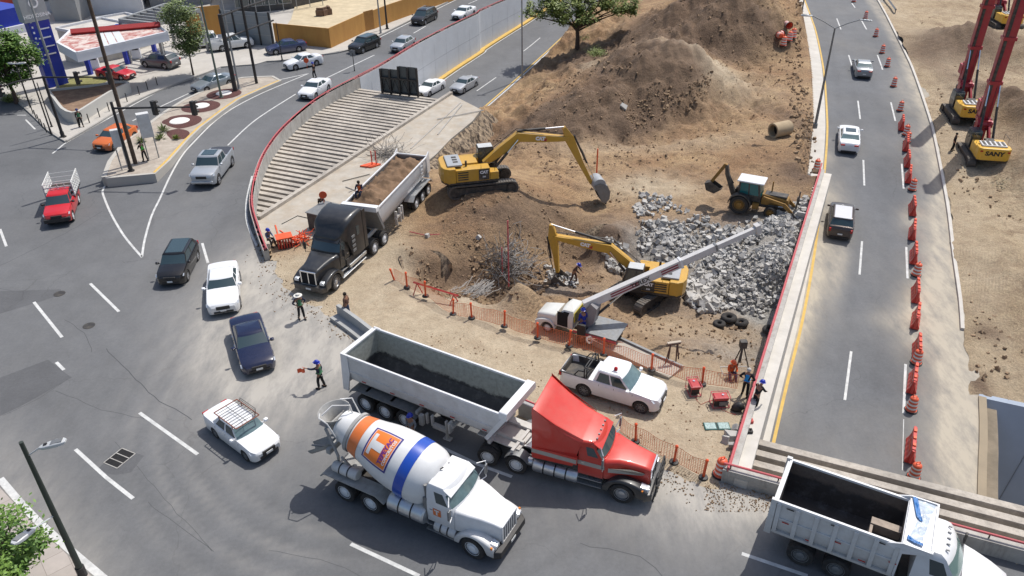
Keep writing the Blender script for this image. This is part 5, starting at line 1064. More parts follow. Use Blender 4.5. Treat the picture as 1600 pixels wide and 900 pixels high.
g = MB(); g.tube([(.75, -.3, 2.3), (.7, -.2, 2.9), (.9, .0, 3.0)], .03, 6); g.tube([(.6, .4, 1.6), (.65, .5, 2.5), (.9, .4, 2.9)], .03, 6); g.build('hoses', M_BLK, t)
g = MB(); g.cyl((.62, -.93, 1.15), (.62, -.93, 2.15), .15, n=14); g.cyl((.62, -.93, 2.15), (.62, -.93, 2.75), .07, n=8); g.build('exhaust_stack', M_STEEL, t, smooth=40)
g = MB(); g.lathe([(.16, 0), (.2, .02), (.2, .28), (.16, .3), (0, .3)], 16, T(.62, -.05, 2.72)); g.build('air_filter', M_WDIRTY, t, smooth=40)
g = MB(); g.box((1.18, -1.075, 1.58), (.36, .015, .36)); pn = g.build('door_emblem', M_ORG, t)
text(pn, 'T', .34, M_DRUM, T(1.18, -1.086, 1.58) @ RX(PI/2), bold=.02)
place(t, (737.9, 872), (560.5, 792), -1)
def liner_mat(name, hi, lo, zcut, soft=.25):
 n = Nd(name); tc = n.N.new('ShaderNodeTexCoord'); sx = n.N.new('ShaderNodeSeparateXYZ'); n.L.new(tc.outputs['Object'], sx.inputs[0])
 nz = n.noise(1.6, 7, .7, tc.outputs['Object']); v = n.op('ADD', sx.outputs[2], n.op('MULTIPLY', n.op('SUBTRACT', nz, .5), .8))
 f = n.ramp(v, zcut-soft*.3, zcut+soft*.3); c = n.mix(n.ramp(n.noise(5, 6, .7, tc.outputs['Object']), .4, .75), hi, (hi[0]*.6, hi[1]*.6, hi[2]*.58)); d = n.mix(n.ramp(n.noise(2.3, 8, .75, tc.outputs['Object']), .5, .72), lo, (.11, .11, .11))
 return n.done(n.mix(f, d, c), .75)
def tub(t, x0, x1, sec, wm, lm, rimm, fslope=.0, rslope=0.0, th=.05):
 """open tipping body; sec = half section [(y,z)] from rim down to the floor centre"""
 full = [(y, z) for y, z in sec]+[(-y, z) for y, z in reversed(sec)]; zt = sec[0][1]; zb = sec[-1][1]
 def ring(x, k, sl): return [(x+sl*(zt-z)/(zt-zb), y*k, z+(0 if k == 1 else .04)) for y, z in full]
 n = len(full)
 for nm, k, m in (('outer_walls', 1, wm), ('inner_lining', .965, lm)):
  a = ring(x0+(0 if k == 1 else .04), k, rslope); b = ring(x1-(0 if k == 1 else .04), k, -fslope); g = MB()
  g.add(a+b, [(i, i+1, n+i+1, n+i) for i in range(n-1)]+[tuple(range(n)), tuple(range(2*n-1, n-1, -1))]); g.build(nm, m, t, smooth=25)
 W = sec[0][0]; g = MB()
 for s in (1, -1): g.bx(x0-.03, x1+.03, s*(W-.07), s*(W+.035), zt-.05, zt+.06)
 g.bx(x0-.05, x0+.06, -W, W, zt-.05, zt+.055); g.bx(x1-.06, x1+.05, -W, W, zt-.05, zt+.055); g.build('top_rim', rimm, t, bev=.015)
t = thing('tipper_trailer', 'empty white tipping trailer with black residue inside, hitched to the red tractor', 'trailer', group=truck_g); WT = t
M_LIN = liner_mat('worn_liner', (.40, .41, .37), (.045, .047, .05), 1.95)
sec = [(1.25, 3.2), (1.25, 2.35), (1.12, 1.75), (.85, 1.42), (0, 1.36)]
L1 = 8.9; tub(t, 0, L1, sec, M_WDIRTY, M_LIN, M_WCLEAN, fslope=.95, rslope=-.0)
g = MB(); g.xloft([(L1-.18, 1.30, 3.0, 3.38, .08), (L1+.22, 1.30, 3.0, 3.38, .08)]); g.build('front_visor', M_WCLEAN, t, smooth=40)
g = MB(); g.prism([(L1+.2, 3.05), (L1-.05, 3.05), (L1-1.0, 1.5), (L1-.85, 1.4)], -1.26, 1.26); g.build('sloped_front', M_WCLEAN, t, fix=True)
g = MB()
for s in (1, -1): g.prism([(-.28, 1.05), (-.12, 3.28), (.28, 3.28), (.28, 2.2), (.05, 1.05)], s*1.22, s*1.30)
g.bx(-.2, -.05, -1.22, 1.22, 1.4, 3.22); g.build('tailgate', M_WCLEAN, t, fix=True)
for s in (1, -1):
 g = MB(); g.bx(.3, L1-.6, s*1.245, s*1.275, 2.28, 2.34); g.build('side_fold', M_WDIRTY, t)
 g = MB(); g.prism([(.1, 1.0), (.2, 1.18), (.5, 1.3), (3.7, 1.3), (4.15, 1.0), (4.1, .96), (3.65, 1.25), (.55, 1.25), (.26, 1.14), (.15, .98)], s*.62, s*1.34); g.build('mudguard', M_STEEL, t, fix=True)
 g = MB()
 for x in (4.6, 4.9, 5.7): g.bx(x, x+.09, s*1.02, s*1.16, .35 if x > 5 else .8, 1.4)
 g.bx(5.0, 5.75, s*1.0, s*1.2, .75, .95); g.bx(4.3, 4.5, s*1.1, s*1.3, .7, 1.3); g.bx(5.55, 5.95, s*.95, s*1.2, .3, .36); g.bx(5.95, 6.05, s*1.0, s*1.3, .9, 1.5); g.build('landing_leg', M_WDIRTY, t)
g = MB();
for s in (1, -1): g.bx(-.1, L1+.6, s*.4, s*.52, 1.05, 1.34)
for x in (1, 2.5, 4, 6, 8, 9.2): g.bx(x, x+.14, -1.15, 1.15, 1.12, 1.3)
g.bx(L1-1.6, L1+.6, -.9, .9, 1.12, 1.2); g.build('frame', M_WDIRTY, t)
axles(t, (.95, 2.15, 3.35), .51); add_wheel(t, 4.75, .35, .5, .27, 'truck', name='spare_wheel')
for k in range(5): g = MB(); x = 1+k*1.7; g.bx(x, x+.25, -1.272, -1.255, 1.95, 2.0); g.build('side_marker', M_RED, t)
p = text(t, 'ATRO', .16, M_BLK, T(4.65, -1.13, 1.66) @ RX(PI/2-.3), bold=.004)
t.location = (-7.5, 30.95, 0); t.rotation_euler = (0, 0, R(-30.6))
t = thing('tractor_unit', 'red long-nose tractor unit with swept sleeper roof and black fenders', 'tractor unit', group=truck_g)
xf, xr = 2.75, -2.75; t['wp'] = (xf, xr, 1.22)
x0, xc = tractor(t, M_TRED, xf, dict(fender=M_TBLK, bumper=M_TBLK, gw=.56, glass=M_GLASS, roof=2.75, cablen=1.25, sleeper=1, hz=1.98, visor=M_TRED, nose=1.05, ff=1.05))
g = MB(); st = []
for x, z, hw, r in [(x0-.62, 2.73, .84, .10), (x0-.8, 2.77, .97, .12), (x0-1.1, 2.80, 1.04, .14), (xc+.1, 2.84, 1.08, .16), (xc-.2, 2.95, 1.12, .2), (xc-.6, 3.15, 1.15, .2), (xc-1.1, 3.42, 1.18, .18), (xc-1.6, 3.74, 1.21, .13), (xc-1.95, 3.98, 1.24, .08), (xc-2.02, 3.98, 1.24, .05)]:
 st.append((x, hw, 2.5 if x > xc else 1.3, z, r))
g.xloft(st, na=5); g.build('sleeper', M_TRED, t, smooth=50)
for s in (1, -1): g = MB(); g.add([(xc+.2, s*1.0, 2.84), (xc-1.0, s*1.14, 3.40), (xc-2.02, s*1.25, 4.12), (xc-2.02, s*1.27, 3.8), (xc-1.0, s*1.18, 3.25), (xc+.2, s*1.05, 2.75)], [(0, 1, 4, 5), (1, 2, 3, 4), (5, 4, 1, 0), (4, 3, 2, 1)]); g.build('roof_fairing_lip', M_TRED, t)
M_STRIPE = mat('silver_stripe', (.40, .37, .32), .45, var=.05)
for s in (1, -1):
 g = MB(); g.bx(xc-2.02, xc+.02, s*1.20 if 0 else s*1.10, s*1.252, 1.55, 1.95); g.build('sleeper_side', M_TRED, t)
 g = MB(); g.bx(xc-2.03, xc+.0, s*1.25, s*1.258, 1.62, 1.84); g.build('side_stripe', M_STRIPE, t)
 g = MB(); g.bx(xc+.0, x0-.1, s*1.062, s*1.072, 1.50, 1.72); g.build('side_stripe', M_STRIPE, t)
 g = MB(); P = [(x0+.06, 1.04, 1.42), (x0+.06, 1.045, 1.66), (xf+.2, .735, 1.62), (xf+.75, .64, 1.52), (xf+.82, .62, 1.45), (xf+.7, .64, 1.36), (xf, .76, 1.38)];
 o_ = [(p[0], s*(p[1]+.012), p[2]) for p in P]; g.add(o_, [tuple(range(len(o_))), tuple(range(len(o_)-1, -1, -1))]); g.build('hood_stripe', M_STRIPE, t)
 text(t, 'T 2000', .15, M_BLK, frame((xf+.1, s*.78, 1.5), (-s, -.22, -.0) if 0 else ((1, -.18*s*1, -.02) if s < 0 else (-1, .18, .02)), (0, 0, 1)) if False else T(xf-.1, s*.83, 1.50) @ RZ(R(-14) if s > 0 else R(14)) @ RX(PI/2) if s < 0 else T(xf-.1, .83, 1.5) @ RZ(PI-R(14)) @ RX(PI/2), bold=.004)
g = MB(); g.bx(xc-1.95, xc+.5, -1.0, 1.0, .75, 1.35); g.build('skirt', M_CHASS, t)
chassis(t, -3.9, 3.6); add_wheel(t, xf, 1.06, .52, .3, 'truck', M_RIM); add_wheel(t, xf, -1.06, .52, .3, 'truck', M_RIM); axles(t, (xr+.69, xr-.69), .51)
tank(t, xc-2.0, xc+.05, -.98, .68, .31, M_ALU, 3); tank(t, xc-2.0, xc+.05, .98, .68, .31, M_ALU, 3); tank(t, xc-2.65, xc-2.05, -.9, .7, .2, M_ALU, 1, 'air_tank')
g = MB(); g.bx(-3.2, -2.0, -.45, .45, .98, 1.06); g.lathe([(.5, 0), (.5, .1), (0, .12)], 18, T(-2.75, 0, 1.06)); g.build('fifth_wheel', M_CHASS, t, fix=True)
g = MB(); g.bx(-1.95, -1.35, -.45, .45, 1.0, 1.04); g.bx(-1.95, -1.35, -.5, -.4, 1.0, 1.1); g.bx(-1.95, -1.35, .4, .5, 1.0, 1.1); g.build('deck_plate', M_ALU, t)
for x in (xr+.69, xr-.69):
 for s in (1, -1):
  g = MB(); n = 8; P = [(x+.62*math.cos(PI*(.15+.7*k/n)), .52+.62*math.sin(PI*(.15+.7*k/n))) for k in range(n+1)]; P += [(x+(a-x)*.96, .52+(b-.52)*.96) for a, b in reversed(P)]; g.prism(P, s*.72, s*1.24)
  if x > xr: g.build('quarter_fender', M_STEEL, t, fix=True, smooth=40)
g = MB(); g.tube([(xf+1.3, -1.0, .4), (xf+1.38, -.9, .9), (xf+1.35, -.7, 1.5), (xf+1.35, .7, 1.5), (xf+1.38, .9, .9), (xf+1.3, 1.0, .4)], .04, 6)
for z in (.62, .92, 1.2): g.tube([(xf+1.37, -.88, z), (xf+1.37, .88, z)], .03, 6)
for y in (-.4, 0, .4): g.tube([(xf+1.37, y, .4), (xf+1.36, y, 1.5)], .03, 6)
g.build('bull_bar', M_BLK, t, smooth=60)
place(t, (967, 786), (786, 734.5), -1)
t = thing('tractor_unit', 'black aerodynamic tractor unit with tall rounded sleeper and chrome grille', 'tractor unit', group=truck_g); BT = t
xf, xr = 2.7, -2.7; t['wp'] = (xf, xr, 1.22)
x0, xc = tractor(t, M_TBLK, xf, dict(gw=.60, glass=M_GLASS, roof=2.9, cablen=1.2, sleeper=1, bumper=M_TBLK, mf=M_BLK, mm=M_BLK, nose=1.1, ft=1.30, ff=1.08, visor=M_TBLK, hz=2.0))
g = MB(); g.xloft([(x0-.42, .72, 2.60, 2.86, .12), (x0-.62, .90, 2.55, 3.08, .25), (x0-.95, 1.04, 2.5, 3.38, .34), (xc+.2, 1.14, 2.45, 3.66, .38), (xc-.2, 1.20, 1.25, 3.82, .36), (xc-.8, 1.23, 1.1, 3.95, .3), (xc-1.45, 1.24, 1.1, 3.98, .25), (xc-1.6, 1.22, 1.1, 3.95, .2)], na=6); g.build('sleeper', M_TBLK, t, smooth=50)
for s in (1, -1):
 g = MB(); g.bx(xc-1.62, xc-2.0, s*1.14, s*1.25, 1.1, 3.8); g.build('side_extender', M_TBLK, t, bev=.03)
 g = MB();
 for k in range(4): g.bx(xc-.55, xc-.2, s*1.20, s*1.245, 1.5+k*.32, 1.66+k*.32)
 g.build('side_vent', M_STEEL, t)
 g = MB(); g.bx(xc-1.1, xc-.8, s*1.2, s*1.25, 2.4, 3.0); g.build('sleeper_window', M_GLASS, t)
 g = MB(); g.bx(xc-1.6, xf-.75, s*.85, s*1.22, .35, .42); g.bx(xc-1.7, xc+.3, s*1.0, s*1.2, .62, .85); g.build('side_step', M_ALU, t, bev=.02)
g = MB(); g.bx(xc-1.6, xc+.5, -1.1, 1.1, .7, 1.3); g.build('skirt', M_CHASS, t)
chassis(t, -3.7, 3.6); add_wheel(t, xf, 1.06, .52, .3, 'truck', M_RIM, steer=.08); add_wheel(t, xf, -1.06, .52, .3, 'truck', M_RIM, steer=.08); axles(t, (xr+.67, xr-.67), .51)
g = MB(); g.bx(-3.2, -2.0, -.45, .45, .98, 1.06); g.lathe([(.5, 0), (.5, .1), (0, .12)], 18, T(-2.7, 0, 1.06)); g.build('fifth_wheel', M_CHASS, t, fix=True)
for s in (1, -1):
 x = xr+.67; g = MB(); n = 8; P = [(x+.60*math.cos(PI*(.1+.75*k/n)), .52+.60*math.sin(PI*(.1+.75*k/n))) for k in range(n+1)]; P += [(x+(a-x)*.96, .52+(b-.52)*.96) for a, b in reversed(P)]; g.prism(P, s*.72, s*1.24); g.build('quarter_fender', M_BLK, t, fix=True, smooth=40)
place(t, (530, 451), (594, 391), 1)
t = thing('tipper_trailer', 'silver round-bottomed tipping trailer heaped with brown soil behind the black tractor', 'trailer', group=truck_g)
M_SALU = mat('satin_aluminium', (.68, .70, .72), .38, .25, .06, 1.5, dirt=.2, dirtcol=(.4, .37, .33))
sec = [(1.25, 3.15), (1.25, 2.6), (1.19, 2.1), (1.0, 1.65), (.7, 1.35), (.35, 1.2), (0, 1.16)]; L2 = 8.9
tub(t, 0, L2, sec, M_SALU, M_STEEL, M_WCLEAN, fslope=.75, rslope=.0)
g = MB(); g.xloft([(L2-.15, 1.30, 3.0, 3.34, .06), (L2+.25, 1.28, 3.0, 3.34, .06)]); g.build('front_visor', M_WCLEAN, t, smooth=40)
g = MB(); g.prism([(L2+.2, 3.0), (L2-.05, 3.0), (L2-.8, 1.4), (L2-.62, 1.3)], -1.24, 1.24); g.build('sloped_front', M_STEEL, t, fix=True)
g = MB()
for s in (1, -1): g.prism([(-.3, 1.9), (-.22, 3.45), (.35, 3.2), (.25, 1.9)], s*1.22, s*1.30)
g.bx(-.18, -.04, -1.22, 1.22, 1.4, 3.1); g.build('tailgate', M_WCLEAN, t, fix=True)
for s in (1, -1):
 g = MB(); g.prism([(-.45, .95), (-.3, 1.2), (0, 1.32), (3.0, 1.32), (3.45, 1.0), (3.4, .95), (2.95, 1.27), (.05, 1.27), (-.26, 1.15), (-.4, .92)], s*.62, s*1.34); g.build('mudguard', M_ALU, t, fix=True)
 g = MB()
 for x in (4.9, 5.3, 5.9): g.bx(x, x+.1, s*1.0, s*1.18, .4, 1.5)
 g.bx(4.9, 6.1, s*1.0, s*1.15, .9, 1.05); g.build('landing_leg', M_WDIRTY, t)
 g = MB()
 for k in range(5): g.bx(1.0+.0, 1.5, s*(1.27+0*k), s*1.30, 1.75+k*.28, 1.8+k*.28)
 for q in (1.0, 1.46): g.bx(q, q+.05, s*1.27, s*1.30, 1.7, 3.1)
 g.build('side_ladder', M_SALU, t)
g = MB()
for s in (1, -1): g.bx(-.1, L2+.5, s*.4, s*.52, 1.0, 1.25)
g.build('frame', M_WDIRTY, t); axles(t, (.15, 1.35, 2.55), .51)
M_SOIL = mat('heaped_soil', (.17, .105, .062), .95, 0, .4, 1.4, 1.0, 5, dirt=.5, dirtcol=(.25, .165, .10))
nx_, ny_ = 60, 18; g = MB()
def soil(a, b):
 x = .05+(L2-.35)*a; y = -1.19+2.38*b; e = min(a, 1-a)*6; h = 2.88+.62*(1-(2*b-1)**2)*min(1, e)*(.75+.5*noise.noise(Vector((x*.45, 3, 0))))+.26*noise.fractal(Vector((x*1.6, y*1.6, 2)), .7, 2, 6); return (x, y, h)
g.grid(soil, nx_, ny_); o = g.build('soil_load', M_SOIL, smooth=60); tag(o, 'heap of brown soil lying in the silver tipping trailer', 'soil load')
h_ = R(-106.5); t.location = (-7.35, 54.6, .12); t.rotation_euler = (0, R(.6), h_); o.location = t.location; o.rotation_euler = t.rotation_euler
t = thing('dump_truck', 'white dump truck with ribbed empty bed beside the bridge parapet', 'dump truck', group=truck_g); DT = t
M_RUST = liner_mat('rusty_liner', (.16, .125, .10), (.045, .04, .038), 2.3); L3 = 4.4
sec = [(1.24, 2.9), (1.24, 1.7), (1.12, 1.32), (0, 1.3)]; tub(t, 0, L3, sec, M_WDIRTY, M_RUST, M_WCLEAN, fslope=0)
for s in (1, -1):
 for k in range(7):
  x = .12+k*(L3-.25)/6; g = MB(); g.prism([(x-.07, 1.35), (x-.07, 2.85), (x+.09, 2.85), (x+.09, 1.35)], s*1.24, s*1.315); g.build('side_rib', M_WDIRTY, t, fix=True, bev=.01)
 g = MB(); g.bx(.05, L3-.05, s*1.24, s*1.29, 2.08, 2.14); g.build('side_rail', M_WDIRTY, t)
 g = MB(); g.bx(0, L3, s*1.1, s*1.27, 1.28, 1.4); g.build('lower_rail', M_WDIRTY, t)
 for k in range(5): g = MB(); x = .35+k*.95; g.bx(x, x+.26, s*1.292, s*1.30, 1.98-(k % 2)*.45, 2.03-(k % 2)*.45); g.build('reflector_strip', M_RED, t)
 for k in range(3): g = MB(); x = .4+k*1.6; g.bx(x, x+.28, s*1.28, s*1.286, 2.72, 2.77); g.build('dark_slot', M_BLK, t)
g = MB(); g.bx(-.12, -.02, -1.24, 1.24, 1.35, 2.9)
for s in (1, -1): g.prism([(-.22, 1.2), (-.18, 3.0), (.02, 3.0), (.02, 1.2)], s*1.18, s*1.32)
g.build('tailgate', M_WDIRTY, t, fix=True)
g = MB(); g.bx(L3-.02, L3+.06, -1.27, 1.27, 1.35, 3.05); g.bx(L3, L3+.95, -1.27, 1.27, 3.0, 3.06); g.prism([(L3-.55, 2.88), (L3, 3.12), (L3+.95, 3.12), (L3+.95, 3.0), (L3, 2.6)], 1.24, 1.30); g.prism([(L3-.55, 2.88), (L3, 3.12), (L3+.95, 3.12), (L3+.95, 3.0), (L3, 2.6)], -1.30, -1.24); g.bx(L3+.88, L3+.95, -1.27, 1.27, 3.0, 3.13); g.build('cab_shield', M_WCLEAN, t, fix=True)
M_TARPB = mat('blue_tarp', (.03, .16, .42), .5, var=.2, vscale=4); M_TARPC = mat('clear_plastic_sheet', (.42, .48, .55), .3, var=.25, vscale=5, bump=.8, bscale=8)
def sheet(pts, z, m, nm, amp=.05):
 P = [Vector((x, y, 0)) for x, y in pts]; n = len(P)//2; g = MB()
 g.grid(lambda a, b: tuple((P[min(int(a*(n-1)), n-2)].lerp(P[min(int(a*(n-1)), n-2)+1], a*(n-1)-min(int(a*(n-1)), n-2))).lerp(P[2*n-1-min(int(a*(n-1)), n-2)].lerp(P[2*n-2-min(int(a*(n-1)), n-2)], a*(n-1)-min(int(a*(n-1)), n-2)), b)+Vector((0, 0, z+amp*abs(noise.noise(Vector((a*7, b*5, 1))))))), 24, 8); return g.build(nm, m, smooth=60)
o = sheet([(L3+.1, 1.2), (L3+.35, .3), (L3+.2, -.5), (L3+.15, -.95), (L3+.55, -.95), (L3+.65, -.2), (L3+.7, .4), (L3+.85, 1.2)], 3.075, M_TARPC, 'plastic_sheet'); tag(o, 'crumpled clear plastic sheet lying on the dump truck cab shield', 'plastic sheet')
o2 = sheet([(L3+.03, 1.24), (L3+.25, .3), (L3+.38, .1), (L3+.48, .1), (L3+.40, .35), (L3+.2, 1.24)], 3.12, M_TARPB, 'blue_tarp'); tag(o2, 'strip of blue tarp folded on the dump truck cab shield', 'tarp')
o3 = sheet([(L3+.08, -.78), (L3+.3, -.92), (L3+.6, -.98), (L3+.6, -1.1), (L3+.3, -1.08), (L3+.08, -1.0)], 3.12, M_TARPB, 'blue_tarp'); tag(o3, 'small blue tarp end near the driver side of the cab shield', 'tarp')
g = MB(); g.prism([(L3-1.15, 1.36), (L3-1.1, 2.25), (L3-1.0, 2.25), (L3-1.0, 1.36)], -1.15, .1); g.prism([(L3-1.1, 1.9), (L3-1.1, 2.3), (L3-.05, 2.3), (L3-.05, 1.9)], -.0, .35); ob = g.build('wooden_form', mat('pale_wood', (.33, .27, .22), .8, var=.2), fix=True); tag(ob, 'pale wooden formwork corner inside the empty dump truck bed', 'formwork')
chassis(t, 0, 7.9); axles(t, (1.27, 2.6), .51, rim=M_STEEL)
xf = 6.95; add_wheel(t, xf, 1.06, .51, .3, 'truck'); add_wheel(t, xf, -1.06, .51, .3, 'truck')
g = MB(); g.xloft([(xf+1.15, .62, .75, 1.35, .12), (xf+1.05, .85, .6, 1.48, .2), (xf+.5, 1.0, .7, 1.72, .3), (xf-.1, 1.08, .85, 1.9, .3), (xf-.45, 1.1, .9, 1.98, .28)], na=5); g.build('hood', M_WCLEAN, t, smooth=50)
for s in (1, -1): arch_fender(t, xf, s*.98, .22, .60, M_WCLEAN, 1.0, .7, .50, 1.25); g = MB(); g.xloft([(xf+1.06, .13, .86, 1.06, .05), (xf+.8, .16, .9, 1.1, .05)], M=T(0, s*.86, 0)); g.build('headlight', M_LAMP, t, smooth=40)
g = MB(); g.xloft([(xf+1.25, 1.0, .42, .7, .06), (xf+1.0, 1.18, .42, .74, .06)]); g.build('bumper', M_WCLEAN, t, smooth=40)
g = MB(); g.bx(xf+1.1, xf+1.17, -.5, .5, .78, 1.25); g.build('grille', M_BLK, t)
xa, xb = xf-.38, xf-2.05
lv = [(.95, xa, xb, 1.08), (1.75, xa, xb, 1.10), (1.92, xa-.03, xb, 1.09), (2.02, xa-.08, xb, 1.08), (2.58, xa-.42, xb, 1.02), (2.72, xa-.52, xb, .98), (2.84, xa-.72, xb+.05, .88), (2.88, xa-.95, xb+.12, .72)]
def rule(s, l):
 if l == 3: return 'windshield' if s == 'F' else ('side_window.'+s if s in ('L2', 'R2') else 'cab')
 if l == 2 and s in ('L2', 'R2'): return 'side_window.'+s
 return 'cab'
shell(t, lv, [0, .10, .16, .60, .68, .90, 1], rule, {'cab': M_WCLEAN, 'windshield': mat('green_windshield', (.16, .24, .22), .08, ior=1.6), 'side_window': M_GLASS}, bf=.2)
g = MB();
for k in range(5): g.box((xa-.75-.0*k, -.6+.3*k, 2.88), (.12, .05, .04))
g.build('marker_lamps', M_STEEL, t)
for s in (1, -1):
 g = MB(); g.bx(xa-.1, xa-.02, s*1.18, s*1.36, 1.75, 2.2); g.bx(xa-.12, xa-.08, s*1.05, s*1.3, 1.9, 1.95); g.build('mirror', M_BLK, t, bev=.03)
 tank(t, xb+.1, xf-.85, s*.92, .68, .28, M_WDIRTY, 2)
 text(t, 'XARA', .26, mat('grey_lettering', (.2, .21, .23), .6), T(xf-1.25, s*1.107, 1.38) @ (RX(PI/2) if s < 0 else RZ(PI) @ RX(PI/2)), bold=.006)
g = MB(); g.bx(4.6, 5.0, -1.05, 1.05, .7, 1.2); g.build('equipment_box', M_CHASS, t)
for ob_ in (t, o, o2, o3, ob): ob_.location = (10.55, 21.7, 0); ob_.rotation_euler = (0, 0, R(-30))
# ================================================================ digging machines
M_CATY = mat('machine_yellow', (.56, .315, .035), .45, 0, .06, 1.5, coat=.25, dirt=.30, dirtcol=(.33, .22, .12)); M_CATG = mat('machine_grey', (.34, .36, .38), .5, .1, .08, 2, dirt=.3, dirtcol=(.35, .3, .24))
M_TRK = mat('track_steel', (.10, .095, .09), .6, .4, .2, 4, dirt=.6, dirtcol=(.24, .19, .14)); M_PIN = mat('dark_machine', (.03, .03, .032), .5, .2, .2, 4, dirt=.4)
M_ROD = M_CHROME; mach_g = 'digging machines on the site'
def tracks(t, L_, gauge, w_, h_, rot=0, z=0):
 Rm = RZ(rot)
 for s in (1, -1):
  y = s*gauge/2; r = h_/2; N = 10
  loop = [(L_/2-r+r*math.sin(a), r-r*math.cos(a)) for a in [PI*k/N for k in range(N+1)]]+[(-L_/2+r-r*math.sin(a), r+r*math.cos(a)) for a in [PI*k/N for k in range(N+1)]]
  g = MB(); n = len(loop); inner = [(x*.95, (zz-r)*.86+r) for x, zz in loop]
  V = [(x, y-w_/2, zz) for x, zz in loop]+[(x, y+w_/2, zz) for x, zz in loop]; F = [(i, (i+1) % n, (i+1) % n+n, i+n) for i in range(n)]
  V += [(x, y-w_/2, zz) for x, zz in inner]+[(x, y+w_/2, zz) for x, zz in inner]
  F += [(i, i+2*n, (i+1) % n+2*n, (i+1) % n) for i in range(n)]+[(i+n, (i+1) % n+n, (i+1) % n+3*n, i+3*n) for i in range(n)]+[(i+2*n, i+3*n, (i+1) % n+3*n, (i+1) % n+2*n) for i in range(n)]
  g.add(V, F, Rm)
  per = [(Vector((loop[i][0], 0, loop[i][1])), Vector((loop[(i+1) % n][0], 0, loop[(i+1) % n][1]))) for i in range(n)]
  tot = sum((b-a).length for a, b in per); m = int(tot/.2); step = tot/m; acc = 0; q = 0
  for a, b in per:
   l = (b-a).length; d = (b-a)/l if l > 1e-6 else Vector((1, 0, 0))
   while q*step < acc+l and q < m:
    p = a+d*(q*step-acc); nn = Vector((d.z, 0, -d.x));
    M = Matrix(((d.x, 0, nn.x, p.x), (0, 1, 0, y), (d.z, 0, nn.z, p.z), (0, 0, 0, 1))); g.box((0, 0, .012), (.16, w_+.02, .05), Rm @ M); q += 1
   acc += l
  o = g.build('track', M_TRK, t)
  g = MB(); g.bx(-L_/2+r, L_/2-r, y-w_*.3, y+w_*.3, r*.45, r*1.55, Rm);
  for x in (-L_/2+r, L_/2-r): g.cyl(Rm @ Vector((x, y-w_*.45, r)), Rm @ Vector((x, y+w_*.45, r)), r*.72, n=14)
  for k in range(7): x = -L_/2+r+(L_-2*r)*(k+.5)/7; g.cyl(Rm @ Vector((x, y-w_*.4, r*.42)), Rm @ Vector((x, y+w_*.4, r*.42)), r*.3, n=8)
  g.build('track_frame', M_PIN, o)
 g = MB(); g.bx(-.9, .9, -gauge/2, gauge/2, h_*.45, h_*.95, Rm); g.cyl((0, 0, h_*.9), (0, 0, h_+.12), .62, n=18); g.build('undercarriage', M_PIN, t)
def ram(t, a, b, r=.07, f=.55, name='hydraulic_ram'):
 a, b = Vector(a), Vector(b); m = a.lerp(b, f); g = MB(); g.cyl(a, m, r, n=10); o = g.build(name, M_PIN, t, smooth=40); g = MB(); g.cyl(m, b, r*.55, n=8); g.build('piston_rod', M_ROD, o, smooth=40)
def link2(P, y0, y1, mb): mb.prism(P, y0, y1)
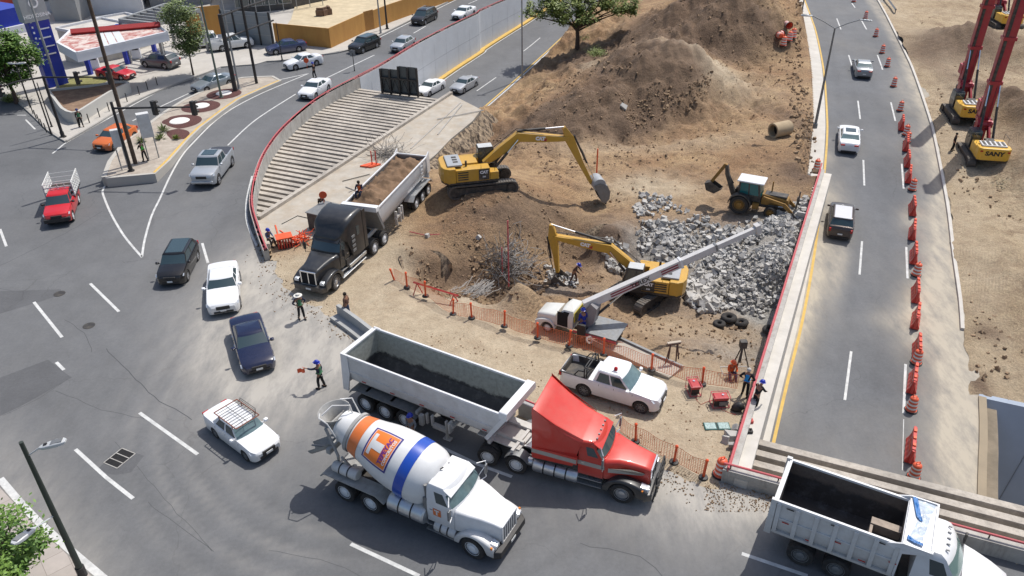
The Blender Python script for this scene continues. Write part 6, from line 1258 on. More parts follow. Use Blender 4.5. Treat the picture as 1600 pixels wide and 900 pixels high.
def excavator(label, J, h0=1.05, s=1.0, rot=0, badge='CAT', model='336', simple=False):
 """house + arm; J holds the joints of boom, stick and bucket in the arm's plane"""
 t = thing('excavator', label, 'excavator', group=mach_g)
 tracks(t, 5.2*s, 2.55*s, .62*s, .95*s, rot)
 z0 = 1.08*s; W = 1.45*s; hx = 2.95*s
 g = MB(); out = [(-hx+.0, W*.55), (-hx+.22, W*.86), (-hx+.55, W), (1.05*s, W), (1.25*s, W*.9), (1.25*s, .48), (.2, .48), (.2, -.48), (1.25*s, -.48), (1.25*s, -W*.9), (1.05*s, -W), (-hx+.55, -W), (-hx+.22, -W*.86), (-hx, -W*.55)]
 g.plate(out, z0, z0+.14); g.build('deck', M_PIN, t, fix=True)
 g = MB(); cw = [(-hx, W*.5), (-hx+.16, W*.82), (-hx+.5, W), (-hx+1.0, W), (-hx+1.0, -W), (-hx+.5, -W), (-hx+.16, -W*.82), (-hx, -W*.5)]; g.plate(cw, z0+.06, z0+1.22*s); g.build('counterweight', M_CATY, t, bev=.06, fix=True)
 g = MB(); g.plate([(-hx+1.02, W-.02), (.15, W-.02), (.15, .5), (-hx+1.02, .5)], z0+.14, z0+1.12*s); g.build('side_housing', M_CATY, t, bev=.03, fix=True)
 g = MB(); g.plate([(-hx+1.02, -.5), (.55, -.5), (.55, -W+.02), (-hx+1.02, -W+.02)], z0+.14, z0+1.08*s); g.build('side_housing', M_CATY, t, bev=.03, fix=True)
 g = MB(); g.plate([(.57, -.55), (1.2*s, -.55), (1.2*s, -W+.05), (.57, -W+.05)], z0+.14, z0+.72*s); g.build('tool_box', M_CATY, t, bev=.03, fix=True)
 g = MB(); g.bx(-hx+1.02, -.2, -.5, .5, z0+.14, z0+1.2*s); g.build('engine_bay', M_CATY, t)
 g = MB(); g.plate([(-hx+.45, -W*.72), (-hx+1.55, -W*.72), (-hx+1.55, W*.72), (-hx+.45, W*.72)], z0+1.2*s, z0+1.36*s); hd_ = g.build('engine_hood', M_CATG, t, bev=.05, fix=True)
 for q in (-.45, .0, .45): g = MB(); g.bx(-hx+.95, -hx+1.3, q-.12, q+.12, z0+1.35*s, z0+1.385*s); g.build('hood_grille', M_PIN, hd_)
 g = MB(); g.cyl((-hx+1.85, -.75, z0+1.1*s), (-hx+1.85, -.75, z0+1.5*s), .08, n=10); g.build('exhaust', M_PIN, t)
 for sd in (1, -1):
  y = sd*(W-.005); g = MB()
  for k in range(4): g.bx(-hx+1.15, -hx+1.9, y-.01, y+.012, z0+.3+k*.18*s, z0+.38+k*.18*s)
  g.build('side_vents', M_PIN, t)
  g = MB(); g.bx(-.28 if sd < 0 else -.75, .48 if sd < 0 else .05, y-.01, y+.016, z0+.2, z0+1.02*s); p = g.build('badge_panel', M_PIN, t)
  Mx = T(.1 if sd < 0 else -.35, y+sd*.02, z0+.78*s) @ (RX(PI/2) if sd < 0 else RZ(PI) @ RX(PI/2)); text(p, badge, .30, mat('badge_white', (.8, .8, .8), .5), Mx, bold=.015); text(p, model, .16, mat('badge_white', (.8, .8, .8), .5), Mx @ T(0, -.34, 0), bold=.006)
  g = MB(); g.tube([(-.1, y-sd*.05, z0+1.05*s), (-.1, y-sd*.05, z0+1.5*s), (.9*s, y-sd*.05, z0+1.45*s), (.9*s, y-sd*.05, z0+.8*s)] if sd < 0 else [(-1.2, y-.05, z0+1.1*s), (-1.2, y-.05, z0+1.45*s), (-.2, y-.05, z0+1.45*s), (-.2, y-.05, z0+1.1*s)], .02, 5); g.build('handrail', M_PIN, t)
 cz = z0+.14; g = MB(); lv = [(cz, 1.5*s, .05, .46), (cz+.75, 1.55*s, .0, .47), (cz+1.62*s, 1.25*s, .02, .43), (cz+1.72*s, 1.2*s, .05, .40)]
 V, seg, n = shellv(lv, [0, .12, .55, .62, .92, 1], 4, .06, .02); cols = {'cab': [], 'cab_glass': []}
 for l in range(3):
  for k in range(n):
   key = 'cab_glass' if (l == 1 and (seg[k] in ('F', 'B') or seg[k][1:] in ('1', '3'))) or (l == 0 and seg[k] == 'F') else 'cab'
   cols[key].append((l*n+k, l*n+(k+1) % n, (l+1)*n+(k+1) % n, (l+1)*n+k))
 cols['cab'].append(tuple(range(3*n, 4*n)))
 for key, mm in (('cab', M_PIN), ('cab_glass', M_GLASS)):
  used = sorted({i for q in cols[key] for i in q}); mp = {u: i for i, u in enumerate(used)}; g = MB(); g.add([(V[u][0], V[u][1]+.95*s, V[u][2]) for u in used], [tuple(mp[i] for i in q) for q in cols[key]]); g.build(key, mm, t, smooth=30)
 g = MB(); g.plate([(.08, .95*s-.40), (1.15*s, .95*s-.40), (1.15*s, .95*s+.40), (.08, .95*s+.40)], cz+1.715*s, cz+1.76*s); g.build('cab_roof', mat('cab_roof_pale', (.52, .54, .54), .5, dirt=.3, var=.05), t, bev=.02, fix=True)
 def lim(pts, w, nm, m=M_CATY):
  g = MB(); g.prism(pts, -w/2, w/2); return g.build(nm, m, t, bev=.02, fix=True)
 F, B, E, K, Tp = [Vector((a, 0, b)) for a, b in (J['foot'], J['bend'], J['elbow'], J['pin'], J['tip'])]
 def side(a, b, w):
  d = (b-a).normalized(); return Vector((-d.z, 0, d.x))*w
 bw = .34*s; u1 = side(F, B, 1); u2 = side(B, E, 1)
 mid = (u1+u2).normalized()
 bm_ = lim([tuple((p.x, p.z)) for p in [F-u1*bw*.5, F.lerp(B, .5)-u1*bw*.95, B-mid*bw*.95, B.lerp(E, .5)-u2*bw*.8, E-u2*bw*.35, E+u2*bw*.45, B.lerp(E, .5)+u2*bw*.8, B+mid*bw*1.15, F.lerp(B, .5)+u1*bw*.95, F+u1*bw*.5]], .5*s, 'boom')
 for sd in (1, -1):
  c = B.lerp(E, .42); d = (E-B).normalized(); ang = math.atan2(d.z, d.x)
  M = T(c.x, sd*(.25*s+.006), c.z) @ RY(-ang) @ (RX(PI/2) if sd < 0 else RZ(PI) @ RX(PI/2)); text(bm_, badge, .36*s, mat('badge_white', (.8, .8, .8), .5), M, bold=.03)
  M2 = M @ T(.2 , -.1, -.002); g = MB(); g.add([(0, -.08, 0), (.3, -.08, 0), (.3, .18, 0)], [(0, 1, 2)], M2); g.build('badge_wedge', mat('badge_red', (.4, .03, .04), .5), bm_)
 us = side(E, K, 1); back = E-(K-E).normalized()*1.0*s+us*.12*s
 lim([tuple((p.x, p.z)) for p in [back+us*.10, E+us*.42*s, E.lerp(K, .5)+us*.20*s, K+us*.13*s, K-us*.13*s, E.lerp(K, .4)-us*.22*s, E-us*.28*s, back-us*.12]], .36*s, 'stick')
 ram(t, (F.x+.75*s, .33*s, F.z-.35*s), (B.x-.1, .33*s, B.z-.1), .10*s, .55, 'boom_ram'); ram(t, (F.x+.75*s, -.33*s, F.z-.35*s), (B.x-.1, -.33*s, B.z-.1), .10*s, .55, 'boom_ram')
 bs = B+mid*bw*1.35+u2*.0; ram(t, (bs.x, 0, bs.z), (back.x, 0, back.z), .10*s, .6, 'stick_ram')
 ram(t, ((E+us*.5*s).x, 0, (E+us*.5*s).z), ((K+us*.35*s).x, 0, (K+us*.35*s).z), .08*s, .6, 'bucket_ram')
 g = MB(); q = K+us*.36*s; g.tube([(E+us*.45*s)[:], (E.lerp(K, .4)+us*.55*s+Vector((0, .15, 0)))[:], (K+us*.3*s)[:]], .025, 5); g.tube([(F+u1*.5)[:], (B+mid*.7+Vector((0, -.1, 0)))[:], (E+u2*.35)[:]], .03, 5); g.build('hoses', M_PIN, t, smooth=60)
 d = (Tp-K); L_ = d.length; d.normalize(); nb = Vector((-d.z, 0, d.x));
 prof = [K+nb*.05, K+nb*.55*s+d*.1*L_, K+nb*.85*s+d*.45*L_, K+nb*.75*s+d*.8*L_, K+nb*.35*s+d*1.08*L_, K-nb*.1*s+d*1.15*L_, K-nb*.25*s+d*.95*L_]
 if J.get('flip'): prof = [K+d*((p-K)@d)-nb*((p-K)@nb) for p in prof]
 bwid = .62*s; g = MB(); V = [(p.x, -bwid, p.z) for p in prof]+[(p.x, bwid, p.z) for p in prof]; n = len(prof)
 g.add(V, [(i, i+1, n+i+1, n+i) for i in range(n-1)]+[tuple(range(n)), tuple(range(2*n-1, n-1, -1))])
 p = prof[-2]; e = (prof[-1]-prof[-2]).normalized()
 o = g.build('bucket', J.get('bm', M_TRK), t); o.modifiers.new('thick', 'SOLIDIFY').thickness = .05
 for k in range(5): g = MB(); y = -bwid+.1+k*(2*bwid-.2)/4; g.box((p.x+d.x*.05, y, p.z+d.z*.05), (.14, .1, .14)); g.build('tooth', M_PIN, o)
 return t
e1 = excavator('large yellow excavator on the dirt mound reaching right to dig beside the pit', dict(foot=(.35, 1.95), bend=(3.0, 3.75), elbow=(6.8, 3.25), pin=(8.75, -.55), tip=(9.75, -1.9), bm=M_STEEL), s=1.0)
e1.location = (-2.3, 53.6, .95); e1.rotation_euler = (0, 0, R(12))
g = MB(); K = Vector((9.0, 0, -.2)); g.lathe([(0, -.62), (.5, -.62), (.52, -.55), (.52, .55), (.5, .62), (0, .62)], 18, T(9.25, 0, -.55), 'y'); g.build('bucket_back', M_CATG, e1, smooth=40, fix=True)
e2 = excavator('yellow excavator in the pit behind the crane boom with its arm folded down', dict(foot=(.35, 1.75), bend=(2.5, 3.2), elbow=(6.2, 3.55), pin=(5.9, .9), tip=(5.2, .05), flip=0), s=.90, rot=R(-118), model='320')
e2.location = (8.75, 43.4, -2.35); e2.rotation_euler = (0, 0, R(163))
t = thing('backhoe_loader', 'dirty yellow and black backhoe loader with white roof beside the rubble', 'backhoe', group=mach_g)
M_BHY = mat('dirty_yellow', (.30, .16, .03), .6, 0, .2, 2, dirt=.55, dirtcol=(.10, .07, .05))
for s in (1, -1): add_wheel(t, -1.0, s*.92, .72, .42, 'truck', M_BHY, name='rear_wheel'); add_wheel(t, 1.25, s*.85, .46, .30, 'truck', M_BHY, name='front_wheel')
g = MB(); g.bx(-1.6, 2.3, -.42, .42, .6, .95); g.build('chassis', M_PIN, t)
g = MB(); g.xloft([(2.35, .34, .9, 1.35, .08), (2.3, .42, .85, 1.45, .1), (1.2, .45, .85, 1.58, .12), (.45, .46, .85, 1.66, .1)]); g.build('bonnet', M_BHY, t, smooth=40)
g = MB(); g.bx(.6, 2.2, -.36, .36, 1.52, 1.66); g.build('bonnet_top', M_PIN, t, bev=.03)
for s in (1, -1):
 g = MB(); n = 8; P = [(-1.0+.86*math.cos(PI*(.02+.96*k/n)), .72+.86*math.sin(PI*(.02+.96*k/n))) for k in range(n+1)]; P += [(-1.0+(a+1.0)*.92, .72+(b-.72)*.92) for a, b in reversed(P)]; g.prism(P, s*.62, s*1.14); g.build('rear_fender', M_PIN, t, fix=True, smooth=40)
 g = MB(); g.bx(-.1, .35, s*.5, s*.8, .5, .95); g.build('step_box', M_BHY, t)
lv = [(1.0, .42, -1.3, .62), (1.5, .42, -1.35, .66), (2.35, .25, -1.3, .64), (2.42, .25, -1.3, .64)]
V, seg, n = shellv(lv, [0, .1, .48, .54, .9, 1], 4, .03, .02); cols = {'cab': [], 'cab_glass': []}
for l in range(3):
 for k in range(n): cols['cab_glass' if l == 1 and (seg[k] in 'FB' or seg[k][1:] in ('1', '3')) else 'cab'].append((l*n+k, l*n+(k+1) % n, (l+1)*n+(k+1) % n, (l+1)*n+k))
for key, mm in (('cab', M_PIN), ('cab_glass', mat('teal_glass', (.02, .13, .13), .15))):
 used = sorted({i for q in cols[key] for i in q}); mp = {u: i for i, u in enumerate(used)}; g = MB(); g.add([V[u] for u in used], [tuple(mp[i] for i in q) for q in cols[key]]); g.build(key, mm, t)
g = MB(); g.plate([(.5, -.72), (.5, .72), (-1.45, .72), (-1.45, -.72)], 2.4, 2.52); g.build('cab_roof', M_WCLEAN, t, bev=.05, fix=True)
g = MB(); g.cyl((1.0, .25, 1.6), (1.0, .25, 2.45), .05, n=8); g.build('exhaust', M_BHY, t)
for s in (1, -1):
 g = MB(); g.prism([(.5, 1.35), (.6, 1.55), (2.2, 1.25), (3.0, .5), (2.85, .38), (2.0, 1.05)], s*.55, s*.68); g.build('loader_arm', M_BHY, t, fix=True); ram(t, (1.0, s*.62, .9), (2.3, s*.62, 1.0), .06)
g = MB(); V = [(2.85, .85), (2.8, .3), (3.1, .08), (3.75, .05)]; n = 4; g.add([(x, -1.12, z) for x, z in V]+[(x, 1.12, z) for x, z in V], [(i, i+1, n+i+1, n+i) for i in range(3)]+[(0, 1, 2, 3), (7, 6, 5, 4)]); o = g.build('loader_bucket', M_PIN, t); o.modifiers.new('th', 'SOLIDIFY').thickness = .04
for y in (-.4, .5): g = MB(); g.bx(2.9, 3.0, y-.05, y+.05, .9, 1.9); g.build('fork_upright', M_PIN, t)
g = MB(); g.bx(3.1, 3.8, -.9, -.75, .3, .95); g.build('pale_cutting_plate', M_WDIRTY, t)
g = MB(); g.prism([(-1.55, .8), (-1.85, 1.0), (-2.5, 2.6), (-2.55, 3.25), (-2.35, 3.25), (-2.2, 2.6), (-1.6, 1.3)], -.14, .14); g.build('boom', M_PIN, t, fix=True)
g = MB(); g.prism([(-2.4, 3.3), (-2.65, 3.35), (-3.55, 1.75), (-3.35, 1.65)], -.12, .12); g.build('stick', M_BHY, t, fix=True)
ram(t, (-1.8, .0, 1.9), (-2.75, 0, 3.25), .05); g = MB(); V = [(-3.4, 1.8), (-3.85, 1.6), (-3.7, 1.1), (-3.1, .95), (-2.6, 1.35)]; n = 5; g.add([(x, -.33, z) for x, z in V]+[(x, .33, z) for x, z in V], [(i, i+1, n+i+1, n+i) for i in range(4)]+[(0, 1, 2, 3, 4), (9, 8, 7, 6, 5)]); o = g.build('hoe_bucket', M_PIN, t); o.modifiers.new('th', 'SOLIDIFY').thickness = .04
for s in (1, -1): g = MB(); g.bx(-1.75, -1.6, s*.6, s*.8, .2, 1.2); g.build('stabiliser', M_PIN, t)
t.location = (18.3, 52.5, -.75); t.rotation_euler = (0, 0, R(-27))
M_RIGR = mat('rig_red', (.38, .012, .03), .42, 0, .08, 1.5, coat=.3, dirt=.12); M_SANY = mat('rig_yellow', (.74, .42, .035), .4, coat=.3, dirt=.15, var=.04)
def rig(label, detail=True):
 t = thing('drilling_rig', label, 'drilling rig', group='rotary drilling rigs right of the road')
 tracks(t, 5.3, 3.4, .8, 1.0, 0)
 W = 1.6; g = MB(); g.plate([(-3.1, W*.8), (-2.8, W), (1.6, W), (1.6, -W), (-2.8, -W), (-3.1, -W*.8)], 1.15, 1.3); g.build('deck', M_PIN, t, fix=True)
 g = MB(); g.plate([(-3.15, W*.78), (-2.9, W*.97), (-2.0, W), (-2.0, -W), (-2.9, -W*.97), (-3.15, -W*.78)], 1.2, 2.5); g.build('counterweight', M_SANY, t, bev=.08, fix=True)
 g = MB(); g.bx(-1.98, .2, -W+.02, -.55, 1.3, 2.35); g.build('side_housing', M_SANY, t, bev=.04)
 g = MB(); g.bx(-1.98, -.3, .3, W-.02, 1.3, 2.35); g.build('side_housing', M_SANY, t, bev=.04)
 g = MB(); g.bx(-1.98, .2, -.55, .3, 1.3, 2.45); g.build('engine_bay', M_PIN, t)
 g = MB(); g.bx(-2.6, -1.2, -1.2, 1.2, 2.48, 2.66); hd_ = g.build('engine_hood', mat('hood_pale', (.6, .6, .6), .5, dirt=.2, var=.05), t, bev=.04)
 g = MB()
 for k in range(5): g.bx(-2.45, -1.35, -1.05+k*.46, -.8+k*.46, 2.66, 2.69)
 g.bx(-2.5, -2.3, -1.25, 1.25, 2.45, 2.56); g.build('hood_slots', M_PIN, hd_)
 text(t, 'SANY', .62, mat('black_lettering', (.02, .02, .02), .5), T(-3.158, .0, 1.95) @ RZ(-PI/2) @ RX(PI/2), bold=.03, sx=1.15)
 g = MB(); g.bx(-3.17, -3.1, -1.15, -1.4, 2.1, 2.25); g.build('reflector', M_RED, t)
 g = MB(); g.bx(-3.17, -3.1, 1.15, 1.4, 2.1, 2.25); g.build('reflector', M_RED, t)
 g = MB(); lv = [(1.3, 1.9, .3, .52), (2.1, 1.95, .25, .53), (3.0, 1.75, .3, .5), (3.1, 1.7, .35, .46)]; V, seg, n = shellv(lv, [0, .1, .5, .56, .9, 1], 4, .05, .02); cols = {'cab': [], 'cab_glass': []}
 for l in range(3):
  for k in range(n): cols['cab_glass' if l == 1 and (seg[k] in 'FB' or seg[k][1:] in ('1', '3')) else 'cab'].append((l*n+k, l*n+(k+1) % n, (l+1)*n+(k+1) % n, (l+1)*n+k))
 cols['cab'].append(tuple(range(3*n, 4*n)))
 for key, mm in (('cab', mat('rig_cab_dark', (.03, .04, .05), .4, coat=.4)), ('cab_glass', M_GLASS)):
  used = sorted({i for q in cols[key] for i in q}); mp = {u: i for i, u in enumerate(used)}; g = MB(); g.add([(V[u][0], V[u][1]+1.05, V[u][2]) for u in used], [tuple(mp[i] for i in q) for q in cols[key]]); g.build(key, mm, t, smooth=30)
 mx = 3.3; H = 24
 for s in (1, -1): g = MB(); g.prism([(.4, 1.4), (.7, 2.0), (2.9, 3.9), (3.1, 3.5), (1.0, 1.4)], s*.35, s*.55); g.build('luffing_arm', M_RIGR, t, fix=True); ram(t, (.6, s*.7, 2.0), (3.0, s*.5, 7.5), .13, .6, 'mast_ram')
 g = MB(); g.bx(mx-.42, mx+.42, -.55, .55, 1.2, H); ms = g.build('mast', M_RIGR, t, bev=.03)
 g = MB(); g.bx(mx+.42, mx+.54, -.5, .5, 1.4, H-1); g.build('mast_rail', M_PIN, ms)
 g = MB(); g.bx(mx-.50, mx-.41, .2, .5, 2, H-1.5); g.build('mast_cable_tray', M_PIN, ms)
 for z in (3.4, 7.4, 12): g = MB(); g.bx(mx-.55, mx+.5, -.66, .66, z, z+.35); g.build('mast_collar', M_RIGR, ms)
 g = MB(); g.bx(mx-1.1, mx-.2, -.6, .6, 2.6, 3.6); g.cyl((mx-.8, -.75, 3.2), (mx-.8, .75, 3.2), .42, n=14); g.build('winch', M_RIGR, t)
 g = MB(); g.cyl((mx+.95, 0, 2.8), (mx+.95, 0, H+.5), .2, n=12); g.build('kelly_bar', M_STEEL, t, smooth=40)
 g = MB(); g.bx(mx+.35, mx+1.5, -.6, .6, 4.2, 5.3); g.cyl((mx+.95, 0, 3.4), (mx+.95, 0, 5.6), .45, n=14); g.build('rotary_head', M_RIGR, t)
 g = MB(); g.cyl((mx+.95, 0, .4), (mx+.95, 0, 2.8), .48, n=14); g.build('drill_bucket', M_PIN, t)
 g = MB(); g.bx(mx-.3, mx+1.4, -.45, .45, H, H+.8); g.build('mast_head', M_RIGR, t)
 for a in (-.25, .25): g = MB(); g.tube([(mx+1.2, a, H), (mx-.8, a, 3.3)], .02, 4); g.build('wire_rope', M_BLK, t)
 for s in (1, -1): g = MB(); g.tube([(-1.5, s*1.5, 2.4), (-1.5, s*1.5, 3.1), (.0, s*1.5, 3.1), (.0, s*1.5, 2.4)], .025, 5); g.build('handrail', M_PIN, t)
 return t
r1 = rig('nearer red masted drilling rig with yellow house lettered across its back')
def rigloc(px, py, hd_, k=.82): p = GZ(px, py, zr, .1); return (p.x+math.cos(R(hd_))*3.1*k, p.y+math.sin(R(hd_))*3.1*k, p.z), R(hd_)
l_, h_ = rigloc(1545, 268, 76); r1.location = l_; r1.rotation_euler = (0, 0, h_); r1.scale = (.82, .82, .82)
l_, h_ = rigloc(1518, 200, 78); r2 = dup(r1, 'farther red masted drilling rig standing half behind the nearer one', l_, h_)
l_, h_ = rigloc(1578, 50, 84); r3 = dup(r1, 'yellow drilling rig farthest back at the upper right corner', l_, h_)
t = thing('crane_truck', 'old white boom truck with a long grey telescopic crane over the pit', 'crane truck', group=truck_g)
xf, xr = 2.35, -1.9; t['wp'] = (xf, xr, 1.1)
M_OLDW = paint('oldwhite', (.68, .67, .62), .22); M_BOOM = mat('boom_pale', (.58, .565, .55), .5, 0, .06, 2, dirt=.25, dirtcol=(.33, .28, .24))
g = MB(); g.xloft([(xf+.95, .72, .7, 1.22, .14), (xf+.85, .80, .65, 1.34, .2), (xf+.1, .88, .75, 1.5, .24), (xf-.55, .94, .8, 1.6, .22)], na=5); g.build('hood', M_OLDW, t, smooth=45)
for s in (1, -1): arch_fender(t, xf, s*.86, .2, .50, M_OLDW, .95, .6, .42, 1.12); add_wheel(t, xf, s*.92, .42, .26, 'truck'); add_wheel(t, xr, s*.95, .42, .24, 'truck', dual=True)
xa, xb = xf-.45, xf-1.95
lv = [(.75, xa, xb, .93), (1.42, xa, xb, .96), (1.55, xa-.04, xb, .95), (2.05, xa-.48, xb, .86), (2.15, xa-.6, xb+.05, .80), (2.2, xa-.8, xb+.12, .68)]
shell(t, lv, [0, .10, .18, .66, .72, .92, 1], lambda s, l: ('windshield' if s == 'F' else 'side_window.'+s if s in ('L2', 'R2') else 'cab') if l == 2 else 'cab', {'cab': M_OLDW, 'windshield': mat('dusty_windshield', (.42, .36, .27), .5), 'side_window': M_DARK}, bf=.12)
for s in (1, -1): g = MB(); g.bx(xa-.28, xb+.42, s*.95, s*.965, .85, 2.0); g.build('open_doorway', M_DARK, t)
g = MB(); g.bx(xb-.04, xb-.02, -.85, .85, 1.3, 2.1); pn = g.build('yellow_sign_board', mat('sign_yellow', (.75, .62, .05), .6, dirt=.2), t)
g = MB()
for k in range(5): g.bx(xb-.055, xb-.045, -.75, .75, 1.38+k*.14, 1.44+k*.14)
g.build('board_lines', M_BLK, pn)
chassis(t, -2.8, xf+.6, .8)
g = MB(); g.bx(-2.9, xb-1.0, -1.15, 1.15, .95, 1.03); g.build('flat_bed', M_STEEL, t)
g = MB(); g.bx(-2.9, xb-.1, 1.12, 1.17, .75, .92); g.build('red_side_bar', M_REDP, t); g = MB(); g.bx(-2.9, xb-.1, -1.17, -1.12, .75, .92); g.build('red_side_bar', M_REDP, t)
tx = xb-.75; g = MB(); g.cyl((tx, 0, .9), (tx, 0, 1.35), .45, n=16); g.prism([(tx-.55, 1.3), (tx-.75, 2.6), (tx-.3, 2.9), (tx+.5, 1.9), (tx+.5, 1.3)], -.42, .42); tw = g.build('crane_turret', mat('turret_grey', (.23, .22, .23), .5, dirt=.2, var=.1), t, fix=True)
for s in (1, -1): g = MB(); g.bx(tx-.3, tx+.3, s*1.1, s*1.3, .2, 1.6); g.box((tx, s*1.2, .15), (.5, .4, .08)); g.build('outrigger', M_BLK, t)
p0 = G(843, 511, -.35); p1 = G(948, 541, -.35); d = p0-p1; hc = math.atan2(d.y, d.x); t.rotation_euler = (0, 0, hc); c_, s_ = math.cos(hc), math.sin(hc)
CS = .80; fr_ = G(855, 519, -.3); lx, ly = xf*CS, 1.02*CS; t.location = (fr_.x-(lx*c_-ly*s_), fr_.y-(lx*s_+ly*c_), -.30)
t.scale = (CS, CS, CS); Mt = Matrix.Translation(t.location) @ RZ(hc) @ Matrix.Scale(CS, 4); base = Mt @ Vector((tx-.1, 0, 2.75)); tipw = G(1184, 357, 5.2)
inv = Mt.inverted(); a = Vector((tx-.1, 0, 2.75)); b = inv @ tipw; d = (b-a); L_ = d.length; Mb = frame(a, d, Vector((0, 0, 1)).cross(d));
if (Mb.to_3x3() @ Vector((0, 0, 1))).z < 0: Mb = Mb @ RX(PI)
g = MB(); g.bx(-.5, L_*.54, -.23, .23, -.30, .32, Mb); bo = g.build('main_boom', M_BOOM, t, bev=.02)
g = MB(); g.bx(L_*.54, L_*.75, -.19, .19, -.24, .26, Mb); g.build('second_boom_section', M_BOOM, bo); g = MB(); g.bx(L_*.75, L_*.985, -.15, .15, -.18, .2, Mb); g.build('third_boom_section', M_BOOM, bo)
g = MB(); g.bx(L_*.54-.12, L_*.54+.05, -.27, .27, -.34, .36, Mb); g.build('boom_collar', M_WCLEAN, bo); g = MB(); g.bx(L_*.75-.1, L_*.75+.04, -.22, .22, -.28, .3, Mb); g.build('boom_collar', M_STEEL, bo)
g = MB(); g.bx(L_*.985, L_+.15, -.25, .25, -.35, .35, Mb); g.build('boom_head', M_BOOM, bo)
hk = Mb @ Vector((L_+.1, 0, -.3)); g = MB(); g.tube([hk, hk+Vector((0, 0, -.8))], .02, 4); g.box(hk+Vector((0, 0, -.95)), (.16, .12, .3)); g.build('hook', M_BLK, bo)
M_MAR = mat('maroon_stripe', (.22, .03, .05), .5)
for sd in (1, -1):
 y = sd*.233
 for x_ in (L_*.115, L_*.54-1.6):
  for zz in (.1, -.1): g = MB(); g.bx(x_, x_+(2.1 if x_ < 3 else 1.3), y-.003, y+.003, zz-.06, zz+.06, Mb); g.build('boom_stripe', M_MAR, bo)
 cy = Mb @ T(L_*.29, sd*.236, .0) @ (RX(PI/2) if sd < 0 else RZ(PI) @ RX(PI/2)); text(bo, 'TEREX', .50, M_BLK, cy, bold=.012)
ram(t, (tx-.35, 0, 1.55), (Mb @ Vector((2.6, 0, -.32)))[:], .10, .5, 'lift_ram')
# ================================================================ street furniture, trees, buildings
def HGT(b, t, z=0.):
 B = G(*b, z); best = (1e9, 0)
 for k in range(20, 400):
  h = k*.1; p = B+Vector((0, 0, h))-CAM; zc = p.dot(CF); x = 800+FPX*p.dot(CR)/zc; y = 450-FPX*p.dot(CU)/zc; e = (x-t[0])**2+(y-t[1])**2
  if e < best[0]: best = (e, h)
 return best[1]
M_POLEG = mat('green_grey_pole', (.13, .16, .13), .6, .2, .15, 3); M_POLEK = mat('black_pole', (.022, .022, .025), .5, .1, .1, 3, dirt=.15); M_POLES = mat('galvanised_pole', (.34, .35, .35), .55, .4, .1, 3, dirt=.1)
M_WOODP = mat('wooden_pole', (.10, .07, .05), .9, 0, .35, 4, .5, 15)
def pole(name, label, cat, base, h, r0, r1, m, z=0, group=None, foot=True):
 p = G(*base, z) if not isinstance(base, Vector) else base; t = thing(name, label, cat, p, group=group)
 g = MB(); g.cyl((0, 0, 0), (0, 0, h), r0, r1, 12); g.build('pole', m, t, smooth=50)
 if foot: g = MB(); g.cyl((0, 0, 0), (0, 0, .06), r0*2.1, n=12); g.cyl((0, 0, .06), (0, 0, .5), r0*1.25, n=12); g.build('base_plate', m, t)
 return t, p
def signal(t, x, y, z, yaw=0):
 M = T(x, y, z) @ RZ(yaw); g = MB(); g.bx(-.17, .17, -.16, .16, -.55, .55, M)
 o = g.build('signal_head', M_BLK, t, bev=.02)
 for k, m in enumerate((M_RED, M_AMB, mat('green_lens', (.02, .2, .08), .3))): g = MB(); g.cyl(M @ Vector((0, -.16, .36-.36*k)), M @ Vector((0, -.20, .36-.36*k)), .12, n=14); g.build('signal_lens', m, o)
 g = MB();
 for k in range(3): g.lathe([(.14, -.16), (.15, -.36)], 10, M @ T(0, 0, .36-.36*k), 'y', a0=0, a1=PI)
 g.build('hood', M_BLK, o)
pole_g = 'poles and masts along the streets'
zi = isz(58)
t, p = pole('traffic_signal', 'black traffic signal mast standing on the tip of the island beside the wooden pole', 'traffic light', (205, 267), HGT((205, 267), (170, 160), zi), .13, .11, M_POLEK, zi)
h = HGT((205, 267), (170, 160), zi); e = G(306, 168, h-.4+zi)-p; g = MB(); g.tube([(0, 0, h-.5), (e.x, e.y, h-.35)], [.09, .06], 8); g.build('mast_arm', M_POLEK, t)
for f in (.5, .97): signal(t, e.x*f, e.y*f, h-.45, 2.6)
h = HGT((98.7, 214), (67.5, 118), .13)
t, p = pole('traffic_signal', 'black traffic signal mast with arms both ways at the corner pavement tip', 'traffic light', (98.7, 214), h, .14, .11, M_POLEK, .13)
e = G(172, 122, h+.1)-p; e2 = G(-8, 139, h-.3)-p; g = MB(); g.tube([(0, 0, h-.1), (e.x, e.y, h+.05)], [.09, .05], 8); g.build('mast_arm', M_POLEK, t); g = MB(); g.tube([(0, 0, h-.1), (e2.x*.5, e2.y*.5, h-.1), (e2.x, e2.y, h-.4)], [.09, .07, .05], 8); g.build('mast_arm', M_POLEK, t)
signal(t, e.x*.5, e.y*.5, h-.1, 2.2); signal(t, e2.x*.93, e2.y*.93, h-.6, 2.2); signal(t, e.x*.98, e.y*.98, h-.05, 2.2)
pole('utility_pole', 'tall brown wooden utility pole rising from the island between signal mast and cabinets', 'pole', (212, 256), 15.5, .17, .12, M_WOODP, .6, pole_g, False)
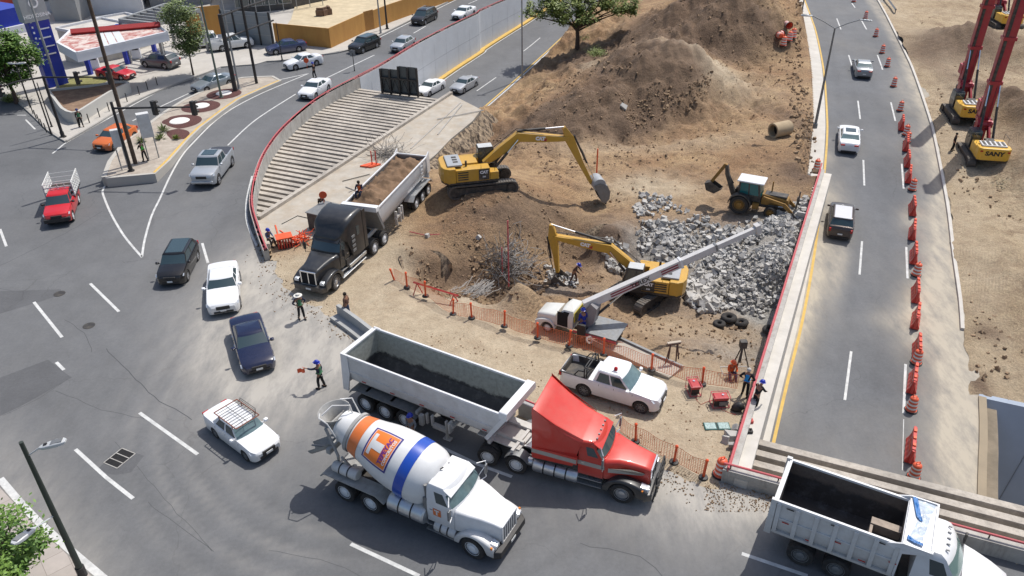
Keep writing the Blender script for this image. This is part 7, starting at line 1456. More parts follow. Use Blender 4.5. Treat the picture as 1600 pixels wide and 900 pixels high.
for b, tp, r, m, z, lb in [((346, 152), (320, -10), .11, M_POLEG, .35, 'green grey pole standing in the farthest mulch bed of the island'), ((373.8, 139), (356, -8), .11, M_POLES, .3, 'pale galvanised pole at the rear end of the island'), ((80, 209), (45, 100), .07, M_POLEK, .13, 'slim black post left of the corner signal mast'), ((81, 198), (62, 128), .06, M_POLEK, .13, 'thin dark post with sign box close to the corner bollards'),
      ((595, 52), (590, -8), .11, M_POLES, .13, 'grey lamp pole in front of the orange hoarding'), ((605, 45), (606, -8), .13, M_POLEK, .13, 'black pole in front of the orange hoarding beside the grey one'), ((94, 146), (47, -6), .13, M_POLES, .6, 'pale grey pole planted in the triangular planter'), ((441, 94), (431, 36), .06, M_POLEK, .13, 'thin dark sign post at the kerb in front of the blue parked sedan'), ((264, 108), (232, 20), .05, M_STEEL, .13, 'slender steel post beside the dark grey parked crossover')]:
 pole('street_pole', lb, 'pole', b, HGT(b, tp, z) if tp[1] > 0 else HGT(b, tp, z)+2, r, r*.75, m, z, pole_g)
t, p = pole('sign_post', 'small dark sign on a thin post beside the red rail near the silver hatchback', 'sign post', (554, 111), HGT((554, 111), (552, 84)), .04, .04, M_POLEK, 0)
g = MB(); g.box((0, 0, HGT((554, 111), (552, 88))), (.6, .04, .7)); g.build('sign_plate', M_STEEL, t)
h = HGT((368, 143), (345, 22), .3); t = thing('sign_gantry', 'black sign gantry with thick mast and two crossbars behind the island', 'sign gantry', G(368, 143, .3)); p = t.location
g = MB(); g.cyl((0, 0, 0), (0, 0, h), .24, .22, 12); g.build('mast', M_POLEK, t, smooth=50); q = G(401, 130, .3)-p; g = MB(); g.cyl((q.x, q.y, 0), (q.x, q.y, h+4), .16, .12, 10); g.build('second_mast', M_POLEK, t)
for zz in (h-.2, h-2.4): g = MB(); g.tube([(0, 0, zz), (q.x*1.0, q.y*1.0, zz+.2), (q.x*2.3, q.y*2.3, zz+.3)], .09, 6); g.build('crossbar', M_POLEK, t)
M_LHEAD = mat('lamp_head', (.55, .56, .56), .4, .2)
def lamp_head(t, M, m=M_LHEAD):
 g = MB(); g.xloft([(0, .05, -.03, .04, .03), (.15, .13, -.04, .07, .04), (.6, .17, -.05, .09, .05), (.85, .15, -.04, .07, .04), (.95, .08, -.02, .04, .03)], M=M); o = g.build('lamp_head', m, t, smooth=50)
 g = MB(); g.bx(.45, .85, -.11, .11, .075, .10, M); g.build('cooling_fins', M_STEEL, o); g = MB(); g.box((.25, 0, .09), (.12, .1, .04), M); g.build('sensor_cap', M_BLK, o)
h = HGT((130, 899), (22, 694), .13); B = G(130, 899, .13); t = thing('street_lamp', 'dark green street lamp post with two pale heads over the near pavement', 'street lamp', B)
g = MB(); g.cyl((0, 0, 0), (0, 0, h), .13, .075, 14); g.build('pole', mat('dark_green_pole', (.045, .055, .045), .5, .1, .1), t, smooth=50); g = MB(); g.cyl((0, 0, 0), (0, 0, .5), .17, n=14); g.build('base_plate', M_POLEK, t)
h1 = HGT((130, 899), (35, 714), .13); a = G(62, 701, h1+.35)-B; L_ = math.hypot(a.x, a.y); g = MB(); g.tube([(0, 0, h1-.05), (a.x, a.y, h1+.25)], .03, 6); g.build('arm', M_LHEAD, t); lamp_head(t, T(a.x, a.y, h1+.25) @ RZ(math.atan2(a.y, a.x)) @ RY(R(-12)))
h2 = HGT((130, 899), (80, 808), .13); a = G(56, 827, h2+.3)-B; g = MB(); g.tube([(0, 0, h2), (a.x, a.y, h2+.25)], .03, 6); g.build('arm', M_LHEAD, t); lamp_head(t, T(a.x, a.y, h2+.25) @ RZ(math.atan2(a.y, a.x)) @ RY(R(-12)))
h = HGT((1273, 200), (1305, 44), .0); B = G(1273, 200, 0); t = thing('street_lamp', 'grey double-armed street lamp at the kerb between excavation and right road', 'street lamp', B)
g = MB(); g.cyl((0, 0, 0), (0, 0, h), .13, .07, 12); g.build('pole', M_STEEL, t, smooth=50); g = MB(); g.cyl((0, 0, 0), (0, 0, .45), .2, n=12); g.build('base_plate', M_STEEL, t)
for tp in ((1270, 24), (1344, 30)):
 a = G(*tp, h+.9)-B; g = MB(); g.tube([(0, 0, h-.05), (a.x*.5, a.y*.5, h+.45), (a.x, a.y, h+.85)], .04, 6); g.build('arm', M_POLES, t); lamp_head(t, T(a.x, a.y, h+.85) @ RZ(math.atan2(a.y, a.x)))
t, p = pole('street_lamp', 'tall slim grey lamp pole beside the left sunken road below the tree', 'street lamp', GZ(816, 124, zl), 13.5, .11, .08, M_POLES)
g = MB(); g.bx(-.5, .5, -.1, .1, 13.4, 13.6); g.build('lamp_head', M_LHEAD, t)
t, p = pole('street_lamp', 'distant grey lamp pole where the right road curb begins at the top', 'street lamp', G(1253, 18, .2), 9, .1, .07, M_STEEL, 0)
h = HGT((48, 168), (25, 99), .13); B = G(48, 168, .13); t = thing('street_lamp', 'black lamp post with pale flat head in front of the leafy tree at left edge', 'street lamp', B); g = MB(); g.cyl((0, 0, 0), (0, 0, h), .08, .06, 10); g.build('pole', M_POLEK, t)
for dx in (-1, 1): lamp_head(t, T(0, 0, h) @ RZ(PI/2+dx*1.3))
i = 0
for side_, pts in (('right', [(124, 199), (140, 192), (156, 183), (171, 174), (199, 159), (218, 148), (231, 140), (246, 133)]), ('left', [(52, 178), (57, 186), (62, 193), (67, 200), (73, 207)])):
 for k, b in enumerate(pts):
  B = G(*b, .13); g = MB(); g.cyl((0, 0, 0), (0, 0, .85), .05, n=8); g.lathe([(.05, .85), (.04, .9), (0, .92)], 8); o = g.build('bollard', M_POLEK, loc=B)
  tag(o, '%s bollard from the pavement tip on the %s kerb' % (ORD[k], 'street' if side_ == 'right' else 'left'), 'bollard', 'thin black bollards round the pavement corner')
def cabinet(px, w_, d_, h_, leg, label, rz=.5):
 B = G(*px, isz(G(*px, .4).y)); t = thing('control_cabinet', label, 'cabinet', B, rz); g = MB(); g.bx(-w_/2, w_/2, -d_/2, d_/2, leg, leg+h_); g.build('housing', M_WDIRTY, t, bev=.02)
 g = MB(); g.bx(-w_/2+.05, w_/2-.05, -d_/2-.012, -d_/2, leg+.06, leg+h_-.06); g.build('door', M_WDIRTY, t)
 for x in (-w_/2+.08, w_/2-.08): g = MB(); g.cyl((x, 0, 0), (x, 0, leg), .05, n=8); g.build('leg', M_POLES, t)
cabinet((241, 249), .95, .6, 2.0, 2.0, 'large grey control cabinet on two legs behind the person in green'); cabinet((196, 265), .65, .45, 1.4, 2.0, 'small grey control cabinet on a post at the island tip')
B = G(258, 148, .3)
def leafmat(name, a, b):
 n = Nd(name); oi = n.N.new('ShaderNodeTexCoord'); c = n.mix(n.ramp(n.noise(.9, 5, .7), .35, .65), a, b); c = n.mix(n.ramp(n.noise(6, 3, .8), .3, .7, 0, .5), c, (a[0]*.55, a[1]*.6, a[2]*.5)); n.b.inputs['Subsurface Weight'].default_value = 0
 return n.done(c, .6)
LF1 = leafmat('bright_leaves', (.07, .16, .025), (.20, .32, .05)); LF2 = leafmat('olive_leaves', (.10, .15, .03), (.30, .34, .07)); LF3 = leafmat('fresh_leaves', (.11, .16, .05), (.28, .34, .12)); M_BARK = mat('bark', (.09, .06, .045), .95, 0, .3, 3, .8, 9)
def tree(name, label, base, blobs, trunk, n, size, lf, seed, limbs=6, holes=.35, cat='tree'):
 """blobs: [(dx,dy,z,rx,ry,rz)]; leaves fill the shells of many small clumps"""
 g_ = random.Random(seed); t = thing(name, label, cat, base); V = []; F = []; clumps = []
 for bx_, by, bz, rx, ry, rz_ in blobs:
  m = max(16, int(rx*ry*rz_**.5*6))
  for _ in range(m):
   while 1:
    u = Vector((g_.uniform(-1, 1), g_.uniform(-1, 1), g_.uniform(-1, 1)))
    if .25 < u.length < 1: break
   u = u.normalized()*u.length**.45; clumps.append((Vector((bx_+u.x*rx, by+u.y*ry, bz+u.z*rz_)), g_.uniform(.3, .65)*min(1.0, .35+(rx+rz_)/4)))
 for k in range(n):
  c, r = clumps[g_.randrange(len(clumps))]; p = c+Vector((g_.gauss(0, 1), g_.gauss(0, 1), g_.gauss(0, .6)))*r*.75
  a = Vector((g_.uniform(-1, 1), g_.uniform(-1, 1), g_.uniform(-.5, .5))).normalized(); b = a.cross(Vector((g_.uniform(-.6, .6), g_.uniform(-.6, .6), 1))).normalized(); s = size*g_.uniform(.6, 1.3); o = len(V)
  V += [p-a*s, p+b*s*.45, p+a*s, p-b*s*.45]; F.append((o, o+1, o+2, o+3))
 me = bpy.data.meshes.new('crown'); me.from_pydata([tuple(v) for v in V], [], F); me.materials.append(lf); link('crown', me, t)
 top, r0 = trunk; g = MB(); pts = [(0, 0, -.2), (g_.uniform(-.1, .1), g_.uniform(-.1, .1), top*.5), (g_.uniform(-.2, .2), g_.uniform(-.2, .2), top)]; g.tube(pts, [r0*1.2, r0*.9, r0*.7], 8)
 big = sorted(clumps, key=lambda c: g_.random())[:limbs*3]
 for k in range(limbs*3):
  c = big[k % len(big)][0]; s_ = Vector(pts[-1])*g_.uniform(.75, 1); md = s_.lerp(c, .5)+Vector((g_.uniform(-.3, .3), g_.uniform(-.3, .3), g_.uniform(-.1, .4))); g.tube([s_, md, c], [r0*.45, r0*.28, r0*.1], 5)
 g.build('trunk', M_BARK, t, smooth=60); return t
B = G(902, 69, -2.0); tree('spreading_tree', 'wide spreading tree with thin foliage beside the left sunken road', (B.x, B.y, hd(B.x, B.y)), [(-4.6, .5, 5.2, 2.6, 2.5, 1.1), (-1.8, 0, 5.6, 2.6, 2.6, 1.2), (1.8, .5, 6.0, 2.8, 2.6, 1.3), (5.2, 0, 5.8, 2.4, 2.4, 1.0), (0, -1.5, 4.4, 2.8, 1.8, .9), (-2.5, 2, 7.2, 2.5, 2, 1.0), (2.8, 2.0, 7.6, 2.6, 2.4, 1.1), (6.6, 0, 5.0, 1.2, 1.2, .6)], (3.2, .30), 15000, .20, LF2, 3, 9)
B = G(302, 117, .13); tree('young_tree', 'young upright tree with airy crown at the forecourt kerb', B, [(0, 0, 4.0, 1.5, 1.5, 1.3), (-.2, .1, 5.4, 1.9, 1.8, 1.5), (.1, 0, 6.9, 1.6, 1.6, 1.4), (.8, 0, 4.7, 1.4, 1.4, 1.0), (.0, 0, 3.0, 1.0, 1.0, .7), (-.7, 0, 6.3, 1.2, 1.2, 1.0)], (3.2, .10), 8500, .15, LF3, 5, 5)
B = G(26, 160, .13); tree('leafy_tree', 'dense leafy green tree at the left edge before the blue pylon', B, [(0, 0, 3.6, 2.3, 2.2, 1.7), (1.2, .8, 4.6, 1.9, 1.8, 1.5), (-1.5, .5, 4.6, 2.2, 2, 1.6), (.2, .5, 5.6, 1.8, 1.8, 1.2), (-3, 0, 3.6, 1.8, 1.8, 1.4)], (2.2, .2), 16000, .18, LF1, 8, 6)
B = G(-6, 872, 2.8); tree('street_tree', 'bright green street tree on the near pavement under the lamp', (B.x-.3, B.y-.3, .13), [(0.2, 0, 2.7, 1.2, 1.1, 1.0), (.6, 1.0, 2.9, 1.0, 1.0, .9), (.8, -.8, 3.0, 1.1, 1.1, .9), (-.8, .2, 3.0, 1.4, 1.2, 1.0), (0, -2, 2.7, 1.2, 1.1, .9)], (1.8, .1), 8500, .11, LF1, 12, 5)
for i, (x, y, s, lb) in enumerate([(222, 222, .9, 'spiky agave plant beside the large cabinet on the island'), (251, 218, .9, 'spiky agave plant right of the large cabinet legs'), (256, 206, 1.0, 'taller spiky agave behind the large cabinet'), (276, 217, .6, 'small grey green plant at the right edge of the last mulch bed')]):
 g_ = random.Random(i); B = G(x, y, .45); g = MB()
 for k in range(46):
  a = g_.uniform(0, 6.28); el = g_.uniform(.25, 1.3); L_ = s*g_.uniform(.6, 1); d = Vector((math.cos(a)*math.cos(el), math.sin(a)*math.cos(el), math.sin(el))); w_ = Vector((-d.y, d.x, 0)).normalized()*.05; q = d*L_*.55; g.add([(0, 0, 0), q+w_, d*L_-Vector((0, 0, .08)), q-w_], [(0, 1, 2, 3)])
 tag(g.build('agave_plant', LF3 if i < 3 else LF2, loc=B), lb, 'plant', 'agave plants on the traffic island')
for i, (x, y, r, lb) in enumerate([(932, 86, 1.0, 'dark low bush on the dirt slope just right of the spreading tree'), (16, 156, .8, 'low dark bush at the foot of the leafy tree'), (915, 62, .6, 'small dark shrub touching the trunk of the spreading tree'), (1568, 296, .9, 'dry tuft of weeds below the nearer drilling rig')]):
 B = G(x, y, 0); z = hd(B.x, B.y) if 900 < x < 1000 else (.1 if x < 100 else zr(B.y)+.1); g_ = random.Random(40+i); V = []; F = []
 B = G(x, y, z)
 for k in range(900):
  p = Vector((g_.gauss(0, .5), g_.gauss(0, .5), abs(g_.gauss(0, .35))))*r; a = Vector((g_.uniform(-1, 1), g_.uniform(-1, 1), g_.uniform(-.3, .8))).normalized()*.12; b = a.cross(Vector((0, 0, 1)))*.4; o = len(V); V += [p-a, p+b, p+a, p-b]; F.append((o, o+1, o+2, o+3))
 me = bpy.data.meshes.new('bush'); me.from_pydata([tuple(v) for v in V], [], F); me.materials.append(LF2 if i != 3 else leafmat('dry_leaves', (.2, .17, .08), (.25, .2, .1))); tag(link('bush', me, loc=B), lb, 'bush')
M_PLT = mat('planter_concrete', (.50, .49, .46), .85, 0, .08, 1, dirt=.25)
pl = [(75, 140), (96, 168), (104, 173), (112, 175), (122, 173), (172, 142), (200, 128), (180, 127), (140, 133)]
hz = 1.25; PP = [G(x, y, hz) for x, y in pl]; t = thing('planter', 'long triangular concrete planter with dry soil on the corner pavement', 'planter')
loop = smooth_line(PP+[PP[0]], .7); g = MB(); ribbon(g, loop, -.12, .14, 0, 1.2); g.build('planter_wall', M_PLT, t, fix=True)
g = MB(); g.add([(p.x, p.y, hz-.18) for p in PP], [tuple(range(len(PP)))]); g.build('planter_soil', mat('planter_soil', (.25, .17, .11), .95, 0, .3, 1.5, .8, 5, dirt=.7, dirtcol=(.12, .055, .045)), t, fix=True)
g = MB(); P_g = [G(x, y, .15) for x, y in [(82, 132), (110, 150), (165, 128), (178, 120), (120, 118)]]; g.add([tuple(p) for p in P_g], [tuple(range(5))]); o = g.build('dry_lawn', mat('dry_grass', (.22, .21, .08), .95, 0, .3, 3, .8, 12), kind='structure', fix=True)
M_FAS = mat('fascia_white', (.72, .73, .76), .5, 0, .04, 1, dirt=.12); M_BLUEP = mat('royal_blue', (.012, .035, .36), .45, 0, .05, 1, coat=.2, dirt=.05)
n = Nd('worn_canopy_roof'); c = n.mix(n.ramp(n.noise(.9, 9, .75, dist=.3), .42, .56), (.36, .10, .085), (.60, .52, .47)); M_CROOF = n.done(c, .85)
zc = 5.6; cor = [(118, 82), (262, 49), (250, 41), (110, 45), (88, 66)]; CP_ = [G(x, y, zc) for x, y in cor]; t = thing('petrol_canopy', 'petrol station canopy with white fascia and flaking red roof', 'canopy')
g = MB(); g.plate([(p.x, p.y) for p in CP_], zc-.95, zc-.12); g.build('fascia', M_FAS, t, fix=True)
cc_ = sum(CP_, Vector())/5; g = MB(); g.add([tuple(p.lerp(cc_, .05)-Vector((0, 0, .06))) for p in CP_], [tuple(range(5))]); g.build('roof_sheet', M_CROOF, t, fix=True)
for i in range(5):
 a, b = CP_[i], CP_[(i+1) % 5]; g = MB(); ribbon(g, [a, b], -.02, .22, .0, .25); g.build('roof_edge', M_FAS if i not in (2,) else mat('red_trim', (.38, .04, .04), .6), t, fix=True)
a, b = CP_[0].lerp(CP_[3], .35), CP_[1].lerp(CP_[3], .35);
for k in range(3): q0 = CP_[0].lerp(CP_[1], .30+k*.09); q1 = CP_[3].lerp(CP_[2], .30+k*.09); g = MB(); ribbon(g, [q0, q1], -.35, .35, -.03); g.build('roof_panel', mat('roof_panel_pale', (.6, .63, .64), .6, var=.05), t)
q0 = CP_[3].lerp(CP_[0], .25); q1 = CP_[2].lerp(CP_[1], .1); g = MB(); g.tube([q0+Vector((0, 0, .2)), q1+Vector((0, 0, .2))], .35, 4); g.build('roof_ridge', mat('red_trim', (.38, .04, .04), .6), t)
for c_px in ((142, 116), (243, 84), (200, 100)): B = G(*c_px, .13); g = MB(); g.bx(B.x-.22, B.x+.22, B.y-.22, B.y+.22, .13, zc-.95); g.build('column', M_BLUEP, t)
for i_, c_px in enumerate([(150, 108), (215, 92)]): B = G(*c_px, .13); tt = thing('fuel_pump', ['fuel pump under the canopy nearest the blue pylon', 'fuel pump under the canopy nearest the young tree'][i_], 'fuel pump', B, .3); g = MB(); g.bx(-.5, .5, -.3, .3, 0, 2.0); g.build('housing', M_FAS, tt, bev=.03); g = MB(); g.bx(-.35, .35, -.31, -.3, 1.1, 1.7); g.build('display', M_BLK, tt); g = MB(); g.bx(-.9, .9, -.5, .5, 0, .12); g.build('plinth', M_CONC, tt)
B0 = G(78, 138, .13); B1 = G(108, 130, .13); d = (B1-B0); d.z = 0; W = d.length; d.normalize(); nrm = Vector((d.y, -d.x, 0)); hp = 13.2
t = thing('price_pylon', 'tall royal blue price pylon with grey emblem panel on top', 'pylon sign', (B0.x, B0.y, .13), math.atan2(d.y, d.x)); g = MB(); HB_ = HGT((91, 134), (62, 31), .13); hp = HB_+4.5; g.bx(0, W, 0, 1.0, 0, HB_); g.build('pylon_body', M_BLUEP, t, bev=.03)
g = MB(); g.bx(-.35, W+.1, -.06, 1.06, HB_, hp); pn = g.build('top_panel', mat('pylon_grey', (.34, .36, .37), .5, var=.05, dirt=.1), t, bev=.03)
M_SGNW = mat('sign_white', (.8, .8, .8), .5); text(pn, 'HIDROSINA', .52, M_SGNW, T(W/2, -.07, HB_+.55) @ RX(PI/2), bold=.012)
g = MB(); g.lathe([(.34, -.02), (.5, -.02), (.5, .02), (.34, .02), (.34, -.02)], 22, T(W/2, -.08, HB_+1.8), 'y'); g.lathe([(.2, -.02), (.34, -.02), (.34, .02), (.2, .02), (.2, -.02)], 20, T(W/2, -.08, HB_+2.6), 'y'); g.build('emblem', M_SGNW, pn)
for k, (s_, z_) in enumerate([('Magna', 7.9), ('22.49', 6.9), ('Premium', 6.0), ('24.19', 5.1), ('Diesel', 4.2), ('23.89', 3.4)]):
 g = MB(); g.bx(W*.25, W*.85, -.02, -.012, z_-.07, z_+.07) if k % 2 else g.bx(W*.35, W*.9, -.02, -.012, z_-.07, z_+.05); g.build('price_line', M_SGNW, t)
for k in range(8): g = MB(); z_ = 2.9+k*.55; g.bx(W*.08, W*.16, -.02, -.012, z_, z_+.2); g.build('price_mark', M_SGNW, t)
t = thing('blue_canopy', 'long canopy with royal blue fascia and white lower band at left edge', 'canopy'); a = G(46, 36, 5.0); b = G(-60, 60, 5.0); d = (b-a).normalized(); nn = Vector((-d.y, d.x, 0)); nn = nn if nn.y > 0 else -nn
g = MB(); g.plate([tuple((a).xy), tuple(b.xy), tuple((b+nn*9).xy), tuple((a+nn*9).xy)], 5.1, 6.9); g.build('fascia', M_BLUEP, t, fix=True); g = MB(); g.plate([tuple((a-nn*.3).xy), tuple((b-nn*.3).xy), tuple((b+nn*9).xy), tuple((a+nn*9).xy)], 4.2, 5.08); g.build('lower_band', M_FAS, t, fix=True)
for k in range(3): q = a.lerp(b, .15+.3*k)+nn*2; g = MB(); g.bx(q.x-.2, q.x+.2, q.y-.2, q.y+.2, .1, 4.2); g.build('column', M_BLUEP, t)
def building(name, label, foot, z0, h, m, cat='building', group=None):   # footprint from the points where its base meets the ground
 P = [G(x, y, z0) for x, y in foot] if not isinstance(foot[0], Vector) else foot; t = thing(name, label, cat, group=group); g = MB(); g.plate([(p.x, p.y) for p in P], z0-.1, z0+h); g.build('wall', m, t, fix=True)
 g = MB(); ribbon(g, [Vector((p.x, p.y, z0+h+.3)) for p in P+[P[0]]], -.12, .12, 0, .35); g.build('parapet', m, t, fix=True); return t, P
def facade_windows(t, a, b, z0, rows, cols, w_, h_, m, off=.03, z_step=3):
 d = (b-a); d.z = 0; L_ = d.length; d.normalize(); nn = Vector((d.y, -d.x, 0)); nn = nn if nn.y < 0 else -nn
 for r in range(rows):
  for c in range(cols):
   p = a+d*(L_*(c+.5)/cols); M = frame((p.x+nn.x*off, p.y+nn.y*off, z0+r*z_step), d, (0, 0, 1)); g = MB(); g.bx(-w_/2, w_/2, -h_/2, h_/2, -.03, .03, M); o = g.build('window', M_GLASS, t); g = MB()
   for q in (-w_/2, w_/2): g.bx(q-.05, q+.05, -h_/2-.05, h_/2+.05, -.05, .06, M)
   for q in (-h_/2, h_/2): g.bx(-w_/2, w_/2, q-.05, q+.05, -.05, .06, M)
   g.build('frame', M_POLES, o)
M_BW = mat('white_render', (.62, .63, .65), .8, 0, .05, .4, dirt=.2); M_BG = mat('grey_render', (.27, .28, .29), .8, 0, .1, .5, dirt=.3); M_BD = mat('dark_cladding', (.06, .062, .065), .6, 0, .2, .8, dirt=.3)
def far(x0, x1, ytop, z, depth): a = G(x0, ytop, z); b = G(x1, ytop, z); return a, b
t, P = building('white_building', 'large blank white rendered building behind the petrol canopy', [(128, 24), (226, 20), (232, -40), (120, -40)], .13, 9, M_BW)
facade_windows(t, P[0].lerp(P[1], .6), P[1], 6.5, 1, 2, 1.4, 1.2, M_GLASS)
t, P = building('grey_building', 'low grey building with dark glazing behind the steel pergola', [(236, 12), (330, 6), (340, -40), (240, -40)], .13, 7.5, M_BG); facade_windows(t, P[0], P[1], 2.2, 2, 4, 2.2, 1.6, M_GLASS)
t, P = building('dark_building', 'dark unfinished building frame beside the sandy yard', [(372, 22), (455, 14), (512, 2), (500, -60), (372, -60)], .13, 8, M_BD); facade_windows(t, P[0], P[1], 2, 2, 4, 2.2, 2.0, M_GLASS)
g = MB()
a, b = G(380, 26, .13), G(505, 10, .13)
for k in range(7): p = a.lerp(b, k/6); g.cyl((p.x, p.y, .1), (p.x, p.y, 7.5), .06, n=6)
for z in (2.5, 5, 7.2): g.tube([Vector((a.x, a.y, z)), Vector((b.x, b.y, z))], .05, 5)
tag(g.build('scaffold', M_POLES), 'steel scaffold standing in front of the dark unfinished building', 'scaffold')
g = MB(); a, b = G(455, 16, 5.5), G(500, 6, 5.5);
t, P = building('plaster_house', 'small white plastered house block beyond the blue canopy', [(62, 22), (112, 16), (110, -20), (60, -20)], .13, 6.5, M_BW); facade_windows(t, P[0], P[1], 2.4, 2, 2, 1.3, 1.2, M_GLASS)
t, P = building('red_roof_shed', 'red painted shed behind the blue canopy at the top left', [(-40, 32), (28, 22), (24, 5), (-44, 12)], .13, 8.2, mat('red_shed', (.45, .06, .04), .7, dirt=.2, var=.06))
g = MB(); B = G(116, 30, 0); g.lathe([(1.3, 0), (1.3, 2.6), (1.1, 3.1), (.3, 3.4), (0, 3.4)], 20); t_ = tag(g.build('water_tank', M_BW, loc=(B.x, B.y, 3.5), smooth=50, fix=True), 'round white water tank above the roofs left of the white building', 'water tank')
g = MB(); g.bx(-1.8, 1.8, -1.8, 1.8, 0, 3.5); tag(g.build('service_block', M_BG, loc=(B.x, B.y, 0)), 'square grey service block carrying the white water tank', 'service block')
t = thing('steel_pergola', 'grey steel pergola frame with open roof beams behind the young tree', 'pergola'); zt = 5.2
c4 = [G(x, y, zt) for x, y in [(186, 29), (242, 35), (311, 13), (258, 5)]]
for i in range(4): a, b = c4[i], c4[(i+1) % 4]; g = MB(); ribbon(g, [a, b], -.15, .15, 0, .45); g.build('edge_beam', M_POLES, t, fix=True)
for k in range(1, 7): a = c4[0].lerp(c4[3], k/7); b = c4[1].lerp(c4[2], k/7); g = MB(); ribbon(g, [a-Vector((0, 0, .05)), b-Vector((0, 0, .05))], -.08, .08, 0, .3); g.build('roof_beam', M_POLES, t, fix=True)
for p in c4: g = MB(); g.bx(p.x-.14, p.x+.14, p.y-.14, p.y+.14, .1, zt-.4); g.build('column', M_POLES, t)
for i, (P4, z, m, lb) in enumerate([([(88, 46), (160, 30), (200, 38), (118, 52)], 3.8, mat('pale_flat_roof', (.52, .50, .46), .9, var=.15, dirt=.4, vscale=.6), 'low pale flat roof behind the petrol canopy'), ([(150, 30), (196, 22), (232, 30), (200, 40)], 3.2, mat('pale_flat_roof', (.52, .50, .46), .9), 'low pale flat roof under the edge of the steel pergola')]):
 P = [G(x, y, z) for x, y in P4]; t = thing('flat_roof_annex', lb, 'building'); g = MB(); g.plate([(p.x, p.y) for p in P], .1, z); g.build('wall', m, t, fix=True); g = MB(); ribbon(g, [Vector((p.x, p.y, z+.25)) for p in P+[P[0]]], -.1, .1, 0, .3); g.build('parapet', M_BW, t, fix=True)
t = thing('metal_fence', 'tall grey sheet metal fence with black posts behind the parked pickups', 'fence'); a, b = G(352, 66, .13), G(430, 72, .13); H = HGT((430, 72), (428, 18), .13)
g = MB(); ribbon(g, [Vector((a.x, a.y, H)), Vector((b.x, b.y, H))], -.04, .04, 0, H-.1); g.build('sheet_panel', mat('sheet_grey', (.24, .27, .29), .6, .1, .08, .6, dirt=.3), t, fix=True); dd = (b-a).normalized(); nn = Vector((dd.y, -dd.x, 0))
for k in range(5): p = a.lerp(b, (k+.1)/4.2)+nn*.08; g = MB(); g.bx(p.x-.1, p.x+.1, p.y-.06, p.y+.06, .1, H+.1); g.build('post', M_POLEK, t)
for z in (H*.35, H*.65, H*.9): g = MB(); ribbon(g, [Vector((a.x, a.y, z))+nn*.06, Vector((b.x, b.y, z))+nn*.06], -.02, .02, 0, .06); g.build('seam_strip', M_POLES, t, fix=True)
n = Nd('orange_plywood'); c = n.mix(n.ramp(n.noise(1.2, 6, .7, n.pos((1, 1, .25))), .35, .7), (.50, .26, .065), (.42, .20, .05)); M_PLY = n.done(c, .8); M_PLY2 = mat('orange_plywood_dark', (.36, .17, .045), .8, var=.1)
t = thing('site_hoarding', 'long orange plywood hoarding wrapping the corner of the sandy building yard', 'hoarding'); Hh = HGT((517, 75), (513, 43), .13)
HP = [(431, 66), (517, 75), (571, 49), (585, 45), (612, 34), (640, 24), (712, -2), (760, -22)]; HW = [G(x, y, .13) for x, y in HP]
for i in range(len(HW)-1):
 a, b = HW[i], HW[i+1]; m_ = max(1, int((b-a).length/2.4))
 for k in range(m_):
  p, q = a.lerp(b, k/m_), a.lerp(b, (k+1)/m_); g = MB(); ribbon(g, [Vector((p.x, p.y, Hh+(.12 if i == 2 else 0))), Vector((q.x, q.y, Hh+(.12 if i == 2 else 0)))], -.05, .05, 0, Hh); g.build('board_panel', M_PLY2 if i in (2,) else M_PLY, t, fix=True)
g = MB(); YP = [G(x, y, .3) for x, y in [(431, 62), (512, 68), (571, 44), (640, 20), (712, -6), (760, -50), (480, -60), (455, 30)]]; g.add([tuple(p) for p in YP], [tuple(range(8))]); g.build('yard_sand', mat('yard_sand', (.55, .46, .31), .95, 0, .15, .8, .8, 3, dirt=.4, dirtcol=(.35, .27, .17)), kind='structure', fix=True)
t = thing('site_hoarding', 'short orange hoarding behind the young tree', 'hoarding'); a, b = G(296, 62, .13), G(352, 56, .13); g = MB(); ribbon(g, [Vector((a.x, a.y, 4)), Vector((b.x, b.y, 4))], -.05, .05, 0, 4); g.build('board_panel', M_PLY, t, fix=True)
for i, (x, y) in enumerate([(500, 25), (508, 24), (515, 22)]):
 B = G(x, y, .3); g = MB(); g.bx(-.5, .5, -.3, .3, 0, .8, RZ(i)); g.bx(-.4, .6, -.1, .2, .8, 1.1, RZ(i)); tag(g.build('timber_stack', mat('old_timber', (.16, .10, .07), .9, var=.3), loc=B), ['timber stack lying in the sandy yard nearest the scaffold', 'middle timber stack in the sandy yard', 'timber stack in the sandy yard farthest from the scaffold'][i], 'timber', 'timber stacks in the yard')
zb = -.35; A = G(597, 146, zb); Bq = G(653, 152, zb); d = (Bq-A); d.z = 0; W = d.length; d.normalize(); nn = Vector((d.y, -d.x, 0)); t = thing('billboard_frame', 'black billboard seen from behind at the far end of the beam deck', 'billboard', A, math.atan2(d.y, d.x)); Hb = HGT((597, 146), (592, 108), zb)
n = Nd('perforated_panel'); M_PERF = mat('perforated_panel', (.10, .11, .11), .6, .2, .1, 2)
g = MB(); g.bx(0, W*.5, .25, .3, .2, Hb); g.bx(W*.5, W, .25, .3, .2, Hb+.4); g.build('panel', M_PERF, t)
g = MB()
for x in (0, W*.25, W*.5, W*.75, W): g.bx(x-.09, x+.09, .0, .2, 0, Hb+(.4 if x > W*.45 else 0))
for z in (.1, Hb*.62): g.bx(0, W, .0, .18, z, z+.16)
for k in range(4): x = W*k/4; g.tube([(x, .1, .1), (x+W/8, .1, Hb*.6), (x+W/4, .1, .1)], .05, 4)
g.build('truss', M_POLEK, t)
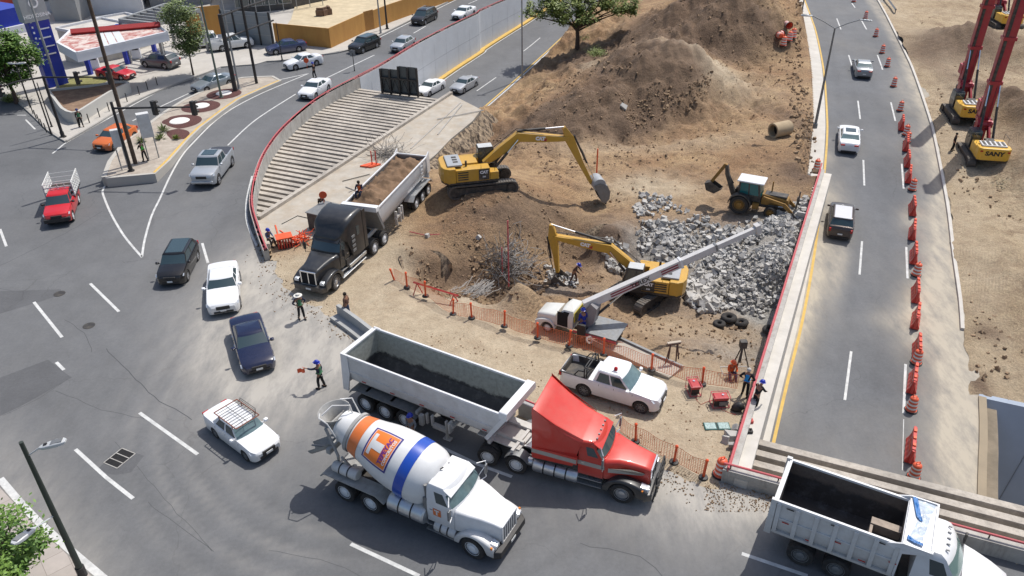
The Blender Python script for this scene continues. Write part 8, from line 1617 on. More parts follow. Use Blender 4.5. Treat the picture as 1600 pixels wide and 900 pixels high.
# ================================================================ loose material
def chunk(g, c, r, rg, flat=.7):
 M = Matrix.Rotation(rg.uniform(0, 6.28), 3, Vector((rg.uniform(-1, 1), rg.uniform(-1, 1), rg.uniform(-1, 1))).normalized()); sx, sy, sz = r*rg.uniform(.7, 1.25), r*rg.uniform(.6, 1.1), r*rg.uniform(.35, .8)
 V = []
 for k in (-1, 1):
  for j in (-1, 1):
   for i in (-1, 1): q = M @ Vector((i*sx*rg.uniform(.6, 1), j*sy*rg.uniform(.6, 1), k*sz*rg.uniform(.6, 1))); V.append((c[0]+q.x, c[1]+q.y, c[2]+q.z))
 g.add(V, [(0, 2, 3, 1), (4, 5, 7, 6), (0, 1, 5, 4), (2, 6, 7, 3), (0, 4, 6, 2), (1, 3, 7, 5)])
def hmany(P): A = np.array(P); return hdirt(A[:, 0:1], A[:, 1:2])[:, 0]
M_RUB = mat('broken_concrete', (.45, .44, .42), .9, 0, .28, 1.3, .6, 9, dirt=.6, dirtcol=(.36, .32, .26)); M_CLOD = mat('soil_clods', (.27, .185, .115), .95, 0, .35, 1.5, .6, 9, dirt=.4, dirtcol=(.30, .22, .14))
def scatter(name, label, cat, polys, m, seed, kind='stuff'):
 rg = random.Random(seed); pts = []
 for poly, n, r0, r1, lift, *zz_ in polys:
  W = [G(x, y, zz_[0] if zz_ else -1.0) for x, y in poly]; xs = [p.x for p in W]; ys = [p.y for p in W]; PX = [(p.x, p.y) for p in W]; k = 0
  while k < n:
   x, y = rg.uniform(min(xs), max(xs)), rg.uniform(min(ys), max(ys))
   if inpoly(np.array([x]), np.array([y]), PX)[0] and (noise.noise(Vector((x*.45, y*.45, seed))) > rg.uniform(-.5, .12)): pts.append((x, y, r0*(r1/r0)**(rg.random()**1.6), lift)); k += 1
 Z = hmany([(p[0], p[1]) for p in pts]); g = MB()
 for (x, y, r, lift), z in zip(pts, Z):
  if x > 8 and y < 58 and x > WALLR[0].x+(y-WALLR[0].y)*(WALLR[1].x-WALLR[0].x)/(WALLR[1].y-WALLR[0].y)-.25: continue
  chunk(g, (x, y, z+r*.25+rg.random()*lift), r, rg)
 o = g.build(name, m, kind=kind); tag(o, label, cat); return o
scatter('rubble_heap', 'wide heap of broken pale grey concrete against the parapet right of the pit', 'rubble', [
([(1085, 420), (1130, 398), (1180, 380), (1240, 348), (1272, 335), (1262, 400), (1238, 470), (1190, 478), (1150, 474), (1112, 486), (1080, 470)], 3000, .05, .24, .2, -2.1),
([(1180, 370), (1272, 335), (1262, 400), (1240, 465), (1180, 440)], 5200, .025, .10, .2, -1.4),
([(985, 322), (1040, 316), (1090, 335), (1130, 355), (1185, 345), (1150, 382), (1090, 388), (1050, 372), (1005, 356)], 520, .07, .26, .12, -1.0),
([(990, 368), (1040, 352), (1095, 385), (1085, 412), (1040, 402), (1000, 405)], 360, .07, .28, .12, -1.7), ([(938, 396), (985, 398), (1000, 420), (950, 418)], 150, .07, .28, .15, -2.0),
([(1068, 440), (1100, 430), (1130, 470), (1098, 490), (1075, 474)], 210, .14, .40, .25, -2.2), ([(850, 420), (900, 425), (905, 450), (850, 445)], 90, .08, .22, .1, -2.2), ([(990, 300), (1060, 310), (1020, 330)], 60, .1, .25, .05), ([(1140, 470), (1215, 470), (1190, 495)], 60, .08, .25, .05, -2.3)], M_RUB, 5)
scatter('dirt_clods', 'clods and stones scattered over the excavated soil', 'clods', [
([(700, 320), (850, 310), (960, 400), (880, 470), (760, 470), (690, 400)], 900, .03, .12, .0), ([(760, 200), (1010, 170), (1060, 250), (960, 330), (790, 250)], 700, .03, .15, .0, -.8), ([(960, 180), (1110, 150), (1100, 172), (985, 200)], 420, .05, .17, .03, -.6),
([(1020, 30), (1230, 30), (1240, 110), (1090, 110), (1000, 90)], 600, .04, .16, .0, 1.5), ([(1000, 200), (1260, 100), (1265, 300), (1050, 310)], 450, .03, .11, .0), ([(880, 430), (1200, 480), (1190, 580), (960, 560)], 350, .03, .12, .02), ([(850, 90), (1000, 60), (1000, 170), (820, 200)], 400, .05, .18, .0), ([(740, 400), (860, 400), (890, 440), (800, 470), (720, 460)], 260, .08, .22, .03), ([(620, 400), (700, 440), (820, 500), (700, 480)], 200, .04, .14, .02), ([(1240, 40), (1270, 200), (1275, 300), (1240, 260), (1225, 100)], 260, .07, .24, .05)], M_CLOD, 6)
rg = random.Random(11); g = MB()
for _ in range(700):
 x, y = rg.uniform(1430, 1640), rg.uniform(20, 600); p = GZ(x, y, zr); r = rg.uniform(.04, .16)
 if p.x > at_y(RD, p.y)+.6 and not ((p.x-BW0.x)*bwn.x+(p.y-BW0.y)*bwn.y > 0): chunk(g, (p.x, p.y, p.z+.03+r*.2), r, rg)
for _ in range(500):
 x, y = rg.uniform(1100, 1215), rg.uniform(755, 800); p = G(x, y, 0); chunk(g, (p.x, p.y, .02), rg.uniform(.01, .04), rg)
for _ in range(900):
 t_ = rg.random(); i = int(t_*(len(dl)-2)); a, b = dl[i], dl[i+1]; q = rg.random(); chunk(g, (a[0]+(b[0]-a[0])*q+rg.gauss(0, .5), a[1]+(b[1]-a[1])*q+rg.gauss(0, .5), .02), rg.uniform(.012, .05), rg)
LG = [G(x, y, 0) for x, y in [(600, 470), (640, 500), (740, 530), (900, 590), (1040, 620), (1140, 640), (1100, 730), (960, 690), (800, 620), (650, 560)]]
for _ in range(1500):
 x, y = rg.uniform(-9, 12), rg.uniform(24, 42)
 if inpoly(np.array([x]), np.array([y]), [(p.x, p.y) for p in LG])[0]: chunk(g, (x, y, .05), rg.uniform(.012, .055), rg)
tag(g.build('loose_stones', M_CLOD, kind='stuff'), 'loose stones and crumbs along the road edges', 'stones')
for i, (x, y, z, r, lb) in enumerate([(668, 470, 0, 0, ''), (975, 146, 1.9, .42, 'pale flat boulder lying high on the left dirt mound'), (1145, 685, 0, .35, 'grey broken block nearest the rail among the weeds'), (1133, 693, 0, .28, 'grey broken block left of the bigger one near the rail'), (1150, 672, 0, .25, 'grey broken block behind the others near the rail'), (1147, 701, 0, .3, 'grey broken block in front of the others near the orange drum'), (775, 463, -1, .4, 'concrete lump below the rebar tangle'), (1163, 482, -2.3, .3, 'single grey block left of the tyres'), (748, 300+73, .2, .25, 'grey stone half buried on the slope under the big excavator'), (668, 372, .1, .25, 'small stone beside the red stick near the trailer wheels')]):
 if r: p = G(x, y, z); g = MB(); chunk(g, (0, 0, 0), r, random.Random(i)); zz = hd(p.x, p.y); tag(g.build('stone_block', M_RUB, loc=(p.x, p.y, zz+r*.3), bev=.02), lb, 'stone', 'single blocks on the site')
M_REB = mat('old_rebar', (.23, .215, .20), .7, .3, .25, 5)
def tangle(px, z, rx, ry, rz_, n, seed, label, r=.016, straight=False, ang=0):
 c = G(*px, z); zz = hd(c.x, c.y) if not straight or True else z; rg = random.Random(seed); g = MB()
 for _ in range(n):
  a = rg.uniform(0, 6.28); d = Vector((math.cos(a), math.sin(a), rg.uniform(-.3, .8))).normalized()
  if straight: a = ang+rg.gauss(0, .25); d = Vector((math.cos(a), math.sin(a), rg.gauss(0, .12)))
  o_ = Vector((rg.gauss(0, .35)*rx, rg.gauss(0, .35)*ry, abs(rg.gauss(0, .4))*rz_+.05)); P = [o_]; l = rg.uniform(.4, 1.2)*rx*.5
  for k in range(4): d = (d+Vector((rg.gauss(0, .35), rg.gauss(0, .35), rg.gauss(0, .3)))*(.3 if straight else 1)).normalized(); P.append(P[-1]+d*l/2)
  P = [Vector((p.x, p.y, max(p.z, .02))) for p in P]; g.tube(P, r, 3, caps=False)
 tag(g.build('rebar_tangle', M_REB, loc=(c.x, c.y, max(zz, -2.6) if label.find('slab') < 0 else .06)), label, 'scrap rebar', 'tangles of scrap rebar')
tangle((793, 424), -1.4, 2.0, 1.8, 1.9, 260, 1, 'big grey rebar tangle heaped on the slope around the red pipe', .02); tangle((735, 468), -.7, 1.4, .8, .5, 90, 2, 'small combed rebar bundle just inside the orange mesh fence', .02, True, .9); tangle((603, 243), .1, 1.9, 1.3, .6, 120, 3, 'dark rebar tangle lying on the slab behind the silver trailer')
# ================================================================ safety gear
M_OR = mat('safety_orange', (.78, .10, .025), .45, 0, .06, 2, dirt=.15); M_RB = mat('barrier_red', (.52, .030, .022), .42, 0, .12, 1.3, coat=.15, dirt=.2, dirtcol=(.35, .22, .16)); M_WB = mat('reflective_white', (.75, .73, .70), .5, dirt=.2); M_OR2 = mat('drum_orange', (.74, .12, .05), .45, 0, .08, 2, dirt=.2)
def make_barrier():
 t = thing('water_barrier', 'x', 'barrier'); L_ = 1.9; g = MB(); n = 16
 prof = [(.27, 0), (.27, .12), (.17, .32), (.10, .62), (.09, 1.0)]; V = []
 xs = [-L_/2, -L_/2+.05]+[-L_/2+.1+(L_-.2)*k/8 for k in range(9)]+[L_/2-.05, L_/2]
 for i, x in enumerate(xs):
  e = 1 if 0 < i < len(xs)-1 else .85; k = .10*(i % 2) if 1 < i < len(xs)-2 else 0
  ring = [(x, p[0]*e-(k*.25 if 0 < j < 4 else 0), p[1]) for j, p in enumerate(prof)]+[(x, -p[0]*e+(k*.25 if 0 < j < 4 else 0), p[1]) for j, p in reversed(list(enumerate(prof)))]; V += ring
 m = 10; g.add(V, [(i*m+k, i*m+(k+1) % m, (i+1)*m+(k+1) % m, (i+1)*m+k) for i in range(len(xs)-1) for k in range(m)]+[tuple(range(m)), tuple(range((len(xs))*m-1, (len(xs)-1)*m-1, -1))]); g.build('body', M_RB, t, bev=.015, fix=True)
 for k in (-.6, 0, .6): g = MB(); g.bx(k-.1, k+.1, -.07, .07, 1.0, 1.07); g.build('filler_cap', M_OR, t)
 for s in (1, -1): g = MB(); g.cyl((s*(L_/2+.06), 0, .1), (s*(L_/2+.06), 0, .95), .07, n=8); g.build('coupling', M_RB, t)
 g = MB(); g.bx(-.5, .5, -.14, .14, .42, .52); g.build('reflective_patch', M_OR, t); return t
def make_drum(light=False):
 t = thing('traffic_drum', 'x', 'traffic drum'); prof = [(.31, 0), (.31, .08), (.27, .10), (.265, .35), (.25, .37), (.245, .62), (.23, .64), (.225, .86), (.19, .92), (.10, .97), (0, .97)]
 g = MB(); g.lathe(prof, 18); g.build('body', M_OR2, t, smooth=40, fix=True)
 for z0, z1, r in ((.20, .32, .272), (.45, .57, .255), (.70, .80, .236)): g = MB(); g.lathe([(r, z0), (r-.004, z1)], 18); g.build('reflective_band', M_WB, t, smooth=40, fix=True)
 g = MB(); g.lathe([(.36, 0), (.36, .06), (.30, .08)], 14); g.build('rubber_base', M_BLK, t, fix=True)
 g = MB(); g.tube([(-.1, 0, .95), (-.08, 0, 1.08), (.08, 0, 1.08), (.1, 0, .95)], .025, 5); g.build('handle', M_OR, t); return t
bar = make_barrier(); drm = make_drum(); used = {'b': 0, 'd': 0}
J_ = [(1422, 706), (1425, 601), (1432, 553), (1430, 503), (1430, 463), (1427, 404), (1425, 367), (1425, 330), (1419, 280), (1417, 256), (1415, 231), (1408, 199)]
D_ = [(1427, 746), (1423, 641), (1431, 567), (1431, 430), (1425, 297), (1417, 222), (1415, 211), (1406, 173), (1396, 135), (1386, 104), (1378, 83), (1368, 57), (1352, 29), (1334, 3)]
gb = 'barriers and drums lined up along the right road'
for i, (x, y) in enumerate(J_):
 p = GZ(x, y, zr); k = min(range(1, len(YL)-1), key=lambda i: abs(YL[i].y-p.y)); d = YL[k+1]-YL[k-1]; rz = math.atan2(d.y, d.x)+rnd.uniform(-.08, .08); lb = '%s red water-filled barrier from the near end beside the right road' % ORD[i]
 if i == 0: bar.location = p; bar.rotation_euler = (0, 0, rz); bar['label'] = lb; bar['group'] = gb; b0 = bar
 else: dup(bar, lb, p, rz, gb)
for i, (x, y) in enumerate(D_):
 p = GZ(x, y, zr); lb = '%s orange banded drum counted from the bridge along the right road' % ORD[i]
 if i == 0: drm.location = p; drm['label'] = lb; drm['group'] = gb
 else: dup(drm, lb, p, rnd.uniform(0, 6), gb)
p = G(1125, 742, .03); dup(drm, 'orange and white drum standing at the corner of the bridge parapet', p, .3, 'single drums'); p = GZ(1282, 268, zr); dup(drm, 'orange drum on the parapet end near the far backhoe side', (p.x-.4, p.y, p.z+.15), 0, 'single drums')
for i, (x, y, tilt) in enumerate([(1213, 78, 1.4), (1222, 82, 0), (1230, 80, .1), (1228, 74, 1.5), (1236, 76, 0), (1218, 76, 1.5)]):
 p = G(x, y, 0); z = hd(p.x, p.y)+.1; o = dup(drm, '%s red and white drum in the heap on the far dirt' % ORD[i], (p.x, p.y, z+(.3 if tilt > 1 else 0)+(.5 if i == 3 else 0)), i, 'heap of drums'); o.rotation_euler = (tilt, 0, i*1.1); o.scale = (1.25, 1.25, 1.15)
def make_post():
 t = thing('delineator_post', 'x', 'post'); g = MB(); g.lathe([(.055, .06), (.055, .95), (.075, .97), (.075, 1.05), (.03, 1.10), (0, 1.1)], 10); g.build('tube', M_OR, t, smooth=40, fix=True); g = MB(); g.lathe([(.22, 0), (.20, .06), (.07, .08)], 12); g.build('rubber_base', M_BLK, t, fix=True); g = MB(); g.lathe([(.058, .62), (.058, .74)], 10); g.build('reflective_band', M_OR2, t, fix=True); return t
pst = make_post(); FP = [(617, 440), (636, 449), (665, 463), (708, 491), (737, 497), (788, 510), (840, 528), (889, 541), (943, 554), (1018, 578), (1097, 600)]; FP2 = [(993, 690), (1053, 722), (1099, 746)]
pw = [G(x, y, .04) for x, y in FP]; pw2 = [G(x, y, .04) for x, y in FP2]
for i, p in enumerate(pw+pw2):
 lb = '%s orange post along the mesh fence counted from the left' % ORD[i] if i < len(pw) else '%s orange post right of the red tractor' % ORD[i-len(pw)]
 if i == 0: pst.location = p; pst['label'] = lb; pst['group'] = 'orange fence posts'; pst.rotation_euler = (0, -.25, .8)
 else: o = dup(pst, lb, p, rnd.uniform(0, 6), 'orange fence posts'); o.rotation_euler = (rnd.uniform(-.06, .06), rnd.uniform(-.06, .06), rnd.uniform(0, 6))
M_NET = mat('orange_net', (.80, .20, .08), .6)
def net(P, h0, h1, label, seed):
 rg = random.Random(seed); L_ = smooth_line(P, .11); g = MB(); n = len(L_); tot = len(P)
 def hh(i, k):
  s = math.sin(i/n*PI*(tot-1)); return h1*(1-.10*s*s)+.05*noise.noise(Vector((i*.12, seed, 0))) if k else h0+.06*noise.noise(Vector((i*.2, seed, 4)))
 off = [Vector((noise.noise(Vector((i*.09, 1, seed)))*.14, noise.noise(Vector((i*.09, 7, seed)))*.14, 0)) for i in range(n)]
 for i in range(n-1):
  p = L_[i]+off[i]; d = (L_[i+1]-L_[i]).normalized(); a, b = hh(i, 0), hh(i, 1); sk = d*noise.noise(Vector((i*.3, 2, 1)))*.1
  g.add([p+Vector((0, 0, a)), p+d*.02+Vector((0, 0, a)), p+sk+d*.02+Vector((0, 0, b)), p+sk+Vector((0, 0, b))], [(0, 1, 2, 3)])
 for r in range(10):
  f = r/9
  for i in range(n-1):
   a = L_[i]+off[i]+Vector((0, 0, hh(i, 0)*(1-f)+hh(i, 1)*f)); b = L_[i+1]+off[i+1]+Vector((0, 0, hh(i+1, 0)*(1-f)+hh(i+1, 1)*f)); w = .016 if 0 < r < 9 else .03; u = Vector((0, 0, w)); g.add([a, b, b+u, a+u], [(0, 1, 2, 3)])
 return tag(g.build('mesh_fence', M_NET), label, 'mesh fence')
net([p+Vector((0, .0, 0)) for p in pw]+[G(1152, 606, .03)], .02, .92, 'sagging orange plastic mesh fence curving along the pit edge', 3)
net([G(968, 672, .03)]+pw2, .03, .95, 'short orange plastic mesh fence right of the red tractor', 8)
def ground_z(p): return max(hd(p.x, p.y), -9)
g = MB(); a, b = G(646, 441, .7), G(716, 462, .6); g.box((0, 0, 0), (.01, .01, .01)); g = MB(); g.tube([a, b], .07, 4)
for q in (.08, .9): c = a.lerp(b, q); g.tube([c, Vector((c.x-.25, c.y-.3, .0))], .04, 4); g.tube([c, Vector((c.x+.25, c.y+.3, -.2))], .04, 4)
tag(g.build('sawhorse_barrier', mat('barrier_board', (.50, .04, .035), .5, dirt=.2, var=.1)), 'long red board barrier on crossed legs behind the mesh fence', 'barrier')
for pts, r, lb in [([(797, 344, 2.6), (795, 448, -1.2)], .045, 'tall thin red pipe standing in the big rebar tangle'), ([(786, 386, 1.2), (785, 430, -1.0)], .04, 'shorter red pipe left of the tall one in the rebar tangle')]:
 b = G(pts[1][0], pts[1][1], pts[1][2]); h = HGT(pts[1][:2], pts[0][:2], pts[1][2]); g = MB(); g.cyl((0, 0, 0), (0, 0, h), r, n=8); tag(g.build('red_pipe', M_REDP, loc=b), lb, 'pipe')
b = G(932, 275, -1.0); g = MB(); g.cyl((0, 0, -.2), (0, 0, HGT((932, 275), (931, 232), -1)), .06, n=8); tag(g.build('marker_stake', M_OR, loc=b), 'orange marker stake standing above the excavator bucket', 'stake')
g = MB(); g.tube([G(640, 362, .25), G(662, 367, .25), G(688, 366, .25)], .035, 5); tag(g.build('red_stick', M_REDP), 'thin red stick lying on the dirt right of the black tractor', 'stick')
# ================================================================ site clutter
def tyre(px, z, r, label, tilt=0, fromh=True):
 p = G(*px, z); zz = hd(p.x, p.y) if fromh else z; t = thing('old_tyre', label, 'tyre', (p.x, p.y, zz+.02), 0, 'old tyres lying on the ground'); g = MB(); a = r*.36
 pr_ = [(r-a+a*math.cos(q), a*.95+a*.95*math.sin(q)) for q in [2*PI*k/10 for k in range(11)]]; g.lathe(pr_, 24); o = g.build('casing', M_TYRE, t, smooth=60, fix=True); t.rotation_euler = (tilt, tilt*.5, r*7); g = MB(); g.lathe([(r*.42, .05), (r*.44, a*1.7)], 20); g.build('inner_bead', M_DARK, t, smooth=60)
tyre((1138, 502), -2.35, .52, 'largest old tyre in the middle of the three in the pit'); tyre((1123, 511), -2.35, .40, 'smaller old tyre at the left of the three in the pit'); tyre((1158, 506), -2.35, .48, 'old tyre at the right of the three in the pit', .15); tyre((1203, 520), -2.3, .5, 'old tyre lying alone in the shadow of the parapet'); tyre((1574, 329), zr(50)+.0, .40, 'old tyre on the sandy ground left of the other one', 0, False); tyre((1594, 323), zr(51), .44, 'old tyre at the right edge on the sandy ground', 0, False)
p = G(1218, 212, -.2); zz = hd(p.x, p.y); t = thing('concrete_pipe', 'short thick concrete pipe lying near the kerb below the lamp post', 'pipe', (p.x, p.y, zz+.62), .45); g = MB(); g.lathe([(.52, -.9), (.66, -.9), (.66, .9), (.52, .9), (.52, -.9)], 26, axis='x'); g.build('shell', mat('pipe_tan', (.42, .32, .20), .85, 0, .12, 2, dirt=.3), t, smooth=40, fix=True)
g = MB(); g.lathe([(0, -.3), (.52, -.3)], 20, axis='x'); g.build('dark_bore', M_DARK, t)
def genset(px, label, rz):
 p = G(*px, .03); t = thing('generator', label, 'generator', p, rz, 'red generators'); g = MB(); P4 = [(-.42, -.28), (.42, -.28), (.42, .28), (-.42, .28)]
 for y in (-.28, .28): g.tube([(-.42, y, .03), (-.42, y, .62), (.42, y, .62), (.42, y, .03), (-.42, y, .03)], .022, 5)
 for x in (-.42, .42): g.tube([(x, -.28, .62), (x, .28, .62)], .022, 5); g.tube([(x, -.28, .05), (x, .28, .05)], .022, 5)
 g.build('tube_frame', M_REDP, t); g = MB(); g.bx(-.36, .36, -.24, .24, .40, .60); g.build('fuel_tank', mat('genset_red', (.42, .02, .025), .4, coat=.3, dirt=.2), t, bev=.05); g = MB(); g.bx(-.32, .32, -.2, .2, .08, .40); g.build('engine_block', M_BLK, t, bev=.02); g = MB(); g.bx(-.1, .36, -.25, -.2, .12, .36); g.build('control_panel', M_STEEL, t)
 g = MB(); g.cyl((.1, 0, .6), (.1, 0, .64), .06, n=10); g.build('fuel_cap', M_CHROME, t)
genset((1083, 612), 'red generator in front of the last fence post', .1+PI/2); genset((1124, 632), 'red generator with silver top between the first one and the green case', .05)
p = G(1120, 667, .04); t = thing('tool_case', 'open dark green tool case lying flat on the dirt', 'case', p, .0); g = MB()
for x in (-.32, .32): g.bx(x-.3, x+.3, -.26, .26, 0, .07)
g.build('shell', mat('case_green', (.015, .10, .085), .5), t, bev=.03); g = MB()
for x in (-.32, .32): g.bx(x-.25, x+.25, -.21, .21, .07, .085)
g.build('foam_lining', mat('case_foam', (.35, .45, .43), .9, var=.4, vscale=14), t)
g = MB(); g.bx(-.02, .02, -.26, .26, .02, .06); g.build('hinge', M_BLK, t)
M_K = mat('kerb_block', (.36, .37, .37), .85, 0, .1, 1.4, .3, 8, dirt=.3); t = thing('concrete_barrier', 'grey concrete kerb barrier ending behind the white trailer', 'barrier'); P = [G(498, 487, 0), G(545, 507, 0), G(585, 540, 0), G(630, 575, 0)]
a = [G(530, 494, 0), G(560, 515, 0), G(592, 540, 0), G(640, 575, 0)]; g = MB(); ribbon(g, [Vector((p.x, p.y, .82)) for p in smooth_line(a, .6)], -.10, .12, 0, .85); g.build('upstand', M_K, t, fix=True); g = MB(); ribbon(g, [Vector((p.x, p.y, .22)) for p in smooth_line(a, .6)], -.62, -.1, 0, .25); g.build('footing', M_K, t, fix=True)
t = thing('concrete_barrier', 'grey concrete parapet stub with red rail behind the red tractor cab', 'barrier'); a = [G(812, 648, 0), G(860, 668, 0)]; a = [a[0], a[1], a[1]+(a[1]-a[0])*.7]; g = MB(); ribbon(g, [Vector((p.x, p.y, .9)) for p in a], -.12, .12, 0, .9); g.build('upstand', M_K, t, fix=True); g = MB(); g.tube([Vector((p.x, p.y, 1.08)) for p in a], .05, 6); g.build('pipe_rail', M_REDP, t); g = MB(); g.tube([Vector((a[0].x, a[0].y, .9)), Vector((a[0].x, a[0].y, 1.1))], .04, 5); g.build('rail_post', M_REDP, t)
t = thing('concrete_ramp', 'narrow pale concrete strip with steel channel behind the mesh fence', 'concrete strip'); a = [G(940, 523, -.1), G(1060, 580, -.1)]; zz = .0; g = MB(); ribbon(g, [Vector((a[0].x, a[0].y, zz-.05)), Vector((a[1].x, a[1].y, zz))], -.9, .5, 0, .5); g.build('slab_body', M_SLAB, t, fix=True); g = MB(); ribbon(g, [Vector((a[0].x, a[0].y, zz+.08)), Vector((a[1].x, a[1].y, zz+.12))], .2, .34, 0, .2); g.build('steel_channel', M_STEEL, t, fix=True)
p = G(1050, 564, .0); t = thing('trestle', 'small dark timber trestle standing behind the mesh fence', 'trestle', p, .2); g = MB()
for x in (-.3, .3): g.tube([(x-.12, -.1, 0), (x*.6, 0, 1.15)], .04, 4); g.tube([(x+.12, .1, 0), (x*.6, 0, 1.15)], .04, 4)
g.bx(-.35, .35, -.06, .06, 1.1, 1.2); g.build('legs', mat('dark_timber', (.09, .05, .04), .8), t); g = MB(); g.bx(-.38, .38, -.08, .08, 1.2, 1.26); g.build('top_board', mat('pale_board', (.45, .38, .3), .8), t)
for i, (x, y) in enumerate([(921, 531), (927, 525), (933, 519), (939, 513)]): p = G(x, y, .25); g = MB(); g.lathe([(.12, -.05), (.22, -.05), (.22, .05), (.12, .05), (.12, -.05)], 16); o = g.build('white_ring', M_WDIRTY, loc=p, smooth=30, fix=True); o.rotation_euler = (.9, 0, .5); tag(o, '%s white ring from the left beside the crane truck bed' % ORD[i], 'ring', 'white rings by the crane truck')
rg = random.Random(4); g = MB(); c = G(938, 530, .1)
for k in range(16): a = rg.gauss(-.5, .35); d = Vector((math.cos(a), math.sin(a), 0)); o_ = c+Vector((rg.uniform(-.7, .7), rg.uniform(-.5, .5), rg.uniform(0, .25))); g.tube([o_-d*.8, o_+d*.8], .03, 4)
tag(g.build('timber_pile', mat('mixed_planks', (.42, .26, .2), .8, var=.5, vscale=1.2)), 'pile of pale and reddish planks behind the crane truck bed', 'planks')
def rods(P, r, m, nm, lb, cat): g = MB(); g.tube([G(x, y, z) for x, y, z in P], r, 5); tag(g.build(nm, m), lb, cat, 'pipes lying on the slab')
rods([(642, 232, .1), (720, 160, .1)], .05, M_WDIRTY, 'white_pipe', 'longest white pipe lying along the concrete slab', 'pipe'); rods([(684, 210, .1), (722, 163, .15)], .05, M_WDIRTY, 'white_pipe', 'short white pipe crossing the long ones on the slab', 'pipe'); rods([(683, 186, .15), (756, 172, .15)], .05, M_WDIRTY, 'white_pipe', 'white pipe reaching right to the dirt edge of the slab', 'pipe'); rods([(535, 283, .1), (578, 272, .12)], .03, M_BLK, 'steel_rod', 'dark steel rod lying left of the silver trailer', 'rod'); rods([(540, 292, .1), (570, 303, .1)], .03, M_STEEL, 'steel_rod', 'grey bent rod nearest the silver trailer front', 'rod'); rods([(545, 300, .1), (566, 290, .1)], .03, M_WDIRTY, 'steel_rod', 'pale rod crossing the grey one beside the trailer', 'rod')
rods([(440, 350, .08), (465, 337, .08), (490, 343, .08), (520, 352, .08)], .025, M_BLK, 'black_hose', 'black hose curled on the slab left of the black tractor', 'hose')
p = G(578, 259, .06); t = thing('orange_cone_stack', 'bright orange plastic mat with two upright red posts on the slab', 'safety gear', p); g = MB(); g.plate([(-.8, -.2), (.2, -.5), (.9, .1), (.1, .5)], 0, .12); g.build('plastic_mat', M_OR, t, fix=True)
for x in (.2, .55): g = MB(); g.cyl((x, 0, 0), (x, 0, 1.3), .05, n=8); g.build('post', M_RB, t)
p = G(509, 352, .06); t = thing('site_box', 'dark steel site box behind the black tractor sleeper', 'box', p, 1.1); g = MB(); g.bx(-1.0, 1.0, -.7, .7, 0, 1.3); g.build('box_body', mat('box_dark', (.045, .04, .038), .6, var=.2, dirt=.3), t, bev=.03); g = MB(); g.bx(-1.05, 1.05, -.75, .75, 1.3, 1.36); g.build('lid', M_STEEL, t)
p = G(446, 384, .04); rg = random.Random(9)
for i, (dx, dy, nm, lb) in enumerate([(0, 0, 'orange_crate', 'red slatted crate at the end of the curved rail'), (1.0, .5, 'orange_net_roll', 'crumpled orange net roll beside the red crate')]):
 t = thing(nm, lb, ['crate', 'net roll'][i], (p.x+dx, p.y+dy, p.z), .4)
 if i == 0:
  for k in range(6): g = MB(); g.bx(-.5+k*.18, -.42+k*.18, -.4, .4, 0, .75); g.build('slat', M_RB, t)
  g = MB(); g.bx(-.55, .55, -.42, .42, .7, .78); g.build('lid', M_OR, t)
 else:
  g = MB()
  for k in range(60): a = rg.uniform(0, 6.28); q = Vector((rg.gauss(0, .35), rg.gauss(0, .3), rg.uniform(0, .5))); g.tube([q, q+Vector((math.cos(a)*.5, math.sin(a)*.5, rg.uniform(-.1, .4)))], .03, 4)
  g.build('net_folds', M_OR, t)
for i, (a, b) in enumerate([((430, 352), (440, 388)), ((437, 360), (466, 380))]): A, B = G(*a, .9), G(*b, .1); g = MB(); g.tube([A, B], .06, 6); tag(g.build('leaning_post', M_OR), ['orange post leaning on the crate at the rail end', 'orange post lying over the net roll at the rail end'][i], 'post')
c = G(187, 716, .004); a = G(168, 721) - G(187, 703); u = (G(187, 729)-G(168, 721)); v = (G(192, 703)-G(168, 721)); t = thing('drain_grate', 'square black drain grate sunk in the asphalt at lower left', 'drain grate', c, math.atan2(u.y, u.x)); g = MB(); W = .86; g.bx(-W/2, W/2, -W*.6, W*.6, 0, .004); g.build('dark_well', M_DARK, t); g = MB()
for q in (-.5, -.17, .17, .5): g.bx(-W/2, W/2, q*W*1.2-.02, q*W*1.2+.02, .004, .02)
for q in (-.5, .5): g.bx(q*W-.02, q*W+.02, -W*.6, W*.6, .004, .02)
g.build('frame', M_CONC, t); g = MB()
for k in range(16): x = -W/2+(k+.5)*W/16; g.bx(x-.008, x+.008, -W*.6, W*.6, .004, .012)
g.build('bars', M_BLK, t)
for i, (x, y) in enumerate([(139, 509), (93, 459)]): p = G(x, y, .004); g = MB(); g.lathe([(.34, 0), (.34, .01), (.27, .012), (0, .012)], 20); tag(g.build('manhole_cover', M_CHASS, loc=p, fix=True), ['round manhole cover between the left lane dashes', 'small round cover at the edge of the dark asphalt patch'][i], 'manhole cover')
p = G(1152, 590, -.5); t = thing('hand_winch', 'small steel tripod winch with white frame over the hole beside the rail', 'winch', (p.x, p.y, hd(p.x, p.y))); g = MB()
for a in (0, 2.1, 4.2): g.tube([(math.cos(a)*.7, math.sin(a)*.5, 0), (0, 0, 2.2)], .035, 5)
g.build('tripod', M_PIN, t); g = MB(); g.box((0, 0, 2.2), (.35, .3, .4)); g.cyl((0, 0, 1.0), (0, 0, 2.0), .05, n=6); g.build('winch_head', M_PIN, t); g = MB(); g.tube([(-.9, -.4, .5), (.5, -.4, .5), (.5, .3, .5), (-.9, .3, .5), (-.9, -.4, .5)], .03, 5); g.build('white_frame', M_WDIRTY, t)
